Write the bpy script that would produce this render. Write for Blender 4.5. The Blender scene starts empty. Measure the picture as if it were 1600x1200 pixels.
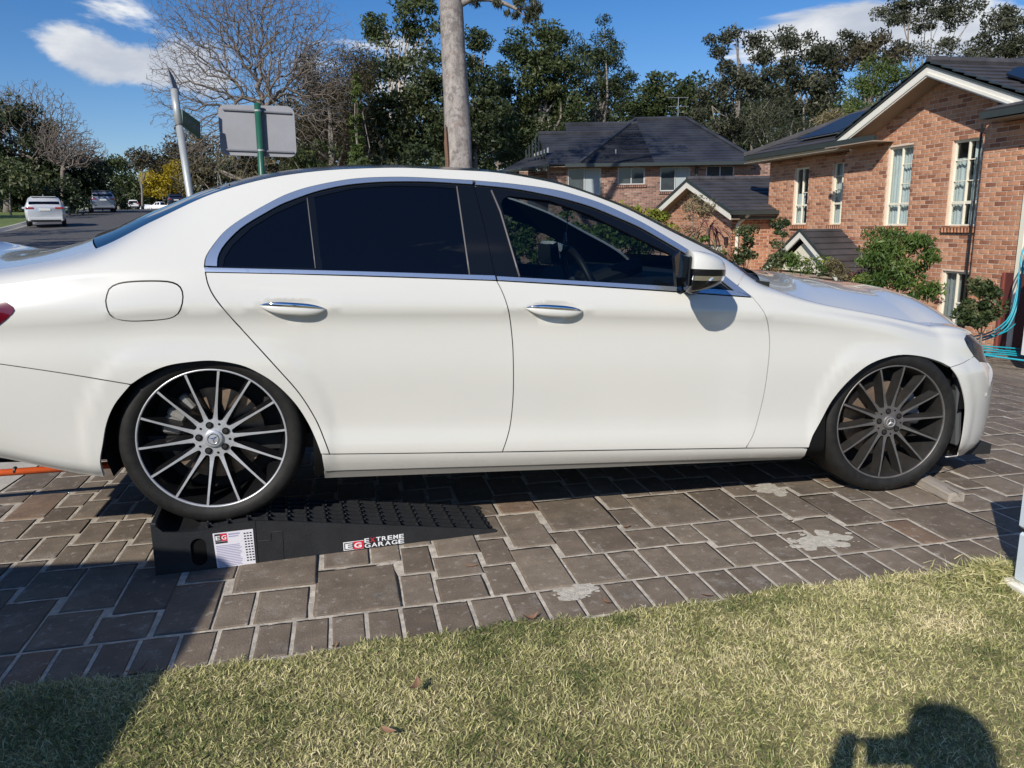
import bpy, math, random
import numpy as np
from math import radians, sin, cos, tan, pi, sqrt, atan2
from mathutils import Vector, Matrix
from mathutils.geometry import delaunay_2d_cdt

SC = bpy.context.scene
COL = SC.collection
rng = np.random.default_rng(11)
random.seed(11)

# ------------------------------------------------------------------ camera
CAM_H = 1.26
YAW, PITCH, ROLL = radians(12.5), radians(11.8), radians(0.9)
FW = np.array([sin(YAW)*cos(PITCH), cos(YAW)*cos(PITCH), -sin(PITCH)])
_rt = np.array([cos(YAW), -sin(YAW), 0.0])
_up = np.cross(_rt, FW)
RT = cos(ROLL)*_rt - sin(ROLL)*_up
UP = sin(ROLL)*_rt + cos(ROLL)*_up
EYE = np.array([0.0, 0.0, CAM_H])
FPX = 1200.0
cam_data = bpy.data.cameras.new('camera')
cam = bpy.data.objects.new('camera', cam_data)
COL.objects.link(cam)
cam_data.sensor_width = 36.0
cam_data.lens = 36.0*FPX/1600.0
cam_data.clip_start = 0.02
cam_data.clip_end = 6000.0
_m = Matrix.Identity(4)
for r in range(3):
    _m[r][0], _m[r][1], _m[r][2], _m[r][3] = RT[r], UP[r], -FW[r], EYE[r]
cam.matrix_world = _m
SC.camera = cam

# ------------------------------------------------------------------ light
SUN_AZ, SUN_EL = radians(40.0), radians(33.8)        # heading the light travels (from +Y to +X), elevation
L_TO = np.array([-sin(SUN_AZ)*cos(SUN_EL), -cos(SUN_AZ)*cos(SUN_EL), sin(SUN_EL)])   # towards the sun
sun_d = bpy.data.lights.new('sun', 'SUN')
sun_d.energy = 4.8
sun_d.angle = radians(0.53)
sun_d.color = (1.0, 0.945, 0.86)
sun = bpy.data.objects.new('sun', sun_d)
COL.objects.link(sun)
sun.rotation_euler = Vector(L_TO).to_track_quat('Z', 'Y').to_euler()

world = bpy.data.worlds.new('World')
SC.world = world
world.use_nodes = True
SKY_STRENGTH = 0.098
def build_world():
    nt = world.node_tree; nt.nodes.clear()
    N = nt.nodes.new; L = nt.links.new
    out = N('ShaderNodeOutputWorld'); bg = N('ShaderNodeBackground')
    bg.inputs['Strength'].default_value = SKY_STRENGTH
    sky = N('ShaderNodeTexSky'); sky.sky_type = 'NISHITA'; sky.sun_disc = False
    sky.sun_elevation = SUN_EL
    sky.sun_rotation = atan2(L_TO[0], L_TO[1])
    sky.altitude = 50; sky.air_density = 1.0; sky.dust_density = 0.25; sky.ozone_density = 2.0
    tc = N('ShaderNodeTexCoord')
    # puffy cumulus: layered noise on the sky direction, thinner overhead, plus three cumulus heaps low over the trees
    mp = N('ShaderNodeMapping'); mp.inputs['Scale'].default_value = (1.0, 1.0, 2.6)
    L(tc.outputs['Generated'], mp.inputs['Vector'])
    nz = N('ShaderNodeTexNoise'); nz.inputs['Scale'].default_value = 3.1; nz.inputs['Detail'].default_value = 9
    nz.inputs['Roughness'].default_value = 0.62; nz.inputs['Distortion'].default_value = 0.35
    L(mp.outputs['Vector'], nz.inputs['Vector'])
    def math_(op, a, b=None):
        m = N('ShaderNodeMath'); m.operation = op
        for i, v in enumerate((a, b)):
            if v is None: continue
            if isinstance(v, (int, float)): m.inputs[i].default_value = v
            else: L(v, m.inputs[i])
        return m.outputs[0]
    def ramp(v, a, b):
        r = N('ShaderNodeMapRange'); r.clamp = True
        r.interpolation_type = 'SMOOTHSTEP'
        r.inputs['From Min'].default_value = a; r.inputs['From Max'].default_value = b
        L(v, r.inputs['Value']); return r.outputs['Result']
    total = None
    base = math_('ADD', math_('MULTIPLY', math_('SUBTRACT', nz.outputs['Fac'], .5), 2.7), .5)
    heaps = CLOUD_DIRS
    for d, wid, hgt, amp in heaps:
        d = np.array(d)/np.linalg.norm(d)
        right = np.cross(d, [0, 0, 1]); right /= np.linalg.norm(right); upv = np.cross(right, d)
        def dot(v):
            n = N('ShaderNodeVectorMath'); n.operation = 'DOT_PRODUCT'
            n.inputs[1].default_value = tuple(v); L(tc.outputs['Generated'], n.inputs[0]); return n.outputs['Value']
        a = math_('DIVIDE', dot(right), wid); b = math_('DIVIDE', dot(upv), hgt)
        r2 = math_('ADD', math_('MULTIPLY', a, a), math_('MULTIPLY', b, b))
        front = math_('GREATER_THAN', dot(d), 0.0)
        g = math_('MULTIPLY', math_('POWER', 2.718, math_('MULTIPLY', r2, -1.0)), front)
        g = math_('MULTIPLY', g, amp)
        total = g if total is None else math_('ADD', total, g)
    dens = math_('ADD', base, total)
    cov = ramp(dens, 0.80, 1.06)
    nz2 = N('ShaderNodeTexNoise'); nz2.inputs['Scale'].default_value = 7.0; nz2.inputs['Detail'].default_value = 8
    L(mp.outputs['Vector'], nz2.inputs['Vector'])
    shade = ramp(nz2.outputs['Fac'], 0.35, 0.65)
    mixc = N('ShaderNodeMix'); mixc.data_type = 'RGBA'
    mixc.inputs['A'].default_value = (5.6, 6.0, 6.8, 1); mixc.inputs['B'].default_value = (10.4, 10.4, 10.2, 1)
    L(shade, mixc.inputs['Factor'])
    mix = N('ShaderNodeMix'); mix.data_type = 'RGBA'
    hue = N('ShaderNodeHueSaturation'); hue.inputs['Saturation'].default_value = 1.38; hue.inputs['Value'].default_value = 1.0
    L(sky.outputs['Color'], hue.inputs['Color'])
    tint = N('ShaderNodeMix'); tint.data_type = 'RGBA'; tint.blend_type = 'MULTIPLY'; tint.inputs['Factor'].default_value = 1.0
    tint.inputs['B'].default_value = (.86, .90, 1.10, 1); L(hue.outputs['Color'], tint.inputs['A'])
    L(tint.outputs['Result'], mix.inputs['A'])
    L(mixc.outputs['Result'], mix.inputs['B'])
    L(math_('MULTIPLY', cov, 0.93), mix.inputs['Factor'])
    L(mix.outputs['Result'], bg.inputs['Color'])
    L(bg.outputs['Background'], out.inputs['Surface'])
def ray(px, py):
    d = FW*FPX + RT*(px-800.0) + UP*(600.0-py)
    return d/np.linalg.norm(d)
CLOUD_DIRS = [(ray(155, 94), 0.072, 0.034, 0.56), (ray(112, 74), 0.034, 0.026, 0.34), (ray(200, 112), 0.036, 0.022, 0.36), (ray(1290, 45), 0.10, 0.026, 0.40),
              (ray(1500, 55), 0.12, 0.06, 0.42), (ray(1210, 190), 0.09, 0.06, 0.40), (ray(755, 95), 0.022, 0.03, 0.18),
              (ray(645, 110), 0.02, 0.03, 0.18), (ray(185, 8), 0.055, 0.018, 0.36), (ray(20, 160), 0.06, 0.035, 0.36), (ray(320, 125), 0.05, 0.045, 0.40),
              (ray(150, 205), 0.03, 0.014, 0.26),
              (np.array([-0.6, -0.7, 0.35]), 0.25, 0.10, 0.16), (np.array([0.9, -0.3, 0.4]), 0.25, 0.10, 0.16),
              (np.array([-0.9, 0.2, 0.45]), 0.22, 0.09, 0.16)]
build_world()
vs = SC.view_settings
vs.view_transform = 'Standard'; vs.look = 'None'; vs.gamma = 1.0; vs.use_curve_mapping = False
vs.exposure = 0.0
SC.render.engine = 'CYCLES'
SC.cycles.max_bounces = 8; SC.cycles.transparent_max_bounces = 16
SC.cycles.diffuse_bounces = 3; SC.cycles.glossy_bounces = 4; SC.cycles.transmission_bounces = 6
SC.cycles.sample_clamp_indirect = 6.0

# ------------------------------------------------------------------ helpers: points seen through a pixel of the 1600x1200 photograph
def on_x(px, py, X):
    d = ray(px, py); return EYE + d*(X-EYE[0])/d[0]
def on_y(px, py, Y):
    d = ray(px, py); return EYE + d*(Y-EYE[1])/d[1]
def on_z(px, py, Z):
    d = ray(px, py); return EYE + d*(Z-EYE[2])/d[2]
def at_depth(px, py, D):
    d = ray(px, py); return EYE + d*D/(d @ FW)
def on_plane(px, py, p0, n):
    d = ray(px, py); return EYE + d*(((np.asarray(p0)-EYE) @ n)/(d @ n))
def proj(P):
    d = np.asarray(P, float)-EYE; z = d @ FW
    return np.stack([800+FPX*(d @ RT)/z, 600-FPX*(d @ UP)/z], -1)

# ------------------------------------------------------------------ helpers: objects
def tag(o, label=None, cat=None, group=None, kind=None):
    if label: o['label'] = label
    if cat: o['category'] = cat
    if group: o['group'] = group
    if kind: o['kind'] = kind
    return o
def empty(name, loc=(0, 0, 0), rot=(0, 0, 0), label=None, cat=None, group=None, parent=None):
    o = bpy.data.objects.new(name, None); COL.objects.link(o)
    o.location = loc; o.rotation_euler = rot; o.empty_display_size = 0.1
    if parent: o.parent = parent
    return tag(o, label, cat, group)
def link(name, me, parent=None, loc=None):
    o = bpy.data.objects.new(name, me); COL.objects.link(o)
    if parent: o.parent = parent
    if loc is not None: o.location = loc
    return o
def np_mesh(name, V, F, mats=(), smooth=False, attrs=None, mat_idx=None):
    """V n x 3, F m x k (all faces with k corners) or a list of arrays with different k."""
    me = bpy.data.meshes.new(name)
    V = np.asarray(V, np.float32)
    if isinstance(F, np.ndarray): F = [F]
    F = [np.asarray(f, np.int32) for f in F if len(f)]
    nl = sum(f.size for f in F); nf = sum(len(f) for f in F)
    me.vertices.add(len(V)); me.vertices.foreach_set('co', V.ravel())
    me.loops.add(nl); me.polygons.add(nf)
    me.loops.foreach_set('vertex_index', np.concatenate([f.ravel() for f in F]) if F else [])
    tot = np.concatenate([np.full(len(f), f.shape[1], np.int32) for f in F]) if F else np.zeros(0, np.int32)
    me.polygons.foreach_set('loop_start', np.concatenate([[0], np.cumsum(tot)[:-1]]).astype(np.int32))
    if mat_idx is not None: me.polygons.foreach_set('material_index', np.asarray(mat_idx, np.int32))
    if smooth: me.polygons.foreach_set('use_smooth', np.ones(nf, bool))
    for m in (mats if isinstance(mats, (list, tuple)) else [mats]): me.materials.append(m)
    for k, (dom, arr) in (attrs or {}).items():
        a = me.attributes.new(k, 'FLOAT', dom); a.data.foreach_set('value', np.asarray(arr, np.float32))
    me.update(calc_edges=True)
    return me
class MB:
    """collects simple solids and builds them as one mesh object"""
    def __init__(s): s.v = []; s.f = []; s.mi = []; s.cur = 0
    def add(s, V, F, mi=None):
        b = len(s.v); s.v += [tuple(map(float, p)) for p in V]
        s.f += [tuple(b+i for i in f) for f in F]; s.mi += [s.cur if mi is None else mi]*len(F); return s
    def box(s, c, d, R=None, mi=None, taper=1.0):
        x, y, z = d[0]/2, d[1]/2, d[2]/2
        P = [(-x, -y, -z), (x, -y, -z), (x, y, -z), (-x, y, -z), (-x*taper, -y*taper, z), (x*taper, -y*taper, z), (x*taper, y*taper, z), (-x*taper, y*taper, z)]
        if R is not None: P = [tuple(R @ Vector(p)) for p in P]
        P = [(p[0]+c[0], p[1]+c[1], p[2]+c[2]) for p in P]
        return s.add(P, [(0, 3, 2, 1), (4, 5, 6, 7), (0, 1, 5, 4), (1, 2, 6, 5), (2, 3, 7, 6), (3, 0, 4, 7)], mi)
    def bbox(s, c, d, bev=0.01, R=None, mi=None):
        """box with chamfered edges"""
        x, y, z = d[0]/2, d[1]/2, d[2]/2; b = min(bev, x*.9, y*.9, z*.9)
        P = []
        for sx in (-1, 1):
            for sy in (-1, 1):
                for sz in (-1, 1):
                    P += [(sx*(x-b), sy*(y-b), sz*z), (sx*(x-b), sy*y, sz*(z-b)), (sx*x, sy*(y-b), sz*(z-b))]
        def i(sx, sy, sz, k): return ((sx > 0)*4+(sy > 0)*2+(sz > 0))*3+k
        F = []
        for sz in (-1, 1):
            q = [i(-1, -1, sz, 0), i(1, -1, sz, 0), i(1, 1, sz, 0), i(-1, 1, sz, 0)]; F.append(q if sz > 0 else q[::-1])
        for sy in (-1, 1):
            q = [i(-1, sy, -1, 1), i(1, sy, -1, 1), i(1, sy, 1, 1), i(-1, sy, 1, 1)]; F.append(q if sy < 0 else q[::-1])
        for sx in (-1, 1):
            q = [i(sx, -1, -1, 2), i(sx, 1, -1, 2), i(sx, 1, 1, 2), i(sx, -1, 1, 2)]; F.append(q if sx > 0 else q[::-1])
        for sx in (-1, 1):
            for sy in (-1, 1):
                q = [i(sx, sy, -1, 1), i(sx, sy, -1, 2), i(sx, sy, 1, 2), i(sx, sy, 1, 1)]; F.append(q if sx*sy < 0 else q[::-1])
            for sz in (-1, 1):
                q = [i(sx, -1, sz, 0), i(sx, -1, sz, 2), i(sx, 1, sz, 2), i(sx, 1, sz, 0)]; F.append(q if sx*sz < 0 else q[::-1])
        for sy in (-1, 1):
            for sz in (-1, 1):
                q = [i(-1, sy, sz, 0), i(-1, sy, sz, 1), i(1, sy, sz, 1), i(1, sy, sz, 0)]; F.append(q if sy*sz > 0 else q[::-1])
        for sx in (-1, 1):
            for sy in (-1, 1):
                for sz in (-1, 1):
                    q = [i(sx, sy, sz, 0), i(sx, sy, sz, 1), i(sx, sy, sz, 2)]; F.append(q if sx*sy*sz < 0 else q[::-1])
        if R is not None: P = [tuple(R @ Vector(p)) for p in P]
        P = [(p[0]+c[0], p[1]+c[1], p[2]+c[2]) for p in P]
        return s.add(P, F, mi)
    def tube(s, pts, rad, n=8, mi=None, cap=True):
        pts = [Vector(p) for p in pts]
        if not hasattr(rad, '__len__'): rad = [rad]*len(pts)
        base = len(s.v); prev = None; V = []
        for i, p in enumerate(pts):
            t = (pts[min(i+1, len(pts)-1)]-pts[max(i-1, 0)])
            t = t.normalized() if t.length > 1e-9 else Vector((0, 0, 1))
            if prev is None:
                a = t.orthogonal().normalized()
            else:
                a = prev - t*prev.dot(t); a = a.normalized() if a.length > 1e-6 else t.orthogonal().normalized()
            prev = a; b = t.cross(a)
            for k in range(n):
                an = 2*pi*k/n; V.append(p+(a*cos(an)+b*sin(an))*rad[i])
        F = []
        for i in range(len(pts)-1):
            for k in range(n):
                k2 = (k+1) % n; F.append((i*n+k, i*n+k2, (i+1)*n+k2, (i+1)*n+k))
        if cap: F.append(tuple(range(n))[::-1]); F.append(tuple((len(pts)-1)*n+k for k in range(n)))
        return s.add(V, F, mi)
    def prism(s, poly, d, mi=None):
        """poly: list of 3D points (planar), extruded by vector d"""
        n = len(poly); P = [tuple(p) for p in poly]+[(p[0]+d[0], p[1]+d[1], p[2]+d[2]) for p in poly]
        F = [tuple(range(n)), tuple(range(2*n-1, n-1, -1))]+[(i, i+n, (i+1) % n+n, (i+1) % n) for i in range(n)]
        nrm = Vector((0, 0, 0))
        for i in range(n):
            nrm += Vector(P[i]).cross(Vector(P[(i+1) % n]))
        if nrm.dot(Vector(d)) > 0: F = [f[::-1] for f in F]
        return s.add(P, F, mi)
    def lathe(s, prof, n=32, axis='y', mi=None, c=(0, 0, 0), close=False):
        """prof: (radius, along axis)"""
        V = []
        for k in range(n):
            an = 2*pi*k/n
            for r, h in prof:
                if axis == 'y': V.append((c[0]+r*cos(an), c[1]+h, c[2]+r*sin(an)))
                elif axis == 'z': V.append((c[0]+r*cos(an), c[1]+r*sin(an), c[2]+h))
                else: V.append((c[0]+h, c[1]+r*cos(an), c[2]+r*sin(an)))
        m = len(prof); F = []
        for k in range(n):
            k2 = (k+1) % n
            for j in range(m-1+(1 if close else 0)):
                j2 = (j+1) % m; F.append((k*m+j, k*m+j2, k2*m+j2, k2*m+j))
        return s.add(V, F, mi)
    def build(s, name, mats, parent=None, smooth=False, loc=None, auto=None, bevel=0):
        me = bpy.data.meshes.new(name)
        me.from_pydata(s.v, [], s.f)
        for m in (mats if isinstance(mats, (list, tuple)) else [mats]): me.materials.append(m)
        if any(s.mi): me.polygons.foreach_set('material_index', np.asarray(s.mi, np.int32))
        if smooth or auto: me.polygons.foreach_set('use_smooth', np.ones(len(s.f), bool))
        me.update()
        if auto: me.set_sharp_from_angle(angle=radians(auto))
        return link(name, me, parent, loc)

# ------------------------------------------------------------------ helpers: materials
def mat(name, col, rough=0.6, metal=0.0, var=0.0, scale=5.0, bump=0.0, bscale=40.0, spec=0.5, coat=0.0, tone=None, col2=None, detail=5.0,
        trans=0.0, emit=None, stretch=None, world_co=False, croug=0.03, spots=None, rvar=0.0, tone_amt=1.0):
    """Principled material: noise-mixed colours, optional 'tone' attribute variation, optional bump and speckle spots."""
    m = bpy.data.materials.new(name); m.use_nodes = True
    nt = m.node_tree; N = nt.nodes.new; L = nt.links.new
    p = nt.nodes['Principled BSDF']
    p.inputs['Roughness'].default_value = rough; p.inputs['Metallic'].default_value = metal
    p.inputs['Specular IOR Level'].default_value = spec; p.inputs['Coat Weight'].default_value = coat
    p.inputs['Coat Roughness'].default_value = croug
    c = (*col, 1.0)
    p.inputs['Base Color'].default_value = c
    tc = N('ShaderNodeTexCoord'); vec = tc.outputs['Object']
    if world_co:                                          # position in the place, so that pieces sharing a mesh do not repeat their wear
        ge = N('ShaderNodeNewGeometry'); vec = ge.outputs['Position']
    vec0 = vec
    if stretch:
        mp = N('ShaderNodeMapping'); mp.inputs['Scale'].default_value = stretch; L(vec, mp.inputs['Vector']); vec = mp.outputs['Vector']
    cur = None
    if var > 0 or col2 is not None:
        nz = N('ShaderNodeTexNoise'); nz.inputs['Scale'].default_value = scale; nz.inputs['Detail'].default_value = detail
        nz.inputs['Roughness'].default_value = 0.65
        L(vec, nz.inputs['Vector'])
        mr = N('ShaderNodeMapRange'); mr.inputs['From Min'].default_value = 0.3; mr.inputs['From Max'].default_value = 0.7
        L(nz.outputs['Fac'], mr.inputs['Value'])
        mx = N('ShaderNodeMix'); mx.data_type = 'RGBA'
        if col2 is not None: a, b = c, (*col2, 1.0)
        else: a = tuple(max(0, v*(1-var)) for v in col)+(1.0,); b = tuple(min(1, v*(1+var)) for v in col)+(1.0,)
        mx.inputs['A'].default_value = a; mx.inputs['B'].default_value = b
        L(mr.outputs['Result'], mx.inputs['Factor']); cur = mx.outputs['Result']
        if rvar:
            rr = N('ShaderNodeMapRange'); rr.inputs['To Min'].default_value = max(0.02, rough-rvar); rr.inputs['To Max'].default_value = rough+rvar
            L(nz.outputs['Fac'], rr.inputs['Value']); L(rr.outputs['Result'], p.inputs['Roughness'])
    if tone is not None:
        at = N('ShaderNodeAttribute'); at.attribute_name = 'tone'
        cr = N('ShaderNodeValToRGB'); el = cr.color_ramp.elements
        for i, (pos, cc) in enumerate(tone):
            e = el[i] if i < 2 else el.new(pos)
            e.position = pos; e.color = (*cc, 1.0)
        L(at.outputs['Fac'], cr.inputs['Fac'])
        if cur is None: cur = cr.outputs['Color']
        else:
            mx = N('ShaderNodeMix'); mx.data_type = 'RGBA'; mx.blend_type = 'MULTIPLY'; mx.inputs['Factor'].default_value = tone_amt
            # colour from tone, noise acts as a multiplier around 1
            nm = N('ShaderNodeMix'); nm.data_type = 'RGBA'
            nm.inputs['A'].default_value = (1-var, 1-var, 1-var, 1); nm.inputs['B'].default_value = (1+var, 1+var, 1+var, 1)
            L(mr.outputs['Result'], nm.inputs['Factor'])
            L(cr.outputs['Color'], mx.inputs['A']); L(nm.outputs['Result'], mx.inputs['B']); cur = mx.outputs['Result']
    if spots:
        for (sc_, lo, hi, sc_col, fac) in spots:
            n2 = N('ShaderNodeTexNoise'); n2.inputs['Scale'].default_value = sc_; n2.inputs['Detail'].default_value = 7; n2.inputs['Roughness'].default_value = 0.7
            L(vec0, n2.inputs['Vector'])
            r2 = N('ShaderNodeMapRange'); r2.clamp = True; r2.inputs['From Min'].default_value = lo; r2.inputs['From Max'].default_value = hi
            r2.inputs['To Max'].default_value = fac
            L(n2.outputs['Fac'], r2.inputs['Value'])
            mx = N('ShaderNodeMix'); mx.data_type = 'RGBA'; mx.inputs['B'].default_value = (*sc_col, 1.0)
            if cur is None: mx.inputs['A'].default_value = c
            else: L(cur, mx.inputs['A'])
            L(r2.outputs['Result'], mx.inputs['Factor']); cur = mx.outputs['Result']
    if cur is not None: L(cur, p.inputs['Base Color'])
    if bump > 0:
        nb = N('ShaderNodeTexNoise'); nb.inputs['Scale'].default_value = bscale; nb.inputs['Detail'].default_value = 6
        L(vec, nb.inputs['Vector'])
        bp = N('ShaderNodeBump'); bp.inputs['Strength'].default_value = bump; bp.inputs['Distance'].default_value = 0.01
        L(nb.outputs['Fac'], bp.inputs['Height']); L(bp.outputs['Normal'], p.inputs['Normal'])
    if emit: p.inputs['Emission Color'].default_value = (*emit[0], 1); p.inputs['Emission Strength'].default_value = emit[1]
    if trans: p.inputs['Transmission Weight'].default_value = trans
    return m
def leaf_mat(name, ramp_, rough=0.5, sub=0.25, spec=0.3):
    m = mat(name, ramp_[0][1], rough, tone=ramp_, spec=spec)
    nt = m.node_tree; N = nt.nodes.new; L = nt.links.new
    p = nt.nodes['Principled BSDF']; out = nt.nodes['Material Output']
    tr = N('ShaderNodeBsdfTranslucent'); ms = N('ShaderNodeMixShader'); ms.inputs['Fac'].default_value = sub
    src = p.inputs['Base Color'].links[0].from_socket
    L(src, tr.inputs['Color']); L(p.outputs['BSDF'], ms.inputs[1]); L(tr.outputs['BSDF'], ms.inputs[2]); L(ms.outputs['Shader'], out.inputs['Surface'])
    return m
def pane_mat(name, tint, clear, rough=0.02):
    """thin glass: part see-through, part mirror by the angle it is seen at (Schlick, either side)"""
    m = bpy.data.materials.new(name); m.use_nodes = True
    nt = m.node_tree; N = nt.nodes.new; L = nt.links.new
    nt.nodes.remove(nt.nodes['Principled BSDF']); out = nt.nodes['Material Output']
    ge = N('ShaderNodeNewGeometry'); dp = N('ShaderNodeVectorMath'); dp.operation = 'DOT_PRODUCT'
    L(ge.outputs['Normal'], dp.inputs[0]); L(ge.outputs['Incoming'], dp.inputs[1])
    def mt(op, a, b=None):
        k = N('ShaderNodeMath'); k.operation = op
        for i, v in enumerate((a, b)):
            if v is None: continue
            if isinstance(v, (int, float)): k.inputs[i].default_value = v
            else: L(v, k.inputs[i])
        return k.outputs[0]
    fr = mt('ADD', .045, mt('MULTIPLY', .955, mt('POWER', mt('SUBTRACT', 1.0, mt('ABSOLUTE', dp.outputs['Value'])), 5.0)))
    tr = N('ShaderNodeBsdfTransparent'); tr.inputs['Color'].default_value = (*[t*clear for t in tint], 1)
    gl = N('ShaderNodeBsdfGlossy'); gl.inputs['Roughness'].default_value = rough
    ms = N('ShaderNodeMixShader'); L(fr, ms.inputs['Fac']); L(tr.outputs['BSDF'], ms.inputs[1]); L(gl.outputs['BSDF'], ms.inputs[2])
    L(ms.outputs['Shader'], out.inputs['Surface'])
    return m
# ================================================================== GROUND
def sstep(a, b, x):
    t = np.clip((np.asarray(x, float)-a)/(b-a), 0, 1); return t*t*(3-2*t)
_AY = [-200, -60, 0, 10, 26, 37, 44, 74, 100, 166, 250, 500, 2500]
_AZ = [-4, -1, 0, 0, .66, 1.06, 1.31, 2.72, 3.55, 5.05, 5.8, 8, 12]
def g(x, y):
    x = np.asarray(x, float); y = np.asarray(y, float)
    s = sstep(-3, 9, x)*(1-sstep(55, 120, y))
    return np.interp(y, _AY, _AZ)*(1-s) - 1.1*sstep(3.8, 11.0, x)*(1-sstep(70, 200, y))
M = {}
M['soil'] = mat('dry verge', (.075, .085, .035), .95, col2=(.16, .14, .07), scale=1.3, bump=.4, bscale=30)
M['mortar'] = mat('pale joint concrete', (.55, .49, .40), .95, var=.32, scale=30, bump=.5, bscale=260, spots=[(9, .45, .7, (.17, .15, .13), .6)])
M['paver'] = mat('brown concrete paver', (.1, .09, .08), .82, world_co=True, var=.24, scale=9, bump=.35, bscale=150, rvar=.12,
                 tone=[(0, (.116, .088, .063)), (.45, (.170, .132, .096)), (.8, (.214, .169, .124)), (1, (.20, .13, .084))],
                 spots=[(26, .57, .68, (.46, .43, .38), .55), (5.5, .56, .74, (.42, .385, .34), .45), (3.1, .56, .74, (.055, .048, .043), .6), (60, .58, .68, (.07, .06, .05), .5), (2.2, .68, .76, (.22, .10, .05), .5)])
M['concrete'] = mat('pale footpath concrete', (.47, .43, .36), .9, var=.14, scale=9, bump=.35, bscale=190)
M['asphalt'] = mat('grey asphalt', (.085, .08, .077), .9, var=.22, scale=2.0, bump=.4, bscale=90)
M['kerb'] = mat('kerb concrete', (.34, .33, .30), .9, var=.15, scale=6)
M['lawn_base'] = mat('straw thatch', (.13, .11, .05), .95, col2=(.36, .30, .15), scale=60, bump=.6, bscale=240)

def grid_sheet(name, xs, ys, zf, m, kind='structure', shear=0.0):
    X, Y = np.meshgrid(xs, ys); n, k = X.shape
    X = X+shear*(Y-2.4)
    V = np.stack([X, Y, zf(X, Y)], -1).reshape(-1, 3)
    i = np.arange(n*k).reshape(n, k)
    F = np.stack([i[:-1, :-1], i[:-1, 1:], i[1:, 1:], i[1:, :-1]], -1).reshape(-1, 4)
    return tag(link(name, np_mesh(name, V, F, m, smooth=True)), kind=kind)
_ax = np.unique(np.concatenate([-np.geomspace(40, 2500, 16), np.arange(-40, 40.1, 2.0), np.geomspace(40, 2500, 16)]))
_ay = np.unique(np.concatenate([-np.geomspace(20, 800, 10), np.arange(-20, 120.1, 2.0), np.geomspace(120, 2500, 20)]))
grid_sheet('ground', _ax, _ay, lambda x, y: g(x, y)-.07, M['soil'])

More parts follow.
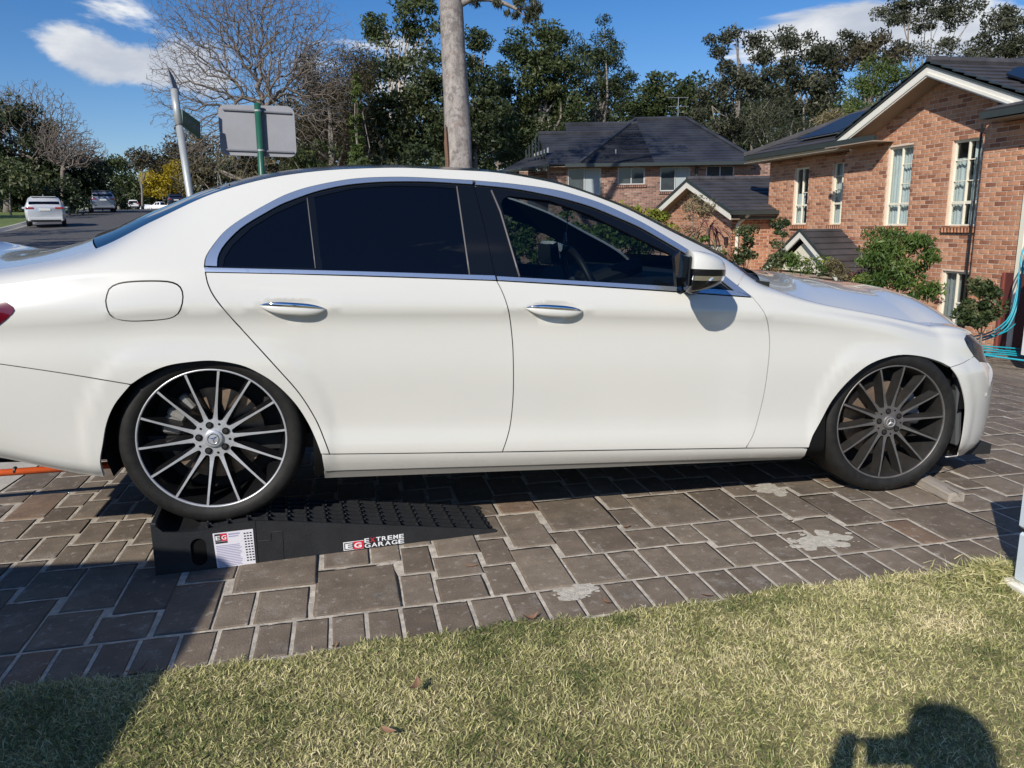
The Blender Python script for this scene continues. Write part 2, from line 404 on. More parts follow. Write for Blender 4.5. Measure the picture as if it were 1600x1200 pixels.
# ---- driveway: joint bed with pavers laid on it
DX0, DX1, DY0, DY1, SHEAR = -1.83, 12.2, 2.17, 11.5, 0.08
driveway = grid_sheet('driveway', np.linspace(DX0, DX1, 60), np.linspace(DY0, DY1, 40), lambda x, y: g(x, y)-.0010, M['mortar'], shear=SHEAR)
grid_sheet('concrete_crossover', np.linspace(-4.5, -1.845, 8), np.linspace(2.3, 11.5, 10), lambda x, y: g(x, y)-.002, M['concrete'], shear=SHEAR)
def lay_pavers():
    U = 0.0615; J = 0.0128
    y0 = 2.405
    nx = int((DX1-DX0)/U); ny = int((DY1-y0)/U)
    occ = np.zeros((nx, ny), bool)
    sizes = [(3, 6), (2, 4), (3, 4), (5, 6), (2, 3), (3, 3), (4, 3), (4, 2)]
    wts = [.13, .27, .25, .03, .12, .13, .06, .05]
    R = np.random.default_rng(5)
    rects = []
    for j in range(ny):
        i = 0
        while i < nx:
            if occ[i, j]: i += 1; continue
            run = 0
            while i+run < nx and not occ[i+run, j] and run < 5: run += 1
            order = R.permutation(len(sizes)) if R.random() < .2 else np.array(sorted(range(len(sizes)), key=lambda k: -np.log(R.random()+1e-9)*-1/wts[k], reverse=True))
            done = False
            for k in order:
                w, d = sizes[k]
                if w > run or j+d > ny: continue
                if run-w == 1: continue
                if occ[i:i+w, j:j+d].any(): continue
                occ[i:i+w, j:j+d] = True; rects.append((DX0+i*U, y0+j*U, w*U, d*U)); done = True; break
            if not done:
                d = min(3+int(R.random()*2), ny-j)
                while d > 1 and occ[i:i+run, j:j+d].any(): d -= 1
                w = run if run <= 3 else 2; occ[i:i+w, j:j+d] = True; rects.append((DX0+i*U, y0+j*U, w*U, d*U))
            i += 1
    x = DX0
    while x < DX1:                                   # soldier course along the lawn
        w = .112+.012*R.random(); rects.append((x, 2.19, w, y0-2.19)); x += w
    # classes of ready-made paver meshes: unit footprint by tone
    def paver_mesh(tone, seed):
        r = np.random.default_rng(seed)
        k = MB(); n = 5
        b = .045
        # top grid with softly uneven rim, chamfer, sides
        t = np.array([0, b, .35, .65, 1-b, 1])
        P = []; F = []
        for a in range(6):
            for c in range(6):
                rim = (a in (0, 5)) or (c in (0, 5))
                z = (-.0005 if rim else 0)+r.normal(0, .0003)
                P.append((t[a]-.5+(r.normal(0, .006) if rim else 0), t[c]-.5+(r.normal(0, .006) if rim else 0), z))
        for a in range(5):
            for c in range(5):
                F.append((a*6+c, (a+1)*6+c, (a+1)*6+c+1, a*6+c+1))
        ring = [a*6 for a in range(6)]+[30+c for c in range(1, 6)]+[a*6+5 for a in range(4, -1, -1)]+[c for c in range(4, 0, -1)]
        base = len(P)
        for i_ in ring: P.append((P[i_][0], P[i_][1], -.03))
        m_ = len(ring)
        for q in range(m_): F.append((ring[q], base+q, base+(q+1) % m_, ring[(q+1) % m_]))
        me = np_mesh('paver', P, np.array(F), M['paver'], attrs={'tone': ('POINT', np.full(len(P), tone))})
        return me
    tones = [.05, .2, .3, .4, .5, .55, .65, .8, .98]
    lib = [paver_mesh(t, 40+i) for i, t in enumerate(tones)]
    libV = []
    for me in lib:
        a = np.zeros(len(me.vertices)*3, np.float32); me.vertices.foreach_get('co', a); libV.append(a.reshape(-1, 3))
    libF = np.array([p.vertices[:] for p in lib[0].polygons])
    items = []
    for (x, y, w, d) in rects:
        cx, cy = x+w/2, y+d/2; cx += SHEAR*(cy-2.4)
        p = proj((cx, cy, float(g(cx, cy))))
        vis = -60 < p[0] < 1660 and p[1] < 1240 and (p[1] > 745 or p[0] > 1440)
        under = (-1.2 < cx < 3.4 and 3.5 < cy < 9) and not (cx < -.75 and cy < 4.6)
        area = w*d/((cx)**2+cy**2+1.6)
        items.append((-(area) if vis and not under else 1.0/(1+area), x, y, w, d, cx, cy))
    items.sort(key=lambda q: q[0])
    VV, FF, TT = [], [], []; nb = 0
    for q, (key, x, y, w, d, cx, cy) in enumerate(items):
        k = int(R.choice(len(tones), p=[.06, .13, .15, .16, .16, .13, .11, .07, .03]))
        z = float(g(cx, cy)); gx = float(g(cx+.2, cy)-g(cx-.2, cy))/.4; gy = float(g(cx, cy+.2)-g(cx, cy-.2))/.4
        dz = float(np.clip(R.normal(.0003, .0004), -.0003, .0010))
        if q < 300:
            o = link('paver', lib[k], driveway, (cx, cy, z+dz))
            o.rotation_euler = (atan2(gy, 1)+R.normal(0, .0015), -atan2(gx, 1)+R.normal(0, .0015), R.normal(0, .006)-.0*SHEAR)
            o.scale = (w-J, d-J, 1)
        else:
            P = libV[k]*np.array([w-J, d-J, 1]); P = P+np.array([cx, cy, 0]); P[:, 2] += g(P[:, 0], P[:, 1])+dz
            VV.append(P); FF.append(libF+nb); TT.append(np.full(len(P), tones[k])); nb += len(P)
    o = link('paver_field', np_mesh('paver_field', np.concatenate(VV), np.concatenate(FF), M['paver'], attrs={'tone': ('POINT', np.concatenate(TT))}), driveway)
    tag(o, kind='stuff')
lay_pavers()

# ---- dried cement splashes on the pavers
def splash(px, py, sx, sy, seed, label):
    R = np.random.default_rng(seed); c = on_z(px, py, 0.0)
    V, F = [], []
    def blob(x, y, rx, ry, n=14, h=.0025):
        b = len(V); V.append((x, y, .0015+h))
        for k in range(n):
            a = 2*pi*k/n; q = 1+R.normal(0, .16)
            V.append((x+rx*q*cos(a), y+ry*q*sin(a), .0012))
        for k in range(n): F.append((b, b+1+k, b+1+(k+1) % n))
    blob(0, 0, sx, sy, 26)
    for _ in range(46):
        a = R.random()*2*pi; d = 1.0+abs(R.normal(0, .35)); s = abs(R.normal(0, .010))+.003
        blob(sx*d*cos(a), sy*d*sin(a), s*1.4, s, 7, .001)
    o = link('cement_splash', np_mesh('cement_splash', V, np.array(F), M['splash'], smooth=False), None, (c[0], c[1], .0005))
    return tag(o, label, 'stain')
M['splash'] = mat('dried cement', (.50, .46, .38), .95, var=.25, scale=40, bump=.6, bscale=200)
splash(1283, 846, .105, .055, 1, 'large pale dried cement splash on the pavers between the timber chock and the grass')
splash(1205, 765, .035, .055, 2, 'small pale cement smear on the pavers behind the front wheel')
splash(905, 925, .05, .025, 3, 'pale cement blotch in the paver row beside the lawn edge')

# ---- lawn
def lawn_edge(x): return 2.195+.012*np.sin(x*5.1)+.010*np.sin(x*13.7+1)+.006*np.sin(x*31)
LXS = np.concatenate([np.linspace(-14, -2, 14), np.linspace(-1.9, 3.6, 120), np.linspace(3.8, 14, 12)])
_t = np.linspace(0, 1, 40)
_X = np.repeat(LXS[None, :], 40, 0); _Y = -14+(_t[:, None]**.35)*(lawn_edge(LXS)[None, :]+14)
_Z = g(_X, _Y)+.004+.006*np.sin(_X*3)*np.cos(_Y*2.3)*(1-_t[:, None]**8)
_i = np.arange(_X.size).reshape(_X.shape)
tag(link('lawn', np_mesh('lawn', np.stack([_X, _Y, _Z], -1).reshape(-1, 3),
    np.stack([_i[:-1, :-1], _i[:-1, 1:], _i[1:, 1:], _i[1:, :-1]], -1).reshape(-1, 4), M['lawn_base'], smooth=True)), kind='structure')
M['blade'] = leaf_mat('winter grass blade', [(0, (.06, .095, .027)), (.25, (.165, .20, .06)), (.5, (.39, .385, .15)), (.75, (.64, .59, .28)), (1, (.82, .72, .44))], .6, .18, .25)
def vnoise(x, y, s, seed):
    R = np.random.default_rng(seed); T = R.random((64, 64))
    u, v = x*s+100, y*s+100; i, j = np.floor(u).astype(int), np.floor(v).astype(int); a, b = u-i, v-j
    a = a*a*(3-2*a); b = b*b*(3-2*b)
    q = lambda p, r: T[p % 64, r % 64]
    return (q(i, j)*(1-a)+q(i+1, j)*a)*(1-b)+(q(i, j+1)*(1-a)+q(i+1, j+1)*a)*b
def blades(x, y, z, Lr, W, tone, seed, lean=(.5, 1.25), name='grass'):
    R = np.random.default_rng(seed); n = len(x)
    ln = Lr*R.uniform(.6, 1.35, n); az = R.uniform(0, 2*pi, n); le = R.uniform(*lean, n)
    d = np.stack([np.cos(az)*np.sin(le), np.sin(az)*np.sin(le), np.cos(le)], -1)
    sd = np.stack([-np.sin(az), np.cos(az), np.zeros(n)], -1)
    tw = R.normal(0, .6, n); sd = sd*np.cos(tw)[:, None]+np.cross(d, sd)*np.sin(tw)[:, None]
    w = (W*R.uniform(.6, 1.3, n))[:, None]
    p = np.stack([x, y, z], -1)
    mid = p+d*(ln*.55)[:, None]
    le2 = le+R.uniform(.1, .7, n)
    d2 = np.stack([np.cos(az)*np.sin(le2), np.sin(az)*np.sin(le2), np.cos(le2)], -1)
    tip = mid+d2*(ln*.45)[:, None]
    V = np.stack([p-sd*w*.5, p+sd*w*.5, mid+sd*w*.42, mid-sd*w*.42, tip], 1)
    i = np.arange(n)[:, None]*5
    F4 = i+np.array([[0, 1, 2, 3]]); F3 = i+np.array([[3, 2, 4]])
    tn = np.repeat(np.clip(tone, 0, 1), 5)
    return tag(link(name, np_mesh(name, V.reshape(-1, 3), [F4, F3], M['blade'], attrs={'tone': ('POINT', tn)})), kind='stuff')
def make_grass():
    R = np.random.default_rng(3)
    n = 300000
    x = R.uniform(-1.7, 3.1, n); y = R.uniform(.55, 2.24, n)
    keep = (y < lawn_edge(x)+R.normal(0, .012, n)) & (x < 1.08*y+.75) & (x > -.62*y-.6)
    x, y = x[keep], y[keep]
    pn = vnoise(x, y, 2.2, 1)*.5+vnoise(x, y, 6, 2)*.3+vnoise(x, y, 17, 4)*.2
    tone = .50+.95*(pn-.5)+R.normal(0, .25, len(x))+.10*sstep(.6, 2.2, x)
    tuft = vnoise(x, y, 8.5, 21); tone -= .20*sstep(.66, .90, tuft)
    patch = np.exp(-(((x-1.78)/.16)**2+((y-1.86)/.07)**2)); tone += .4*patch
    z = g(x, y)+.006-.004*(lawn_edge(x)-y < .02)
    blades(x, y, z, .0185, .0022, tone, 8, lean=(.45, 1.35))
    n = 26000
    x = R.uniform(-7, 7, n); y = R.uniform(-6, 2.2, n)
    keep = ~((x > -1.7) & (x < 3.1) & (y > .55)) & (y < lawn_edge(x))
    x, y = x[keep], y[keep]
    blades(x, y, g(x, y)+.004, .05, .006, .5+R.normal(0, .22, len(x)), 9, name='grass')
    # straw heap of clippings at the paving corner
    n = 1500
    c = on_z(1540, 905, 0)
    a = R.uniform(0, 2*pi, n); r = np.abs(R.normal(0, 1, n))
    x = c[0]+.02+.13*r*np.cos(a); y = c[1]-.0+.055*r*np.sin(a)
    o = blades(x, y, .012+.035*np.exp(-r*r)+0*x, .05, .0028, .62+R.normal(0, .22, n), 10, lean=(.8, 1.7), name='straw_clippings')
make_grass()

# ---- fallen gum leaves
M['dead_leaf'] = mat('dead gum leaf', (.20, .10, .055), .6, col2=(.34, .20, .12), scale=30)
def leaf_mesh(ln, wd, curl, seed):
    R = np.random.default_rng(seed); n = 9; P = []; F = []
    for i in range(n):
        t = i/(n-1); x = (t-.5)*ln; w = wd*max(.04, sin(pi*min(1, t*.93+.05))**.9); bend = .18*ln*(t-.5)**2*4
        z = curl*(abs(t-.5)**2)*ln*3
        P += [(x, bend-w/2, z+w*.35), (x, bend, z), (x, bend+w/2, z+w*.35)]
    for i in range(n-1):
        a = i*3; F += [(a, a+3, a+4, a+1), (a+1, a+4, a+5, a+2)]
    return np_mesh('leaf', P, np.array(F), M['dead_leaf'], smooth=True)
LEAVES = [((651, 1073), 75, .062, .020, .3, .035, 'brown curled gum leaf standing out alone on the open grass'),
          ((605, 1143), -25, .045, .016, .05, .03, 'pale pinkish dry leaf on the grass nearest the camera'),
          ((737, 885), 8, .055, .010, .1, .002, 'thin orange leaf on the pavers in front of the ramp tip'),
          ((981, 824), 35, .040, .016, .15, .002, 'small orange leaf on a paver joint mid driveway'),
          ((830, 967), 30, .060, .019, .35, .006, 'folded brown leaf where the pavers meet the lawn'),
          ((946, 941), -60, .050, .015, .2, .005, 'reddish leaf lying across the lawn edge by a cement blotch'),
          ((1106, 931), -3, .050, .011, .1, .010, 'slim red leaf resting on the lawn edge toward the front wheel'),
          ((218, 1050), 40, .070, .018, .4, .006, 'dark curled leaf in the big shadow at the lawn edge'),
          ((523, 1010), 80, .035, .010, .3, .006, 'tiny dark shrivelled leaf at the lawn edge below the ramp'),
          ((1290, 752), -20, .045, .012, .2, .002, 'dull red leaf on the pavers close to the front tyre')]
for i, ((px, py), rz, ln, wd, cu, z, lab) in enumerate(LEAVES):
    p = on_z(px, py, z); o = link('fallen_leaf', leaf_mesh(ln, wd, cu, i), None, (p[0], p[1], z))
    o.rotation_euler = (random.uniform(-.3, .3), random.uniform(-.2, .2), radians(rz)-YAW)
    tag(o, lab, 'leaf', 'fallen gum leaves')

# ---- street: asphalt with kerbs, climbing away on the left
def road_x(y): return np.interp(y, [-60, -10, 10, 26, 44, 74, 100, 166, 230, 300], [-11, -9.8, -9.2, -8.4, -11.4, -17.6, -23.0, -36.8, -58, -90])
def make_road():
    ys = np.concatenate([np.arange(-60, 60, 1.5), np.arange(60, 300, 5)])
    cx = road_x(ys)
    k = np.ones(7)/7; cx = np.convolve(np.pad(cx, 3, 'edge'), k, 'valid')
    tx = np.gradient(cx, ys); nrm = np.sqrt(1+tx*tx)
    ox, oy = 1/nrm, -tx/nrm                             # across the road, to the right
    def strip(name, offs, m, kind='structure'):
        V = []
        for (o_, z_) in offs: V.append(np.stack([cx+ox*o_, ys+oy*o_, np.interp(ys, _AY, _AZ)+z_], -1))
        V = np.stack(V, 1); n, k_ = V.shape[:2]; i = np.arange(n*k_).reshape(n, k_)
        F = np.stack([i[:-1, :-1], i[:-1, 1:], i[1:, 1:], i[1:, :-1]], -1).reshape(-1, 4)
        return tag(link(name, np_mesh(name, V.reshape(-1, 3), F, m, smooth=True)), kind=kind)
    HW = 4.3
    strip('road', [(-HW, -.01), (-2, .035), (0, .05), (2, .035), (HW, -.01)], M['asphalt'])
    for s in (-1, 1):
        of = [(s*HW, -.006), (s*(HW+.28), -.0), (s*(HW+.36), .10), (s*(HW+.48), .125), (s*(HW+.5), -.06)]
        strip('kerb', of if s > 0 else of[::-1], M['kerb'])
        if s < 0: strip('verge', [(-(HW+6), .16), (-(HW+2), .13), (-(HW+.5), .11)], M['verge'])
M['verge'] = mat('green verge grass', (.07, .12, .02), .95, col2=(.16, .19, .05), scale=3, bump=.6, bscale=60)
make_road()
# ================================================================== HOUSES
M['brick'] = mat('salmon house brick', (.30, .15, .10), .9, world_co=True, var=.22, scale=16, bump=.5, bscale=90,
                 tone=[(0, (.25, .10, .058)), (.25, (.385, .166, .090)), (.55, (.52, .25, .140)), (.85, (.60, .31, .180)), (1, (.47, .265, .160))],
                 spots=[(22, .66, .72, (.05, .03, .028), .8)])
M['brick_far'] = mat('mottled brown brick', (.26, .15, .11), .9, world_co=True, var=.2, scale=12,
                 tone=[(0, (.13, .07, .055)), (.3, (.23, .125, .09)), (.7, (.34, .19, .14)), (1, (.40, .26, .20))])
M['brick_mortar'] = mat('cream wall mortar', (.68, .52, .40), .95, var=.12, scale=30)
M['brick_mortar_far'] = mat('grey wall mortar', (.38, .31, .26), .95, var=.12, scale=30)
M['cream'] = mat('cream paint', (.80, .75, .60), .45, var=.05, scale=3)
M['white_barge'] = mat('off white bargeboard', (.78, .75, .66), .45, var=.06, scale=2)
M['gutter'] = mat('dark green grey gutter', (.040, .049, .047), .4, var=.1, scale=3)
M['soffit'] = mat('tan soffit sheet', (.35, .27, .20), .8)
M['tile'] = mat('charcoal roof tile', (.055, .052, .055), .6, var=.35, scale=2.2, bump=.35, bscale=40, rvar=.12)
M['tile_far'] = mat('blue black roof tile', (.036, .038, .046), .5, var=.5, scale=.8, bump=.3, bscale=40, rvar=.12)
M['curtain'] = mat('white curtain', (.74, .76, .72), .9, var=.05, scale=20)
M['curtain_shade'] = mat('curtain greyed for shade', (.36, .36, .35), .9, var=.1, scale=20)  # curtain colour darkened to stand in for shade
M['room'] = mat('dark room', (.02, .022, .025), .9)
M['pane'] = pane_mat('window glass', (.93, .97, .98), .92)
M['pane_dark'] = mat('dim window glass', (.05, .06, .065), .05, var=.3, scale=1.2, spec=.6)
M['blind'] = mat('pale drawn blind', (.36, .40, .41), .8, var=.05, scale=3)
M['solar'] = mat('solar panel', (.012, .015, .024), .35, spec=.2)
M['garage_door'] = mat('cream garage door', (.72, .67, .55), .55, var=.05, scale=3)
M['steel'] = mat('galvanised steel', (.42, .43, .43), .45, metal=.85, var=.12, scale=9)
M['lead'] = mat('grey roof flashing', (.30, .32, .33), .5, metal=.4, var=.2, scale=9)
M['black_plastic'] = mat('black plastic', (.012, .012, .013), .45)
M['door_brown'] = mat('dark red brown paint', (.11, .03, .025), .6)

def cdt_poly(outline, holes=(), inner=()):
    """2D polygon with holes -> (points, triangles)"""
    V = [Vector(p) for p in outline]; E = [(i, (i+1) % len(outline)) for i in range(len(outline))]
    F = [list(range(len(outline)))]
    for h in holes:
        b = len(V); V += [Vector(p) for p in h]; E += [(b+i, b+(i+1) % len(h)) for i in range(len(h))]
    V += [Vector(p) for p in inner]
    v, e, f, *_ = delaunay_2d_cdt(V, E, [], 0, 1e-6)
    P = np.array([tuple(p) for p in v]); T = np.array([tuple(t) for t in f])
    c = P[T].mean(1)
    keep = pip(outline, c)
    for h in holes: keep &= ~pip(h, c)
    return [tuple(p) for p in v], [tuple(int(i) for i in t) for t in T[keep]]
def pip(poly, pts):
    """which points lie inside a polygon"""
    x, y = pts[:, 0], pts[:, 1]; q = np.asarray(poly, float); ins = np.zeros(len(pts), bool)
    j = len(q)-1
    for i in range(len(q)):
        c = ((q[i, 1] > y) != (q[j, 1] > y)) & (x < (q[j, 0]-q[i, 0])*(y-q[i, 1])/(q[j, 1]-q[i, 1]+1e-300)+q[i, 0])
        ins ^= c; j = i
    return ins
def in_poly_u(poly, v):
    """u intervals where a horizontal line at v lies inside the polygon"""
    xs = []
    for i in range(len(poly)):
        (u0, v0), (u1, v1) = poly[i], poly[(i+1) % len(poly)]
        if (v0 <= v) != (v1 <= v): xs.append(u0+(v-v0)*(u1-u0)/(v1-v0))
    xs.sort(); return list(zip(xs[::2], xs[1::2]))
BRICK_LIB = {}
def brick_lib(m):
    if m.name not in BRICK_LIB:
        out = []
        for k, t in enumerate([.02, .12, .25, .38, .5, .6, .7, .82, .95]):
            b = MB().bbox((0, 0, 0), (1, 1, 1), .04)
            V = np.array(b.v)*1.0
            F4 = [f for f in b.f if len(f) == 4]; F3 = [f for f in b.f if len(f) == 3]
            out.append((np_mesh('brick', V, [np.array(F4), np.array(F3)], m, attrs={'tone': ('POINT', np.full(len(V), t))}), V, np.array(F4), np.array(F3), t))
        BRICK_LIB[m.name] = out
    return BRICK_LIB[m.name]
def brick_wall(parent, O, U, N, poly, holes, m, mm, near=None, pitch=(.25, .086), joint=.014, name='wall', thick=.11, single=True, seed=1):
    """mortar slab with each brick as its own solid standing 5 mm proud of it; O lower corner, U along, N outwards, Z up"""
    O = np.asarray(O, float); U = np.asarray(U, float); N = np.asarray(N, float); Zv = np.array([0, 0, 1.0])
    hs = [[(a, b), (c, b), (c, d), (a, d)] for a, b, c, d in holes]
    pts, tri = cdt_poly(poly, hs)
    front = [tuple(O+U*p[0]+Zv*p[1]) for p in pts]
    mb = MB()
    flip = np.dot(np.cross(U, Zv), N) < 0
    mb.add(front, [t[::-1] if flip else t for t in tri])
    back = [tuple(np.array(p)-N*thick) for p in front]
    mb.add(back, [t if flip else t[::-1] for t in tri])
    for loop in [poly]+hs:
        P = [tuple(O+U*p[0]+Zv*p[1]) for p in loop]; n = len(P)
        mb.add(P+[tuple(np.array(p)-N*thick) for p in P], [(i, (i+1) % n, (i+1) % n+n, i+n) for i in range(n)])
    wall = mb.build(name, mm, parent)
    R = np.random.default_rng(seed)
    lib = brick_lib(m); out = []
    vmax = max(p[1] for p in poly); v0 = min(p[1] for p in poly)
    for j in range(int((vmax-v0)/pitch[1])+1):
        vb = v0+j*pitch[1]; vm = vb+pitch[1]/2
        iv = in_poly_u(poly, vm)
        for a, b, c, d in holes:
            if b < vm < d:
                nv = []
                for (s, e) in iv:
                    if e <= a or s >= c: nv.append((s, e)); continue
                    if s < a: nv.append((s, a))
                    if e > c: nv.append((c, e))
                iv = nv
        off = (j % 2)*pitch[0]/2
        for s, e in iv:
            k = math.floor((s-off)/pitch[0])
            while off+k*pitch[0] < e:
                a = max(s, off+k*pitch[0]); b = min(e, off+(k+1)*pitch[0])-joint; k += 1
                if b-a < .03: continue
                out.append((a, b, vb+joint/2, vb+pitch[1]-joint/2))
    mid = [O+U*((a+b)/2)+Zv*((c+d)/2) for a, b, c, d in out]
    order = np.argsort([np.linalg.norm(p-EYE) for p in mid])
    rot = atan2(U[1], U[0])
    VV, F4, F3, TT = [], [], [], []; nb = 0
    dep = .03
    pr = R.choice(9, size=len(out), p=[.05, .09, .13, .15, .17, .15, .12, .09, .05])
    ux = np.array([[U[0], -N[0], 0], [U[1], -N[1], 0], [0, 0, 1.0]])
    cnt = 0
    for q in order:
        a, b, c, d = out[q]; me, V, f4, f3, t = lib[pr[q]]
        p = mid[q]+N*(.006-dep/2+R.normal(0, .0012))
        pp = proj(p)
        seen = -10 < pp[0] < 1610 and -10 < pp[1] < 620
        if single and cnt < 300 and seen:
            o = link('brick', me, wall, tuple(p)); o.rotation_euler = (R.normal(0, .004), R.normal(0, .003), rot); o.scale = (b-a, dep, d-c); cnt += 1
        else:
            P = (V*np.array([b-a, dep, d-c])) @ ux.T + p
            VV.append(P); F4.append(f4+nb); F3.append(f3+nb); TT.append(np.full(len(P), t)); nb += len(P)
    if VV:
        tag(link('brick_field', np_mesh('brick_field', np.concatenate(VV), [np.concatenate(F4), np.concatenate(F3)], m,
            attrs={'tone': ('POINT', np.concatenate(TT))}), wall), kind='stuff')
    return wall
def clip_band(poly, lo, hi):
    def half(P, k, keep_ge):
        out = []
        for i in range(len(P)):
            a, b = P[i], P[(i+1) % len(P)]
            ia = (a[1] >= k) == keep_ge or a[1] == k; ib = (b[1] >= k) == keep_ge or b[1] == k
            if ia: out.append(a)
            if ia != ib:
                t = (k-a[1])/(b[1]-a[1]); out.append((a[0]+t*(b[0]-a[0]), k))
        return out
    P = half(poly, lo, True)
    return half(P, hi, False) if len(P) > 2 else []
def roof_plane(parent, pts, m, course=.32, name='tile_course', lip=.028):
    """planar polygon (first edge = eave) covered with overlapping tile courses, each a slab of its own"""
    P = [np.asarray(p, float) for p in pts]
    e = P[1]-P[0]; e /= np.linalg.norm(e)
    n = np.zeros(3)
    for i in range(len(P)): n += np.cross(P[i], P[(i+1) % len(P)])
    n /= np.linalg.norm(n)
    if n[2] < 0: n = -n
    s = np.cross(n, e)
    if s[2] < 0: s = -s
    uv = [((p-P[0]) @ e, (p-P[0]) @ s) for p in P]
    vmax = max(q[1] for q in uv); vmin = min(q[1] for q in uv)
    k = int(math.ceil((vmax-vmin)/course))
    for j in range(k):
        lo, hi = vmin+j*course, min(vmin+(j+1)*course, vmax)
        b = clip_band(uv, lo, hi)
        if len(b) < 3: continue
        def lift(v): return lip*(1-(v-lo)/course)+.004
        top = [P[0]+e*u+s*v+n*lift(v) for u, v in b]; bot = [P[0]+e*u+s*v-n*.02 for u, v in b]
        L = len(b); mb = MB()
        nn = np.zeros(3)
        for i in range(L): nn += np.cross(top[i], top[(i+1) % L])
        f = tuple(range(L)) if nn @ n > 0 else tuple(range(L))[::-1]
        mb.add(top+bot, [f, tuple(i+L for i in f[::-1])]+[(i, i+L, (i+1) % L+L, (i+1) % L) for i in range(L)])
        mb.build(name, m, parent)
def window(parent, O, U, N, r, bars_v=(.5,), bars_h=(), frame_m=None, pane_m=None, curtain=None, fw=.045, deep=.075, sill=True, seed=0, sill_m=None):
    """window in opening r=(u0,v0,u1,v1): frame (part) with pane, glazing bars, curtain and brick sill (sub-parts)"""
    O = np.asarray(O, float); U = np.asarray(U, float); N = np.asarray(N, float); Z = np.array([0, 0, 1.0])
    u0, v0, u1, v1 = r; W, H = u1-u0, v1-v0
    Rm = Matrix(((U[0], -N[0], 0), (U[1], -N[1], 0), (0, 0, 1)))
    def C(u, v, d): return tuple(O+U*u+Z*v-N*d)
    fr = MB()
    for (cu, cv, w, h) in ((u0+fw/2, v0+H/2, fw, H), (u1-fw/2, v0+H/2, fw, H), (u0+W/2, v0+fw/2, W-2*fw, fw), (u0+W/2, v1-fw/2, W-2*fw, fw)):
        fr.bbox(C(cu, cv, deep), (w, .06, h), .006, Rm)
    f = fr.build('window', frame_m or M['cream'], parent)
    for t in bars_v: MB().bbox(C(u0+W*t, v0+H/2, deep-.004), (fw*.8, .05, H-2*fw), .004, Rm).build('mullion', frame_m or M['cream'], f)
    for (t, a, b, w) in bars_h: MB().bbox(C(u0+W*(a+b)/2, v0+H*t, deep-.002), (W*(b-a)-fw*1.2, .045, w), .003, Rm).build('glazing_bar', frame_m or M['cream'], f)
    us = [u0+fw]+[u0+W*t for t in bars_v]+[u1-fw]
    for i in range(len(us)-1):
        MB().box(C((us[i]+us[i+1])/2, v0+H/2, deep+.012), (us[i+1]-us[i], .006, H-2*fw), Rm).build('pane', pane_m or M['pane'], f)
    if curtain:
        k = MB()
        rb = MB().box(C(u0+W/2, v0+H/2, deep+.55), (W*1.3, .02, H*1.1), Rm).build('room_back', M['room'], f)
        for (a, b, vb, vt, cm) in curtain:
            n = max(4, int((b-a)*W/.022)); V = []; F = []
            for i in range(n+1):
                t = i/n; u = u0+W*(a+(b-a)*t); d = deep+.10+.016*sin(i*1.55+seed)+.008*sin(i*.7)
                V += [C(u, v0+H*vb, d), C(u, v0+H*vt, d)]
            for i in range(n): F.append((2*i, 2*i+2, 2*i+3, 2*i+1))
            link('curtain', np_mesh('curtain', V, np.array(F), M[cm], smooth=True), f)
    if sill:
        n = max(3, int((W+.12)/.086)); lib = brick_lib(sill_m or M['brick'])
        R = np.random.default_rng(seed)
        for i in range(n):
            u = u0-.06+(W+.12)*(i+.5)/n
            o = link('sill_brick', lib[int(R.integers(2, 6))][0], f, C(u, v0-.055, -.012)); o.scale = ((W+.12)/n-.009, .12, .10)
            o.rotation_euler = (radians(8), 0, atan2(U[1], U[0]))
    return f
Zv = np.array([0, 0, 1.0])

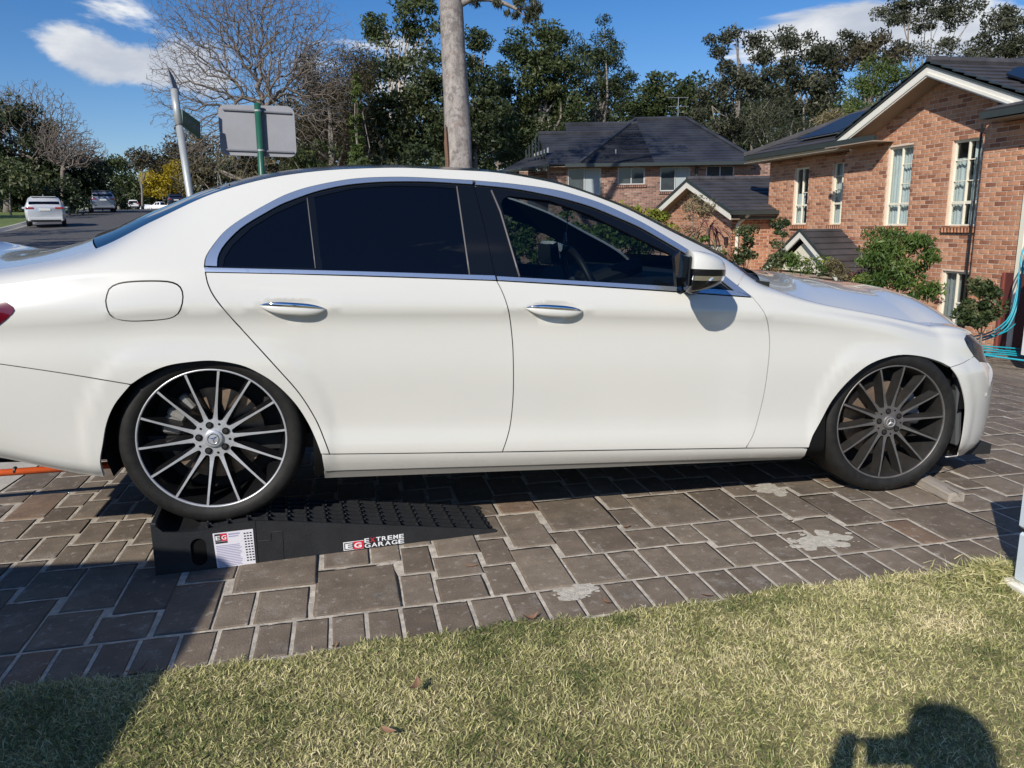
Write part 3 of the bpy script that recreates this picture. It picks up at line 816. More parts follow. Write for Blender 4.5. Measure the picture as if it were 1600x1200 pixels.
# ------------------------------------------------------------ the brick house on the right
def brick_house():
    GX, RX, BX = 12.0, 12.55, 11.7                     # gabled front, recessed front, nearest front
    house = empty('brick_house', (13, 14, -1.6), label='two storey salmon brick house with cream windows and a white gable beside the driveway', cat='house')
    bpy.context.view_layer.update()
    H = empty  # noqa
    inv = Matrix.Translation((-13, -14, 1.6))
    base = house
    def Wd(): return base
    zb = -1.75
    U = np.array([0, -1.0, 0]); N = np.array([-1.0, 0, 0])   # u runs toward the camera side (right in view), outwards is -X
    def rect(p_lt, p_rt, p_lb, p_rb, X, O):
        q = [on_x(*p, X) for p in (p_lt, p_rt, p_lb, p_rb)]
        y0 = (q[0][1]+q[2][1])/2; y1 = (q[1][1]+q[3][1])/2
        zt = (q[0][2]+q[1][2])/2; z0 = (q[2][2]+q[3][2])/2
        return (O[1]-y0, z0-O[2], O[1]-y1, zt-O[2])
    root = bpy.data.objects.new('wall_root', None)       # temporary holder so that world coordinates can be used
    # gabled front
    yL = on_x(1317, 300, GX)[1]; yR = on_x(1553, 300, GX)[1]-.0
    OX = 11.5
    apex = on_x(1450, 103, OX); left = on_x(1307, 217, OX); right = on_x(1600, 157, OX)
    slope = ((apex[2]-left[2])/(left[1]-apex[1])+(apex[2]-right[2])/(apex[1]-right[1]))/2
    ya, za = apex[1], apex[2]
    O = np.array([GX, yL, zb]); W = yL-yR
    def zr(y): return za-.16-slope*abs(y-ya)
    poly = [(0, 0), (W, 0), (W, zr(yR)-zb), (yL-ya, zr(ya)-zb), (0, zr(yL)-zb)]
    wa = rect((1389, 231), (1427, 225.5), (1381, 353), (1418, 353), GX, O)
    wb = rect((1488.7, 220.5), (1536.5, 213.8), (1478, 354), (1523, 354.5), GX, O)
    we = rect((1472, 424), (1515, 424), (1468, 470), (1511, 470), GX, O); we = (we[0], we[3]-1.95, we[2], we[3])
    holes = [wa, wb, we]
    brick_wall(base, O, U, N, poly, holes, M['brick'], M['brick_mortar'], seed=3)
    hb = ((.28, 0, 1, .05), (.53, .5, 1, .02), (.77, .5, 1, .02))
    window(base, O, U, N, wa, bars_h=hb, curtain=[(-.1, 1.1, -.1, 1.1, 'curtain')], seed=2)
    window(base, O, U, N, wb, bars_h=((.28, 0, 1, .06), (.53, 0, 1, .02), (.77, .0, 1, .02)),
           curtain=[(-.1, .36, -.1, .80, 'curtain'), (.55, 1.1, -.1, 1.1, 'curtain')], seed=5)
    window(base, O, U, N, we, bars_h=((.68, .5, 1, .03),), curtain=[(-.1, .5, -.1, 1.1, 'curtain_shade')], seed=7, sill=False)
    # recessed front to the left
    yE = on_x(1200, 330, RX)[1]
    O2 = np.array([RX, yE, zb]); W2 = yE-yL
    ze = on_x(1250, 243, 12.0)[2]
    wc = rect((1242.6, 263), (1264, 260.5), (1238, 351), (1260, 351), RX, O2)
    wd = rect((1301.8, 254), (1325, 251), (1297.7, 351), (1320, 351), RX, O2)
    wd = (wd[0], wd[1], min(wd[0]+(wc[2]-wc[0]), W2-.02), wd[3])
    brick_wall(base, O2, U, N, [(0, 0), (W2, 0), (W2, ze-zb-.02), (0, ze-zb-.02)], [wc, wd], M['brick'], M['brick_mortar'], single=False, seed=4)
    window(base, O2, U, N, wc, bars_h=((.34, 0, 1, .05), (.56, .5, 1, .02)), curtain=[(-.1, .42, -.1, .55, 'curtain'), (.62, 1.1, -.1, 1.1, 'curtain')], seed=3)
    window(base, O2, U, N, wd, bars_h=((.34, 0, 1, .05), (.56, 0, 1, .02), (.78, 0, 1, .02)), curtain=[(-.1, .35, -.1, 1.1, 'curtain'), (.5, 1.1, -.1, 1.1, 'curtain')], seed=4)
    # nearest front at the right edge
    O3 = np.array([BX, yR+.02, zb])
    zg = on_x(1565, 187, 11.3)[2]
    brick_wall(base, O3, U, N, [(0, 0), (7.5, 0), (7.5, zg-zb), (0, zg-zb)], [], M['brick'], M['brick_mortar'], single=False, seed=6)
    # returns and the blind back of the house
    mb = MB()
    mb.box(((BX+GX)/2+.06, yR+.02-.055, (zb+zg)/2), (GX-BX-.1, .11, zg-zb))
    mb.box(((GX+RX)/2+.06, yL-.055, (zb+ze)/2), (RX-GX-.1, .11, ze-zb))
    mb.box((16, yE-.06, (zb+ze)/2), (6.6, .11, ze-zb)); mb.box((19.2, 12.5, (zb+ze)/2), (.11, 17.5, ze-zb)); mb.box((15.6, 4.6, (zb+ze)/2), (7.4, .11, ze-zb))
    mb.build('return_wall', M['brick_mortar'], base)
    # gable roof: bargeboards, gutter edges, soffit, tiled slopes
    yl, yr = left[1], ya-(left[1]-ya)
    for (y0, y1, nm) in ((ya, yl, 'bargeboard'), (ya, yr, 'bargeboard')):
        z0, z1 = za, za-slope*abs(y1-ya)
        for (dz, hgt, th, off, m, n_) in ((-.10, .20, .03, 0, M['white_barge'], 'bargeboard'), (-.145, .05, .02, -.022, M['white_barge'], 'barge_mould'), (.055, .10, .06, -.03, M['gutter'], 'barge_cap')):
            p = [(OX+off, y0, z0+dz+hgt/2), (OX+off, y1, z1+dz+hgt/2), (OX+off, y1, z1+dz-hgt/2), (OX+off, y0, z0+dz-hgt/2)]
            MB().prism(p, (th, 0, 0)).build(n_, m, base)
        p = [(OX+.03, y0, z0-.19), (OX+.03, y1, z1-.19), (GX+.02, y1, z1-.19), (GX+.02, y0, z0-.19)]
        MB().prism(p, (0, 0, .02)).build('soffit', M['soffit'], base)
    roof_plane(base, [(OX-.03, yr, za-slope*abs(yr-ya)+.06), (19, yr, za-slope*abs(yr-ya)+.06), (19, ya, za+.06), (OX-.03, ya, za+.06)], M['tile'])
    roof_plane(base, [(OX-.03, yl, za-slope*abs(yl-ya)+.06), (19, yl, za-slope*abs(yl-ya)+.06), (19, ya, za+.06), (OX-.03, ya, za+.06)], M['tile'])
    k = MB()
    for i in range(17): k.tube([(OX+i*.42, ya, za+.10), (OX+i*.42+.40, ya, za+.105)], [.085, .095], 8)
    k.build('ridge_capping', M['tile'], base)
    # nearer roof over the right part: gutter, soffit, slope with a solar panel
    ys = on_x(1531, 180, 11.2)[1]
    zgt = on_x(1560, 176, 11.2)[2]
    def gutter(x, y0, y1, z, nm='gutter'):
        prof = [(0, 0), (.0, .115), (.02, .115), (.02, .02), (.115, .02), (.115, .10), (.13, .10), (.13, 0)]
        MB().prism([(x+a, y0, z+b) for a, b in prof], (0, y1-y0, 0)).build(nm, M['gutter'], base)
    gutter(11.2, ys, 4.4, zgt-.06); MB().box((11.2+.065, ys+.006, zgt-.0), (.13, .012, .12)).build('gutter_end', M['gutter'], base)
    MB().box((11.5, (ys+4.4)/2, zgt-.085), (.5, ys-4.4, .015)).build('soffit', M['soffit'], base)
    MB().box((11.345, (ys+4.4)/2, zgt-.005), (.025, ys-4.4, .16)).build('fascia', M['gutter'], base)
    tp = tan(radians(23))
    roof_plane(base, [(11.25, ys, zgt+.06), (11.25, 4.4, zgt+.06), (16, 4.4, zgt+.06+4.75*tp), (16, ys, zgt+.06+4.75*tp)], M['tile'])
    # left recessed roof: eave gutter, hip and solar panels
    xg = 12.0; y_l = on_x(1163, 252, xg)[1]; zl = on_x(1250, 236, xg)[2]
    gutter(xg-.02, y_l, yL+.0, zl-.02)
    MB().box((xg+.125, (y_l+yL)/2, zl+.01), (.025, y_l-yL, .2)).build('fascia', M['gutter'], base)
    MB().box(((xg+RX)/2+.05, (y_l+yL)/2, zl-.10), (RX-xg+.1, y_l-yL, .015)).build('soffit', M['soffit'], base)
    MB().box((xg+.12, (y_l+yL)/2, zl-.07), (.02, y_l-yL, .1)).build('fascia_lower', M['cream'], base)
    tq = tan(radians(23)); run = 4.5
    roof_plane(base, [(xg+.02, y_l, zl+.1), (xg+.02, ya-1, zl+.1), (xg+run, ya-1, zl+.1+run*tq), (xg+run, y_l-run, zl+.1+run*tq)], M['tile'])
    roof_plane(base, [(xg+.02, y_l, zl+.1), (xg+2*run, y_l, zl+.1), (xg+run, y_l-run, zl+.1+run*tq)], M['tile'])
    MB().tube([(xg, y_l, zl+.14), (xg+run, y_l-run, zl+.15+run*tq)], .08, 8).build('hip_capping', M['tile'], base)
    for i in range(2):
        y = y_l-2.15-i*1.75
        P = [(xg+.35, y, zl+.1+.35*tq+.09), (xg+.35, y-1.68, zl+.1+.35*tq+.09), (xg+1.95, y-1.68, zl+.1+1.95*tq+.09), (xg+1.95, y, zl+.1+1.95*tq+.09)]
        sp = MB().prism(P, (0, 0, .035)).build('solar_panel', M['solar'], base)
        MB().tube(P+[P[0]], .012, 5).build('panel_frame', M['steel'], sp)
    # gutter return across the foot of the gable
    yr0, yr1 = yL+.02, on_x(1370, 213, 11.55)[1]
    gutter(11.45, yr0, yr1, on_x(1345, 219, 11.5)[2]-.05)
    MB().box((11.72, (yr0+yr1)/2, on_x(1345, 219, 11.5)[2]-.06), (.55, yr0-yr1, .02)).build('soffit', M['soffit'], base)
    # panels and clip on the near roof slope at the top right
    zq = za+.12
    P = [on_plane(px, py, (15, ya-.6, za-slope*.6+.13), np.array([0, -slope, 1])/sqrt(1+slope**2)) for px, py in ((1588, 108), (1640, 104), (1640, 140), (1572, 118))]
    MB().prism([tuple(p) for p in P], (0, 0, .04)).build('solar_panel', M['solar'], base)
    # downpipe, cables and flashing
    MB().tube([(BX-.045, yR+.07, zgt-.08), (BX-.045, yR+.07, zb)], .019, 8).build('downpipe', M['black_plastic'], base)
    # entry porch between the two fronts
    PX = 10.9
    a = on_x(1250, 362, PX); l = on_x(1193, 403, PX); r = on_x(1292, 398, PX)
    hw = max(abs(a[1]-l[1]), abs(a[1]-r[1])); zl_, = (a[2]-.62*hw,)
    for s in (1, -1):
        y1 = a[1]+s*hw
        for (dz, hg, m, n_, off) in ((-.07, .15, M['white_barge'], 'bargeboard', 0), (.045, .07, M['gutter'], 'barge_cap', -.02)):
            MB().prism([(PX+off, a[1], a[2]+dz+hg/2), (PX+off, y1, zl_+dz+hg/2), (PX+off, y1, zl_+dz-hg/2), (PX+off, a[1], a[2]+dz-hg/2)], (.04, 0, 0)).build(n_, m, base)
        roof_plane(base, [(PX, y1, zl_+.04), (RX+.0, y1, zl_+.04), (RX+.0, a[1], a[2]+.04), (PX, a[1], a[2]+.04)], M['tile'], course=.25)
    MB().prism([(PX+.18, a[1], a[2]-.2), (PX+.18, a[1]+hw*.75, zl_+.02), (PX+.18, a[1]-hw*.75, zl_+.02)], (.04, 0, 0)).build('porch_gable', M['cream'], base)
    gutter(PX+.05, a[1]-hw-.06, a[1]-hw+.06, zl_-.05)
    MB().box(((PX+RX)/2, a[1]-hw-.03, zl_-.0), (RX-PX, .1, .1)).build('porch_gutter', M['gutter'], base)
    MB().box(((PX+RX)/2, a[1], zl_-.05), (RX-PX-.1, 2*hw-.1, .03)).build('porch_ceiling', M['soffit'], base)
    for s in (1, -1): MB().bbox((PX+.22, a[1]+s*(hw-.2), (zb+zl_)/2), (.16, .16, zl_-zb-.05), .01).build('porch_post', M['cream'], base)
    fl = on_x(1325, 392, 11.2)
    MB().add([(11.0, yL-.62, zl_-.02), (GX-.012, yL-.55, zl_+.04), (GX-.012, yL+.0, zl_+.42), (11.6, yL-.02, zl_+.30)], [(0, 1, 2, 3)]).build('flashing', M['lead'], base)
    MB().tube([(GX-.06, yL-.42, zl_+.22), (GX-.06, yL-.42, zl_+.42), (GX-.10, yL-.42, zl_+.48)], .04, 8).build('roof_vent', M['black_plastic'], base)
    # brown service door and pale jamb at the far right
    dy = on_x(1572, 470, BX)[1]
    dz = on_x(1565, 425, BX)[2]
    dr = MB().bbox((BX-.03, dy-.28, (dz+zb)/2), (.05, .62, dz-zb), .006).build('service_door', M['door_brown'], base)
    MB().bbox((BX-.05, dy+.04, (dz+zb)/2), (.08, .06, dz-zb), .008).build('door_jamb', mat('red brown jamb', (.22, .06, .045), .5), dr)
    MB().bbox((BX-.04, on_x(1597, 400, BX)[1], zb+2.2), (.06, .12, 4.2), .01).build('corner_trim', M['cream'], base)
    for o in list(base.children): o.matrix_parent_inverse = inv
    return dict(yL=yL, yR=yR, yE=yE, zb=zb, GX=GX, RX=RX, BX=BX)
HI = brick_house()

# ------------------------------------------------------------ brick garage with its gable towards the drive
def brick_garage():
    X0 = 11.35; zb = -1.8; X1 = HI['RX']-.02
    c = on_x(1146, 350, X0)                              # near corner
    ap = on_x(1073, 284, X0-.3); rt = on_x(1141, 333, X0-.3)
    ya, za = ap[1], ap[2]; hw = ya-rt[1]; sl = (za-rt[2])/hw
    root = empty('brick_garage', (X0, ya, zb), label='low brick garage with a white edged gable and dark tiles between the two houses', cat='garage')
    inv = Matrix.Translation((-X0, -ya, -zb))
    yc = rt[1]+.35; yf = 2*ya-yc
    U = np.array([0, -1.0, 0]); N = np.array([-1.0, 0, 0]); O = np.array([X0, yf, zb]); W = yf-yc
    ze = za-sl*(hw-.35)-.15
    q = on_x(1042, 392, X0)
    doors = [(.45, 0.02, W-.62, 2.35)]
    brick_wall(root, O, U, N, [(0, 0), (W, 0), (W, ze-zb), (W/2, za-.2-zb), (0, ze-zb)], doors, M['brick'], M['brick_mortar'], single=False, seed=9)
    d = MB().box((X0+.09, (yf+yc)/2-.0, zb+1.18), (.03, W-1.05, 2.33)).build('garage_door', M['garage_door'], root)
    for i in range(5):
        MB().bbox((X0+.07, (yf+yc)/2, zb+.25+i*.47), (.02, W-1.1, .40), .008).build('door_panel', M['garage_door'], d)
    MB().box((X0+.05, yc+.66, zb+1.2), (.08, .08, 2.4)).build('door_jamb', M['cream'], root)
    O2 = np.array([X0, yc, zb]); U2 = np.array([1.0, 0, 0]); N2 = np.array([0, -1.0, 0])
    brick_wall(root, O2, U2, N2, [(0, 0), (X1-X0, 0), (X1-X0, ze-zb), (0, ze-zb)], [], M['brick'], M['brick_mortar'], single=False, seed=10)
    MB().box((16, yf-.05, (zb+ze)/2), (9, .1, ze-zb)).build('return_wall', M['brick_mortar'], root)
    for s in (1, -1):
        y1 = ya+s*hw
        z1 = za-sl*hw
        for (dz, hg, th, off, m, n_) in ((-.09, .2, .03, 0, M['white_barge'], 'bargeboard'), (.05, .09, .05, -.025, M['gutter'], 'barge_cap')):
            MB().prism([(X0-.3+off, ya, za+dz+hg/2), (X0-.3+off, y1, z1+dz+hg/2), (X0-.3+off, y1, z1+dz-hg/2), (X0-.3+off, ya, za+dz-hg/2)], (th, 0, 0)).build(n_, m, root)
        MB().prism([(X0-.27, ya, za-.18), (X0-.27, y1, z1-.18), (X0+.01, y1, z1-.18), (X0+.01, ya, za-.18)], (0, 0, .02)).build('soffit', M['soffit'], root)
        x2 = 12.0 if s < 0 else 17
        x3 = HI['RX']-.05 if s < 0 else 17
        roof_plane(root, [(X0-.32, y1, z1+.06), (x3, y1, z1+.06), (17 if s > 0 else 14.8, ya, za+.06), (X0-.32, ya, za+.06)], M['tile'])
    k = MB()
    for i in range(9): k.tube([(X0-.3+i*.42, ya, za+.09), (X0+.1+i*.42, ya, za+.095)], [.08, .09], 8)
    k.build('ridge_capping', M['tile'], root)
    prof = [(0, 0), (0, .115), (.02, .115), (.02, .02), (.115, .02), (.115, .10), (.13, .10), (.13, 0)]
    zg = za-sl*hw-.05
    MB().prism([(X0-.3, rt[1]-.12+a, zg+b) for a, b in prof], (X1-X0+.3, 0, 0)).build('gutter', M['gutter'], root)
    MB().box(((X0+X1)/2, (rt[1]+yc)/2, zg-.03), (X1-X0, yc-rt[1], .02)).build('soffit', M['soffit'], root)
    MB().box(((X0+X1)/2-.1, rt[1]+.03, zg-.06), (X1-X0+.2, .025, .16)).build('fascia', M['gutter'], root)
    dp = MB().tube([(X0+.25, rt[1]-.05, zg), (X0+.16, yc-.06, zg-.22), (X0+.1, yc-.06, zg-.3), (X0+.1, yc-.06, zb)], .05, 8).build('downpipe', M['cream'], root)
    p = on_y(1122, 362, yc-.1)
    MB().bbox((X0-.06, yc+.28, zg-.75), (.10, .12, .24), .02).build('wall_lantern', M['black_plastic'], root)
    for o in list(root.children): o.matrix_parent_inverse = inv
brick_garage()

# ------------------------------------------------------------ dark roofed house further back
def far_house():
    fwd = np.array([sin(YAW), cos(YAW), 0]); rgt = np.array([cos(YAW), -sin(YAW), 0])
    D = 34.0; p0 = EYE*[1, 1, 0]+fwd*D
    def at(px, py, d=D): return on_plane(px, py, EYE+fwd*d, fwd)
    def uz(px, py, d=D): q = at(px, py, d); return q @ rgt, q[2]
    zb = -1.9
    root = empty('dark_roofed_house', tuple(at(990, 300)*[1, 1, 0]+[0, 0, zb]), label='two storey brown brick house with a blue black hipped roof among the trees', cat='house')
    inv = Matrix.Translation(-Vector(root.location))
    base_pt = fwd*D
    def P(u, z, d=0): q = rgt*u+fwd*(D+d); return (q[0], q[1], z)
    uL, _ = uz(858, 280); uR, _ = uz(1210, 280); ze = uz(1000, 257)[1]
    O = np.array(P(uL, zb)); W = uR-uL
    wins = []
    for (x0, y0, x1, y1) in ((887, 262, 939, 305), (965, 261, 1008, 289), (1031, 260, 1079, 299), (1103, 258, 1148, 277)):
        a = uz(x0, y1); b = uz(x1, y0); wins.append((a[0]-uL, a[1]-zb, b[0]-uL, min(b[1], ze-.06)-zb))
    brick_wall(root, O, rgt, -fwd, [(0, 0), (W, 0), (W, ze-zb), (0, ze-zb)], wins, M['brick_far'], M['brick_mortar_far'], single=False, seed=12)
    for i, w in enumerate(wins):
        f = window(root, O, rgt, -fwd, w, frame_m=mat('pale grey frame', (.55, .55, .53), .5) if i == 0 else bpy.data.materials['pale grey frame'],
                   pane_m=M['pane_dark'], fw=.05, seed=i, sill=(i != 0), sill_m=M['brick_far'], deep=.06)
        a, b, c, d = w
        Rm = Matrix(((rgt[0], fwd[0], 0), (rgt[1], fwd[1], 0), (0, 0, 1)))
        if i in (0, 2): MB().box(tuple(O+rgt*((a+c)/2+(c-a)*.25)+Zv*((b+d)/2)-fwd*(-.055)), ((c-a)*.44, .008, d-b-.1), Rm).build('blind', M['blind'], f)
    MB().box((0, 0, 0), (1, 1, 1))
    # side and back
    mb = MB()
    mb.prism([P(uL, zb, .12), P(uL, ze, .12), P(uL, ze, 9), P(uL, zb, 9)], tuple(rgt*.1)); mb.prism([P(uR-.1, zb, .12), P(uR-.1, ze, .12), P(uR-.1, ze, 9), P(uR-.1, zb, 9)], tuple(rgt*.1))
    mb.prism([P(uL, zb, 9), P(uR, zb, 9), P(uR, ze, 9), P(uL, ze, 9)], tuple(fwd*.1))
    mb.build('side_wall', M['brick_mortar_far'], root)
    # set-back left wing wall under the lower roof
    O5 = np.array(P(uz(812, 280)[0], zb, 1.5))
    brick_wall(root, O5, rgt, -fwd, [(0, 0), (uL-uz(812, 280)[0]-.02, 0), (uL-uz(812, 280)[0]-.02, ze-zb-.1), (0, ze-zb-.1)], [], M['brick_far'], M['brick_mortar_far'], single=False, seed=13)
    zl = ze+.02; run = 5.2
    e0 = uz(852, 256, D-.5)[0]; e1 = uz(1184, 250, D-.5)[0]
    zr = uz(1030, 187, D+run-.5)[1]; r0 = uz(993, 187, D+run-.5)[0]; r1 = uz(1072, 187, D+run-.5)[0]
    ee0 = uz(905, 256, D-.5)[0]
    A, B = P(ee0, zl, -.5), P(e1, zl, -.5); Cc, Dd = P(r1, zr, run-.5), P(r0, zr, run-.5)
    roof_plane(root, [A, B, Cc, Dd], M['tile_far'], course=.33)
    roof_plane(root, [B, P(e1, zl, 2*run-.5), Cc], M['tile_far'], course=.33)
    roof_plane(root, [A, P(ee0, zl, 2*run-.5), Dd], M['tile_far'], course=.33)
    roof_plane(root, [P(ee0, zl, 2*run-.5), P(e1, zl, 2*run-.5), Cc, Dd], M['tile_far'], course=.33)
    for a, b in ((A, Dd), (B, Cc), (Dd, Cc)):
        MB().tube([tuple(np.array(a)+[0, 0, .05]), tuple(np.array(b)+[0, 0, .06])], .09, 6).build('hip_capping', M['tile_far'], root)
    # two lower ridges stepping down to the left, the last with a battened gable
    sl = (zr-zl)/run
    for (pxl, pyr, back) in ((883, 196, 0.0), (841, 210, 0.02)):
        d = 3.2
        for _ in range(6):
            zz = uz(pxl, pyr, D+d-.5)[1]; d = (zz-zl)/sl
        ul = uz(pxl, pyr, D+d-.5)[0]; ur = r0 if pxl > 860 else uz(960, 210, D+d-.5)[0]
        el = uz(pxl+14, 258, D-.5)[0] if pxl < 860 else uz(pxl+8, 256, D-.5)[0]
        q = [P(el, zl-back, -.5-back), P(max(ee0+.4, ur), zl-back, -.5-back), P(ur, zz-back, d-.5), P(ul, zz-back, d-.5)]
        roof_plane(root, q, M['tile_far'], course=.33)
        roof_plane(root, [P(el, zl-back, 2*d-.5), P(max(ee0+.4, ur), zl-back, 2*d-.5), P(ur, zz-back, d-.5), P(ul, zz-back, d-.5)], M['tile_far'], course=.33)
        MB().tube([P(ul, zz+.05, d-.5), P(ur, zz+.05, d-.5)], .08, 6).build('ridge_capping', M['tile_far'], root)
        tri = [P(ul+.15, zz-.1, d-.5), P(el+.1, zl-.0, -.3), P(el+.1, zl, 2*d-.7)]
        MB().prism(tri, tuple(rgt*.06)).build('gable_end', M['gutter'], root)
    # battened face of the left gable, seen at a slant
    for i in range(7):
        t = i/6; q = at(822+t*30, 243+7-3*t-abs(t-.35)*4, D+.3); h = .9*(1-abs(t-.55)*1.3)+.08
        MB().box((q[0], q[1], q[2]+h/2+.05), (.05, .05, h)).build('gable_batten', M['gutter'], root)
    q0, q1 = at(832, 245, D+.4), at(857, 238, D+.4)
    MB().prism([tuple(q0), tuple(q1), tuple(q1+[0, 0, .2]), tuple(q0+[0, 0, .1])], tuple(fwd*.05)).build('gable_panel', M['white_barge'], root)
    # low skirt roof on the left
    S = [P(uz(778, 270, D-.9)[0], uz(778, 270, D-.9)[1], -.9), P(uz(858, 259, D-.9)[0], uz(858, 259, D-.9)[1], -.9), P(uz(858, 245, D+1.2)[0], uz(858, 245, D+1.2)[1], 1.2), P(uz(820, 247, D+1.2)[0], uz(820, 247, D+1.2)[1], 1.2)]
    roof_plane(root, S, M['tile_far'], course=.3)
    MB().tube([S[0], S[1]], .06, 6).build('gutter', M['gutter'], root)
    MB().prism([P(ee0-.6, zl-.12, -.56), P(e1, zl-.12, -.56), P(e1, zl+.02, -.56), P(ee0-.6, zl+.02, -.56)], tuple(fwd*.1)).build('gutter', M['gutter'], root)
    MB().prism([P(uL, zl-.10, -.46), P(e1, zl-.10, -.46), P(e1, zl-.10, .0), P(uL, zl-.10, .0)], (0, 0, .02)).build('soffit', M['soffit'], root)
    for px in (1088,):
        a = uz(px, 255); MB().tube([P(a[0], ze, -.06), P(a[0], zb, -.06)], .05, 6).build('downpipe', M['gutter'], root)
    pq = uz(962, 249, D+.6); MB().tube([P(pq[0], pq[1]-.1, .6), P(pq[0], pq[1]+.42, .6)], .03, 6).build('vent_pipe', M['steel'], root)
    for o in list(root.children): o.matrix_parent_inverse = inv
    # antenna on the roof
    a = at(1059, 190, D+6); t = at(1059, 152, D+6)
    an = empty('tv_antenna', tuple(a), label='thin grey television antenna rising behind the dark hipped roof', cat='antenna')
    mk = lambda n, b: b.build(n, M['steel'], an)
    h = t[2]-a[2]
    mk('mast', MB().tube([(0, 0, -.6), (0, 0, h)], .022, 6))
    for k, zz in enumerate((h-.02, h*.62)):
        mk('boom', MB().tube([tuple(-rgt*.5+Zv*zz), tuple(rgt*.5+Zv*zz)], .014, 5))
        for i in range(6): mk('element', MB().tube([tuple(rgt*(-.45+.18*i)-fwd*.3+Zv*zz), tuple(rgt*(-.45+.18*i)+fwd*.3+Zv*zz)], .008, 4))
far_house()
# ================================================================== TREES AND PLANTS
RAMPS = dict(
    dark=[(0, (.020, .031, .014)), (.5, (.046, .064, .025)), (1, (.095, .112, .044))],
    mid=[(0, (.026, .041, .015)), (.5, (.066, .088, .030)), (1, (.13, .148, .055))],
    gum=[(0, (.028, .034, .020)), (.5, (.066, .074, .042)), (1, (.125, .125, .078))],
    rust=[(0, (.035, .030, .017)), (.5, (.078, .066, .034)), (1, (.125, .105, .058))],
    bright=[(0, (.035, .065, .016)), (.5, (.085, .125, .03)), (1, (.19, .21, .065))],
    wattle=[(0, (.10, .085, .010)), (.5, (.34, .25, .012)), (1, (.55, .42, .035))],
    hedge=[(0, (.06, .09, .012)), (.5, (.20, .22, .028)), (1, (.42, .38, .06))],
    fern=[(0, (.03, .065, .012)), (.5, (.085, .14, .03)), (.85, (.19, .24, .065)), (1, (.5, .42, .03))],
    glossy=[(0, (.022, .04, .014)), (.5, (.06, .085, .03)), (1, (.2, .21, .10))],
    straw=[(0, (.08, .07, .03)), (.5, (.2, .17, .09)), (1, (.36, .31, .18))],
    purple=[(0, (.05, .018, .022)), (.5, (.14, .055, .055)), (1, (.3, .16, .13))])
for k_, r_ in RAMPS.items(): M['leaf_'+k_] = leaf_mat(k_+' foliage', r_, .5, .22, .3)
M['bark_grey'] = mat('grey bark', (.20, .175, .15), .9, var=.35, scale=6, bump=.5, bscale=30)
M['bark_pale'] = mat('pale gum bark', (.42, .38, .33), .8, var=.2, scale=5, bump=.3, bscale=30, stretch=(1, 1, .3))
M['bark_bare'] = mat('bare winter wood', (.175, .145, .12), .9, var=.2, scale=3)
M['bark_dark'] = mat('dark bark', (.07, .055, .045), .9, var=.3, scale=6, bump=.5, bscale=30)

def leaf_cards(C, size, tone, R, aspect=.45, droop=0.0, flat=0.0):
    """lozenge leaves at centres C"""
    n = len(C)
    far = size > 9.9
    size = size % 10
    a = R.normal(0, 1, (n, 3)); a[:, 2] = a[:, 2]*(1-flat)-droop*2.0; a /= np.linalg.norm(a, axis=1)[:, None]+1e-9
    b = R.normal(0, 1, (n, 3)); b -= a*(b*a).sum(1)[:, None]; b /= np.linalg.norm(b, axis=1)[:, None]+1e-9
    s = (size*R.uniform(.6, 1.35, n))[:, None]
    if far:                                              # distant foliage: one sliver per leaf
        V = np.stack([C-a*s*.5-b*s*aspect*.5, C-a*s*.5+b*s*aspect*.5, C+a*s*.5], 1)
        return V.reshape(-1, 3), np.arange(n*3).reshape(n, 3), np.repeat(np.clip(tone, 0, 1), 3)
    V = np.stack([C-a*s*.5, C+b*s*aspect*.5-a*s*.05, C+a*s*.5, C-b*s*aspect*.5-a*s*.05], 1)
    return V.reshape(-1, 3), np.arange(n*4).reshape(n, 4), np.repeat(np.clip(tone, 0, 1), 4)
def crown(name, parent, blobs, D, kind, leaf, dens, R, cl_r=.5, per=26, aspect=.45, droop=0, flat=0, depth=.8, hollow=.45, zsq=.7, world_=False, org=None):
    """leaf clumps scattered through ellipsoids; blobs (px, py, rx, ry[, dD]) as seen in the photograph at camera depth D"""
    CC, TT = [], []
    far = D > 30
    if far: leaf, per, cl_r = leaf*.80, per*2.1, cl_r*1.30
    for bl in blobs:
        px, py, rx, ry = bl[:4]; d = D+(bl[4] if len(bl) > 4 else 0)
        c = at_depth(px, py, d); a = rx*d/FPX; b = ry*d/FPX; dd = max(.25, depth*.5*(a+b)) if a < 4*b else depth*b*1.5
        n = max(3, int((2.3 if far else 1.25)*dens*pi*a*b/(cl_r*cl_r)))
        v = R.normal(0, 1, (n, 3)); v /= np.linalg.norm(v, axis=1)[:, None]
        r = (hollow+(1-hollow)*R.random(n)**.6)[:, None]
        v = v*r
        rt_h = np.array([cos(YAW), -sin(YAW), 0]); fw_h = np.array([sin(YAW), cos(YAW), 0])
        P = c+rt_h*(v[:, :1]*a)+Zv*(v[:, 2:]*b)+fw_h*(v[:, 1:2]*dd)
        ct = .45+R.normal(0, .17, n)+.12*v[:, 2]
        m = max(4, int(per*FILL))
        off = R.normal(0, 1, (n, m, 3)); off /= np.linalg.norm(off, axis=2)[:, :, None]
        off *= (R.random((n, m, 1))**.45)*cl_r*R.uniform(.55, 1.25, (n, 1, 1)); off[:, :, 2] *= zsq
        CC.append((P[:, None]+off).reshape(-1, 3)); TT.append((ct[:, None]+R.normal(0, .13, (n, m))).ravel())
    C = np.concatenate(CC); T = np.concatenate(TT)
    if org is not None: C = C-np.asarray(org)
    V, F, T = leaf_cards(C, leaf*1.35+(10 if far else 0), T, R, aspect, droop, flat)
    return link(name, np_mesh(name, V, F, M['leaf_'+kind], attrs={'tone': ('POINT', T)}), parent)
NTREE = 0
FILL = 2.6
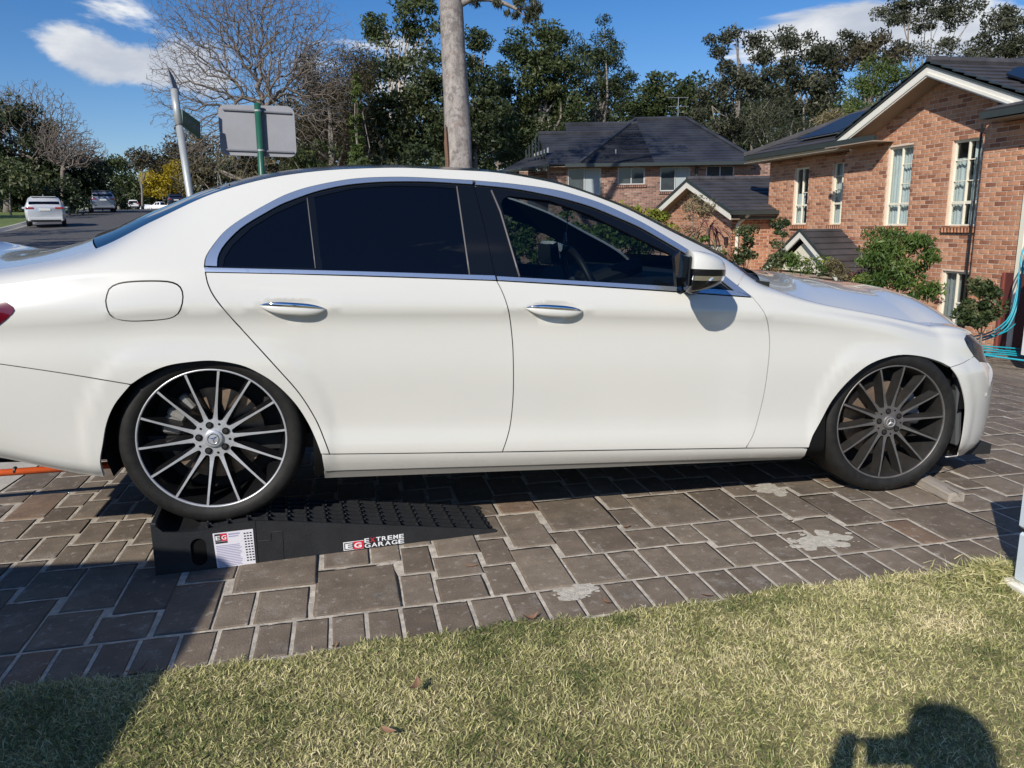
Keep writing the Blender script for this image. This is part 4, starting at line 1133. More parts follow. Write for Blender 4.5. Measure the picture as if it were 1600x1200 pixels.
def tree(name, label, D, base, blobs, kind='dark', leaf=.2, dens=.55, cl_r=.55, per=26, limbs=(), bark='bark_grey', tr=.18, group=None, cat='tree', droop=0, flat=0, aspect=.45, depth=.8, hollow=.45, zsq=.7, zg=None):
    """base: px column of the trunk foot; limbs: polylines of (px, py[, dD]) with radii (m)"""
    global NTREE; NTREE += 1
    R = np.random.default_rng(100+NTREE)
    q = at_depth(base[0], base[1], D)
    z0 = float(g(q[0], q[1]))-.1 if zg is None else zg
    foot = np.array([q[0], q[1], z0])
    root = empty(name, tuple(foot), label=label, cat=cat, group=group)
    crown('crown', root, blobs, D, kind, leaf, dens, R, cl_r, per, aspect, droop, flat, depth, hollow, zsq, org=foot)
    tb = MB()
    top = at_depth(blobs[0][0], blobs[0][1], D)-foot
    n = 7
    wob = R.normal(0, .03, (n, 2))
    if tr:
        pts = [(top[0]*(i/(n-1))**1.4+wob[i, 0]*top[2]*.3*(i/(n-1)), top[1]*(i/(n-1))**1.4+wob[i, 1]*top[2]*.3*(i/(n-1)), top[2]*i/(n-1)) for i in range(n)]
        tb.tube(pts, [tr*(1-.75*i/(n-1))*(1.25 if i == 0 else 1) for i in range(n)], 8)
        for bl in blobs[:6]:
            e = at_depth(bl[0], bl[1], D)-foot; k = int(R.integers(2, n-2)); s = np.array(pts[k])
            mid = (s+e)/2+np.array([0, 0, -.08*np.linalg.norm(e-s)])+R.normal(0, .05, 3)*np.linalg.norm(e-s)
            tb.tube([tuple(s), tuple(mid), tuple(e)], [tr*.45, tr*.3, tr*.10], 6)
        tb.build('trunk', M[bark], root, smooth=True)
    for pl, r0, r1 in limbs:
        P = []
        for i, p in enumerate(pl):
            w = at_depth(p[0], p[1], D+(p[2] if len(p) > 2 else 0))-foot; P.append(w)
        Q = []
        for i in range(len(P)-1):
            for t in np.linspace(0, 1, 5)[:-1]: Q.append(P[i]*(1-t)+P[i+1]*t+R.normal(0, .012, 3)*np.linalg.norm(P[i+1]-P[i]))
        Q.append(P[-1])
        MB().tube([tuple(p) for p in Q], list(np.linspace(r0, r1, len(Q))), 7).build('limb', M[bark], root, smooth=True)
    return root

def bare_tree(name, label, D, root_px, fork_px, env, n, seed, tr=.22, group=None, bark='bark_bare', twig=.009, depth=.8, gain=.28):
    """leafless crown: each twig tip grows from the nearest branch, thickness added up from the tips"""
    R = np.random.default_rng(seed)
    q = at_depth(root_px[0], root_px[1], D); foot = np.array([q[0], q[1], float(g(q[0], q[1]))-.1])
    fork = at_depth(fork_px[0], fork_px[1], D)-foot
    A = []
    rt_h = np.array([cos(YAW), -sin(YAW), 0]); fw_h = np.array([sin(YAW), cos(YAW), 0])
    tot = sum(b[2]*b[3] for b in env)
    for px, py, rx, ry in env:
        c = at_depth(px, py, D)-foot; k = int(n*rx*ry/tot)
        v = R.normal(0, 1, (k, 3)); v /= np.linalg.norm(v, axis=1)[:, None]; v *= (R.random((k, 1))**.45)
        a, b = rx*D/FPX, ry*D/FPX
        A.append(c+rt_h*(v[:, :1]*a)+Zv*(v[:, 2:]*b)+fw_h*(v[:, 1:2]*depth*a))
    A = np.concatenate(A); A = A[np.argsort(np.linalg.norm(A-fork, axis=1)+R.normal(0, .25, len(A)))]
    P = [np.zeros(3), fork*.5+R.normal(0, .03, 3), fork]; par = [-1, 0, 1]; dep = [0.0, 0.0, 0.0]
    PA = np.zeros((len(A)*3+3, 3)); PA[:3] = P; DA = np.full(len(A)*3+3, 1e3); DA[2] = 0; m = 3
    for a in A:
        dist = np.linalg.norm(PA[2:m]-a, axis=1); j = int(np.argmin(dist+gain*DA[2:m]))+2
        L = dist[j-2]; k = 3 if L > .9 else (2 if L > .35 else 1)
        prev = j
        grow = PA[j]-PA[par[j]]; gl = np.linalg.norm(grow); grow = grow/gl if gl > 1e-6 else np.zeros(3)
        for s in range(1, k+1):
            t = s/k
            pt = PA[j]*(1-t)+a*t+(grow*.11*L*4*t*(1-t) if k > 1 else 0)+(R.normal(0, .022, 3)*L if s < k else 0)
            PA[m] = pt; DA[m] = DA[j]+L*t; par.append(prev); prev = m; m += 1
    rad = np.zeros(m); child = np.zeros(m)
    e = 2.5
    acc = np.zeros(m)
    for i in range(m-1, 0, -1):
        if acc[i] == 0: acc[i] = twig**e
        acc[par[i]] += acc[i]
    rad = acc**(1/e); rad *= min(1.0, tr/rad[2]) if rad[2] > tr else 1
    rad = np.maximum(rad, twig*.8)
    root = empty(name, tuple(foot), label=label, cat='tree', group=group)
    i = np.arange(1, m); a = PA[np.array(par[1:])]; b = PA[1:m]
    ra = np.minimum(rad[np.array(par[1:])], rad[1:m]*1.35); rb = rad[1:m]
    d = b-a; d /= np.linalg.norm(d, axis=1)[:, None]+1e-9
    h = np.where(np.abs(d[:, 2:]) < .9, np.array([[0, 0, 1.0]]), np.array([[1.0, 0, 0]]))
    x = np.cross(d, h); x /= np.linalg.norm(x, axis=1)[:, None]; y = np.cross(d, x)
    V = []
    K = 4
    for k in range(K):
        an = 2*pi*k/K; o = x*cos(an)+y*sin(an); V.append(a+o*ra[:, None]); V.append(b+o*rb[:, None])
    V = np.stack(V, 1).reshape(-1, 3); n_ = len(a); base = np.arange(n_)[:, None]*2*K
    F = np.concatenate([base+np.array([[2*k, 2*((k+1) % K), 2*((k+1) % K)+1, 2*k+1]]) for k in range(K)])
    big = rb > twig*4
    sel = np.repeat(big, 1)
    Fb = np.concatenate([(base+np.array([[2*k, 2*((k+1) % K), 2*((k+1) % K)+1, 2*k+1]]))[sel] for k in range(K)])
    Ft = np.concatenate([(base+np.array([[2*k, 2*((k+1) % K), 2*((k+1) % K)+1, 2*k+1]]))[~sel] for k in range(K)])
    link('trunk', np_mesh('trunk', V, Fb, M[bark], smooth=True), root)
    link('twigs', np_mesh('twigs', V, Ft, M[bark], smooth=True), root)
    return root

# ------------------------------------------------------------ far wood closing the view
def far_wood():
    R = np.random.default_rng(77)
    bl = []
    for px in range(-260, 1900, 60):
        h = np.interp(px, [-260, 0, 150, 230, 300, 450, 1000, 1300, 1900], [90, 95, 55, 38, 80, 150, 170, 160, 190])
        y0 = 345
        for k in range(3):
            bl.append((px+R.normal(0, 14), y0-h*(.2+.3*k)+R.normal(0, 6), 52, h*.26, R.normal(0, 5)))
    o = crown('distant_wood', None, bl, 250, 'dark', 1.5, .75, R, cl_r=4.0, per=16, depth=.7, hollow=.2)
    tag(o, kind='stuff')
far_wood()

# ------------------------------------------------------------ left side of the street
T = tree
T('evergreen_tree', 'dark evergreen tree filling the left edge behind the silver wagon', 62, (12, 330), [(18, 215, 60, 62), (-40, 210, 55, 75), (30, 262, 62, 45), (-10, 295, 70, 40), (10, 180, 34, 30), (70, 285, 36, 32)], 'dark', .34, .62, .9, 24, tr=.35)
T('evergreen_tree', 'dark rounded evergreen between the silver wagon and the grey wagon on the left verge', 66, (112, 325), [(115, 265, 44, 34), (148, 272, 30, 30), (85, 270, 32, 28), (120, 295, 46, 26), (62, 232, 26, 26)], 'dark', .34, .6, .9, 24, tr=.3)
T('conifer_tree', 'small pointed dark conifer on the left beneath the bare branches', 64, (75, 320), [(74, 248, 14, 22), (74, 222, 8, 16), (74, 205, 4, 10), (76, 275, 20, 22)], 'dark', .28, .7, .6, 22, tr=.16)
T('leafy_shrub', 'pale variegated bush in the dark hedge left of the silver wagon', 55, (18, 345), [(16, 262, 20, 12), (34, 284, 22, 12), (10, 296, 16, 12)], 'glossy', .3, .35, .6, 20, tr=.08, cat='shrub')
T('leafy_tree', 'green bushy tree at the bend of the street by the white pickup', 190, (185, 318), [(182, 272, 30, 22), (208, 276, 26, 20), (168, 290, 24, 22), (200, 298, 40, 18), (185, 258, 14, 9)], 'mid', .8, .65, 2.2, 24, tr=.4)
T('brown_gum_tree', 'small brownish gum tree on the skyline past the bend', 150, (222, 318), [(222, 243, 17, 9), (212, 246, 8, 6), (232, 250, 14, 9), (228, 262, 22, 12)], 'rust', .6, .5, 1.5, 20, tr=.25)
T('brown_gum_tree', 'rusty brown tree behind the yellow wattle', 200, (268, 320), [(268, 238, 24, 22), (292, 250, 26, 26), (250, 258, 22, 15), (300, 222, 20, 18)], 'rust', .8, .55, 2.2, 24, tr=.4)
T('wattle_tree', 'bright yellow flowering wattle beside the street sign pole', 185, (258, 322), [(248, 282, 27, 20), (270, 272, 27, 15), (288, 284, 22, 18), (240, 292, 18, 14), (262, 294, 32, 14)], 'wattle', .62, .8, 1.8, 28, tr=.3, hollow=.6)
T('leafy_shrub', 'dark green shrub under the yellow wattle', 188, (262, 325), [(262, 309, 36, 12), (225, 306, 24, 14), (300, 306, 30, 18)], 'dark', .7, .7, 1.8, 24, tr=.1, cat='shrub')
T('leafy_shrub', 'dark garden shrub at the kerb behind the silver wagon', 58, (108, 330), [(100, 300, 26, 16), (120, 312, 22, 14)], 'dark', .3, .6, .7, 22, tr=.1, cat='shrub')
T('leafy_shrub', 'dark round shrub at the kerb beyond the grey wagon', 82, (178, 322), [(180, 310, 22, 14), (160, 306, 16, 12)], 'dark', .36, .7, .8, 22, tr=.1, cat='shrub')
T('leafy_shrub', 'small dark shrub behind the parked utes at the bend', 196, (240, 318), [(236, 306, 40, 11), (200, 308, 26, 10)], 'dark', .6, .7, 1.5, 22, tr=.1, cat='shrub')
bare_tree('bare_tree', 'tall leafless tree spreading over the dark evergreens at the left edge', 62, (48, 330), (60, 262), [(52, 190, 74, 66), (100, 215, 50, 48), (0, 190, 60, 60)], 3200, 5, .26, twig=.012)
bare_tree('bare_tree', 'smaller leafless multi stemmed tree drooping toward the bend in the street', 60, (96, 330), (98, 275), [(118, 235, 50, 30), (95, 225, 40, 34), (140, 238, 30, 14)], 2200, 6, .18, twig=.011)

T('shade_tree', 'large unseen evergreen added outside the left edge to shade the road', 27, (-330, 330), [(-330, 120, 130, 110), (-430, 160, 110, 100), (-260, 170, 90, 80)], 'dark', .2, .4, .7, 18, tr=.35)  # this and the next two: unseen trees, added to throw shade on the road
T('shade_tree', 'nearest unseen evergreen added outside the left edge to darken the road before the silver wagon', 17, (-600, 330), [(-600, -40, 300, 190), (-440, 30, 190, 140), (-760, 40, 200, 160)], 'dark', .2, .4, .7, 18, tr=.35)
T('shade_tree', 'second unseen evergreen added outside the left edge to shade the road bend', 44, (-210, 330), [(-200, 170, 90, 80), (-270, 190, 90, 80), (-160, 215, 60, 60)], 'dark', .3, .4, .9, 18, tr=.3)
# ------------------------------------------------------------ behind the signs
bare_tree('bare_tree', 'big leafless tree with grey twigs spreading behind the street signs', 27, (404, 300), (412, 168),
          [(395, 70, 165, 105), (300, 150, 78, 92), (470, 110, 95, 80), (370, 10, 140, 80), (330, 230, 80, 50), (500, 170, 50, 60)], 12500, 7, .19, twig=.0042, depth=.55, gain=.22)
T('casuarina_tree', 'olive brown feathery casuarina right of the square sign back', 34, (520, 300), [(512, 130, 44, 60), (545, 150, 40, 70), (480, 170, 34, 60), (525, 220, 60, 50), (555, 90, 22, 40), (455, 210, 40, 45)], 'rust', .24, .55, .55, 30, tr=.2, aspect=.16, zsq=1.0)
T('cypress_tree', 'narrow column shaped mossy green cypress left of the big gum trunk', 27, (558, 300), [(558, 160, 7, 34), (557, 215, 10, 40), (559, 255, 12, 30), (557, 130, 5, 18)], 'bright', .10, .6, .11, 14, tr=.06, aspect=.3)
T('eucalyptus_tree', 'tall gum with bare white limbs and high dark crown left of the big trunk', 40, (628, 300),
  [(600, 50, 26, 22), (640, 22, 42, 24), (668, 55, 34, 22), (585, 45, 16, 12), (625, 60, 34, 18), (650, -10, 40, 20), (680, 92, 28, 20), (655, 110, 28, 26), (610, 95, 30, 20)], 'mid', .22, .42, .6, 30,
  limbs=[([(630, 230), (624, 130), (612, 75), (604, 50)], .13, .04), ([(628, 150), (636, 90), (640, 30)], .10, .03), ([(640, 200), (655, 160), (668, 60)], .09, .03), ([(641, 170), (660, 140), (690, 118)], .07, .03), ([(626, 120), (655, 60), (676, 40)], .06, .02)], bark='bark_pale', tr=.2)
T('leafy_tree', 'dark mixed tree filling the gap between cypress and gum trunk', 37, (610, 300), [(585, 150, 36, 46), (628, 170, 44, 45), (665, 165, 34, 60), (600, 220, 60, 46), (660, 225, 44, 46), (575, 105, 22, 30), (690, 190, 26, 60)], 'dark', .22, .62, .6, 28, tr=.22)
T('leafy_shrub', 'blue green bush low behind the car roof at the foot of the casuarina', 24, (500, 310), [(500, 250, 46, 24), (460, 252, 30, 22), (545, 262, 30, 20)], 'mid', .11, .7, .35, 26, tr=.06, cat='shrub')
T('leafy_shrub', 'tangle of straw coloured shrub low behind the street sign posts', 24, (360, 320), [(340, 268, 40, 22), (385, 262, 36, 24), (310, 275, 30, 18), (430, 262, 24, 22)], 'straw', .14, .45, .4, 26, tr=.06, cat='shrub', aspect=.12)
T('leafy_shrub', 'dark undergrowth shrub low behind the roof near the gum trunk', 28, (640, 310), [(620, 255, 40, 20), (665, 250, 34, 26), (580, 262, 30, 16)], 'dark', .14, .7, .4, 26, tr=.06, cat='shrub')
T('conifer_tree', 'dark conifer just right of the big gum trunk', 42, (742, 300), [(742, 85, 18, 34), (748, 125, 24, 36), (735, 160, 28, 40), (752, 55, 10, 22), (760, 190, 26, 46), (730, 215, 30, 46)], 'dark', .22, .6, .55, 28, tr=.2)
T('eucalyptus_tree', 'broad domed dark gum left of the hipped roof', 46, (845, 300),
  [(845, 72, 40, 30), (812, 105, 38, 36), (878, 95, 34, 34), (840, 130, 58, 40), (790, 165, 34, 44), (850, 185, 58, 44), (805, 215, 46, 40), (880, 150, 34, 40), (860, 52, 22, 14)], 'mid', .24, .55, .65, 28,
  limbs=[([(850, 260), (848, 190), (858, 120), (862, 80)], .16, .04), ([(850, 180), (880, 140), (890, 110)], .08, .03)], tr=.24)
T('conifer_tree', 'tall dark she oak with feathery top behind the hipped roof', 50, (938, 290), [(940, 75, 24, 34), (950, 118, 36, 36), (915, 120, 30, 40), (945, 45, 12, 20), (975, 130, 26, 28), (930, 165, 46, 36), (900, 90, 18, 26)], 'dark', .26, .6, .65, 28, tr=.25, aspect=.25)
T('leafy_tree', 'low rounded green tree behind the antenna', 58, (1040, 290), [(1040, 150, 46, 26), (1005, 155, 36, 26), (1075, 160, 36, 30), (1030, 128, 24, 14), (1060, 185, 60, 26), (1000, 185, 40, 26), (1100, 140, 26, 24)], 'mid', .3, .6, .8, 28, tr=.25)
T('eucalyptus_tree', 'sparse reaching gum with pale twisted branch right of the antenna', 48, (1150, 290),
  [(1150, 60, 34, 14), (1120, 72, 22, 12), (1180, 85, 28, 22), (1135, 115, 28, 20), (1165, 130, 34, 26), (1125, 160, 34, 30), (1160, 190, 40, 34), (1195, 115, 22, 22), (1200, 160, 24, 36), (1105, 190, 26, 20)], 'gum', .22, .62, .6, 28,
  limbs=[([(1175, 240), (1172, 160), (1160, 110), (1148, 70)], 0.091, 0.024), ([(1172, 150), (1190, 110), (1200, 80)], 0.056, 0.016), ([(1120, 200), (1112, 165), (1125, 178), (1140, 185), (1150, 172)], 0.049, 0.024), ([(1166, 130), (1140, 100), (1118, 80)], 0.035, 0.016)], bark='bark_grey', tr=.18)
T('eucalyptus_tree', 'ragged brownish gum between the hipped roof and the brick house', 52, (1245, 280),
  [(1225, 60, 26, 18), (1258, 75, 26, 22), (1285, 85, 30, 22), (1240, 110, 34, 26), (1290, 120, 34, 28), (1262, 150, 40, 30), (1225, 160, 22, 30), (1320, 85, 30, 20), (1330, 65, 20, 12), (1290, 165, 34, 26)], 'gum', .24, .62, .65, 28,
  limbs=[([(1258, 230), (1256, 170), (1268, 130), (1290, 100)], 0.084, 0.024), ([(1256, 165), (1240, 120), (1228, 70)], 0.056, 0.016), ([(1268, 130), (1310, 110), (1330, 80)], 0.042, 0.016)], tr=.2)
T('eucalyptus_tree', 'small rusty tipped gum above the dense bush left of the gable', 50, (1370, 260), [(1352, 72, 22, 16), (1378, 88, 26, 18), (1340, 95, 24, 18), (1400, 100, 20, 16), (1365, 62, 12, 8)], 'rust', .24, .45, .6, 28, tr=.18)
T('leafy_tree', 'dense dark green bushy tree just above the solar roof', 38, (1360, 260), [(1362, 120, 34, 26), (1345, 160, 28, 34), (1385, 140, 30, 30), (1370, 100, 22, 14), (1330, 180, 16, 26), (1405, 115, 22, 20)], 'bright', .16, .75, .5, 30, tr=.2, aspect=.3)
T('eucalyptus_tree', 'tall umbrella gum on many white stems above the gable', 70, (1445, 250),
  [(1420, 20, 32, 16), (1455, 8, 40, 16), (1495, 28, 30, 18), (1385, 32, 20, 14), (1520, 20, 22, 12), (1440, 40, 26, 10), (1465, -6, 30, 14), (1415, 75, 26, 16), (1475, 78, 26, 14), (1400, 12, 24, 12)], 'gum', .28, .6, .8, 28,
  limbs=[([(1436, 160), (1425, 90), (1412, 40), (1400, 22)], 0.077, 0.024), ([(1440, 160), (1442, 80), (1450, 25)], 0.070, 0.024), ([(1446, 160), (1462, 90), (1492, 40)], 0.070, 0.024), ([(1450, 160), (1475, 95), (1500, 55), (1520, 28)], 0.063, 0.016), ([(1430, 140), (1405, 90), (1388, 45)], 0.056, 0.016), ([(1445, 130), (1455, 70), (1470, 20)], 0.049, 0.016)], bark='bark_grey', tr=.2)
T('leafy_tree', 'dark spreading tree at the top right corner behind the ridge', 60, (1570, 230),
  [(1570, 60, 40, 28), (1590, 25, 30, 22), (1540, 85, 36, 20), (1605, 80, 40, 34), (1555, 30, 22, 16), (1515, 92, 24, 14)], 'gum', .28, .6, .8, 28, limbs=[([(1560, 150), (1556, 100), (1568, 60)], 0.084, 0.032)], tr=.22)
T('palm_clump', 'grey green spiky palm clump at the end of the hipped roof', 44, (1215, 280), [(1205, 188, 26, 20), (1240, 186, 28, 18), (1180, 205, 20, 16), (1225, 215, 30, 16)], 'gum', .5, .5, .8, 20, tr=.12, aspect=.09, cat='palm')
T('leafy_shrub', 'pale yellow tipped grass tree above the solar roof', 36, (1300, 270), [(1300, 182, 10, 10), (1292, 190, 12, 8)], 'straw', .5, .7, .3, 26, tr=.05, aspect=.06, cat='shrub')
T('leafy_tree', 'dark backdrop tree behind the ragged gums', 85, (1220, 300), [(1120, 210, 60, 40), (1200, 215, 70, 40), (1290, 200, 60, 45), (1350, 200, 50, 50), (1040, 215, 60, 30), (1200, 165, 50, 35)], 'dark', .45, .6, 1.2, 26, tr=.3)
T('leafy_tree', 'dark backdrop tree filling the sky gap behind the domed gum', 80, (800, 300), [(760, 200, 50, 55), (820, 200, 60, 50), (900, 200, 60, 45), (960, 200, 50, 40), (700, 215, 50, 55)], 'dark', .45, .6, 1.2, 26, tr=.3)
T('leafy_tree', 'dark backdrop tree low behind the leafless tree and casuarina', 78, (450, 320), [(330, 260, 40, 40), (400, 235, 46, 50), (470, 215, 50, 60), (540, 220, 50, 60), (610, 225, 50, 60), (500, 150, 34, 30), (300, 275, 30, 35)], 'rust', .42, .5, 1.2, 26, tr=.3)

# ------------------------------------------------------------ the big gum trunk
def big_gum():
    D = 21.0
    pts = [(718, 330), (717, 265), (715, 200), (712, 130), (708, 70), (704, 0), (699, -90), (690, -190), (684, -300)]
    rad = [23.5, 21.2, 20.4, 19.6, 18.6, 18.2, 15, 11, 6]
    P = [at_depth(px, py, D) for px, py in pts]
    foot = P[0].copy(); foot[2] = float(g(foot[0], foot[1]))-.2
    P = [foot]+P; rad = [27]+rad
    root = empty('gum_tree', tuple(foot), label='huge smooth gum tree trunk with mottled grey bark rising behind the white car', cat='tree')
    M['gum_bark'] = mat('mottled gum bark', (.37, .33, .295), .85, col2=(.19, .165, .15), scale=9, bump=.9, bscale=16, stretch=(1, 1, .28),
                        spots=[(5, .50, .58, (.125, .11, .10), .7), (2.2, .58, .70, (.22, .14, .10), .6), (13, .58, .66, (.50, .47, .43), .6)])
    R = np.random.default_rng(4); n = 26; V, F = [], []
    Q, RR = [], []
    for i in range(len(P)-1):
        for t in np.linspace(0, 1, 9)[:-1]: Q.append(P[i]*(1-t)+P[i+1]*t); RR.append((rad[i]*(1-t)+rad[i+1]*t)*D/FPX)
    Q.append(P[-1]); RR.append(rad[-1]*D/FPX)
    for i, (q, r) in enumerate(zip(Q, RR)):
        for k in range(n):
            a = 2*pi*k/n; rr = r*(1+.022*sin(3*a+q[2]*1.1)+.016*sin(5*a-q[2]*2.3)+R.normal(0, .006))
            V.append(q-foot+np.array([rr*cos(a), rr*sin(a), 0]))
    for i in range(len(Q)-1):
        for k in range(n): F.append((i*n+k, i*n+(k+1) % n, (i+1)*n+(k+1) % n, (i+1)*n+k))
    link('trunk', np_mesh('trunk', V, np.array(F), M['gum_bark'], smooth=True), root)
    # strip of peeling bark down the left side
    S = [at_depth(px, py, D-.30)-foot for px, py in ((696, 195), (697, 225), (699, 250), (700, 275))]
    MB().tube([tuple(s) for s in S], [.02, .055, .06, .03], 6).build('peeling_bark', mat('peeling bark', (.16, .09, .055), .9, var=.3, scale=20), root)
    for pl, r0, r1 in (([(718, 6), (738, -3), (765, -2), (790, 6), (806, 14), (822, 14)], .11, .025), ([(802, 12), (822, -2), (838, -12)], .03, .012), ([(700, -60), (640, -150), (560, -200)], .2, .05), ([(694, -150), (760, -240), (830, -280)], .16, .04), ([(806, 14), (815, 22), (832, 24)], .018, .008)):
        MB().tube([tuple(at_depth(a, b, D)-foot) for a, b in pl], list(np.linspace(r0, r1, len(pl))), 8).build('limb', M['gum_bark'], root, smooth=True)
    crown('crown', root, [(690, -330, 110, 60), (560, -230, 80, 50), (830, -300, 80, 50), (620, -300, 80, 60), (760, -380, 80, 50)], D, 'gum', .14, .34, R, .45, 26, .22, .5, org=foot)
    crown('hanging_leaves', root, [(828, 22, 14, 13), (810, 2, 16, 8), (836, 6, 12, 14), (742, 2, 6, 5), (778, 8, 5, 5), (800, 22, 9, 6)], D, 'gum', .16, .9, R, .16, 16, .16, .9, depth=.5, hollow=.1, org=foot)
big_gum()

# ------------------------------------------------------------ garden plants in front of the houses
def strap_plant(name, label, px, py, D, n, ln, wd, kind, seed, stem=.5, cat='plant', el=(.1, 1.3), thick=.02):
    """rosette of arching strap leaves on a short cane"""
    R = np.random.default_rng(seed); c = at_depth(px, py, D); zg = float(g(c[0], c[1]))-.02
    root = empty(name, (c[0], c[1], zg), label=label, cat=cat); h = c[2]-zg
    MB().tube([(0, 0, 0), (.03, .02, h*.5), (0, 0, h)], [thick*1.3, thick, thick*.8], 6).build('stem', M['bark_dark'], root)
    V, F, T = [], [], []
    for i in range(n):
        az = R.uniform(0, 2*pi); e = R.uniform(*el); L = ln*R.uniform(.65, 1.2); w = wd*R.uniform(.7, 1.2); K = 6; b = len(V); t0 = R.normal(.5, .22)
        p = np.array([0, 0, h-.25*R.random()*min(h, .6)]); ang = e
        for k in range(K+1):
            t = k/K; ww = w*sin(pi*(.12+.88*(1-t)))**.7 if t < 1 else .001
            sd = np.array([-sin(az), cos(az), 0])*ww*.5
            V += [p-sd, p+sd]; T += [t0, t0]
            ang -= .32*R.uniform(.5, 1.2); p = p+np.array([cos(az)*cos(ang), sin(az)*cos(ang), sin(ang)])*L/K
        for k in range(K): F.append((b+2*k, b+2*k+1, b+2*k+3, b+2*k+2))
    o = link('leaves', np_mesh('leaves', V, np.array(F), M['leaf_'+kind], smooth=True, attrs={'tone': ('POINT', np.clip(T, 0, 1))}), root)
    return root
T('hedge_bush', 'yellow green clipped bush showing over the windscreen pillar', 24, (1005, 400), [(1000, 338, 40, 20), (975, 328, 22, 14), (1030, 338, 22, 16), (1010, 362, 40, 22)], 'hedge', .12, 1.0, .3, 28, tr=.05, cat='shrub', hollow=.6)
T('hedge_bush', 'dark green hedge behind the white car seen through its front windows', 22, (850, 400), [(800, 362, 40, 26), (850, 365, 44, 28), (905, 368, 44, 26), (950, 372, 40, 24), (830, 345, 30, 14), (890, 345, 30, 12), (985, 385, 40, 22), (800, 400, 50, 24), (880, 402, 60, 24), (760, 372, 40, 26)], 'fern', .12, .8, .3, 26, tr=.05, cat='shrub', hollow=.5)
strap_plant('palm', 'small palm with yellow green fronds beside the garage gable', 1032, 352, 21, 16, .75, .05, 'hedge', 3, cat='palm')
T('sapling_shrub', 'tall thin leafy sapling climbing in front of the garage gable', 19, (1085, 420), [(1082, 312, 10, 20), (1088, 345, 18, 22), (1082, 378, 20, 20), (1100, 330, 10, 16)], 'straw', 0.066, .42, .25, 40, tr=.025, cat='shrub', aspect=.3)
strap_plant('cordyline', 'purple leaved cordyline with long strap leaves before the garage door', 1108, 356, 17, 42, .85, .035, 'purple', 4, thick=.03)
strap_plant('cordyline', 'green lower cordyline by the garage downpipe', 1118, 392, 15.5, 34, .6, .035, 'straw', 5, thick=.03)
T('leafy_shrub', 'mottled green garden shrub right behind the windscreen pillar', 16, (1105, 430), [(1100, 388, 16, 14), (1122, 402, 16, 10), (1090, 378, 12, 12)], 'fern', 0.059, .6, .2, 48, tr=.03, cat='shrub')
T('sapling_shrub', 'slender camellia sapling against the garage side wall', 16, (1165, 430), [(1164, 372, 11, 14), (1166, 392, 14, 14), (1160, 408, 16, 8), (1168, 358, 6, 8)], 'glossy', 0.056, .95, .17, 44, tr=.02, cat='shrub')
T('sapling_shrub', 'taller slender sapling left of the entry porch', 14.5, (1218, 440), [(1222, 348, 5, 12), (1220, 372, 9, 16), (1214, 396, 14, 14), (1208, 415, 16, 10)], 'glossy', 0.050, .95, .15, 44, tr=.018, cat='shrub')
T('leafy_shrub', 'light green low shrub under the porch gable', 13.5, (1262, 460), [(1250, 412, 20, 14), (1275, 420, 22, 14), (1232, 408, 14, 10), (1300, 412, 14, 14)], 'fern', 0.053, .7, .18, 48, tr=.02, cat='shrub', aspect=.3)
T('leafy_shrub', 'straggly pale shrub with bare stems beside the porch post', 13, (1315, 460), [(1308, 405, 12, 16), (1318, 425, 14, 12), (1330, 437, 16, 8)], 'straw', 0.053, .4, .18, 44, tr=.02, cat='shrub', aspect=.3)
T('fern_leaf_shrub', 'large feathery green shrub with yellowing leaves below the upper window', 12.2, (1405, 480),
  [(1400, 385, 44, 20), (1375, 405, 34, 24), (1432, 398, 34, 24), (1405, 425, 46, 24), (1425, 448, 34, 18), (1365, 430, 24, 20), (1385, 366, 18, 8), (1440, 372, 20, 8)], 'fern', 0.066, 1.05, .20, 60, tr=.03, cat='shrub', aspect=.28, droop=.45)
T('leafy_shrub', 'dry brown twiggy shrub left of the feathery green shrub', 12.8, (1350, 465), [(1345, 432, 16, 10), (1362, 442, 16, 8), (1455, 462, 18, 12)], 'purple', 0.046, .35, .16, 40, tr=.02, cat='shrub', aspect=.25)
T('glossy_shrub', 'dark glossy camellia shrub beside the ground floor window', 12.0, (1535, 530), [(1535, 470, 18, 18), (1510, 480, 16, 16), (1525, 500, 26, 16), (1548, 488, 16, 16), (1528, 448, 9, 10), (1545, 455, 8, 8), (1495, 492, 12, 10)], 'glossy', 0.056, 1.05, .17, 48, tr=.02, cat='shrub', aspect=.5)
# ================================================================== THE WHITE SEDAN
CAR_PITCH = radians(2.896)
CAR_O = np.array([-0.5129, 3.841, 0.1509])
_ex = np.array([cos(CAR_PITCH), 0, -sin(CAR_PITCH)]); _ez = np.array([sin(CAR_PITCH), 0, cos(CAR_PITCH)]); _ey = np.array([0, 1.0, 0])
def car_w(P): P = np.asarray(P, float); return CAR_O+P[..., :1]*_ex+P[..., 1:2]*_ey+P[..., 2:3]*_ez
WB = 2.939; HUBS = [(0.0, .335), (WB, .335)]

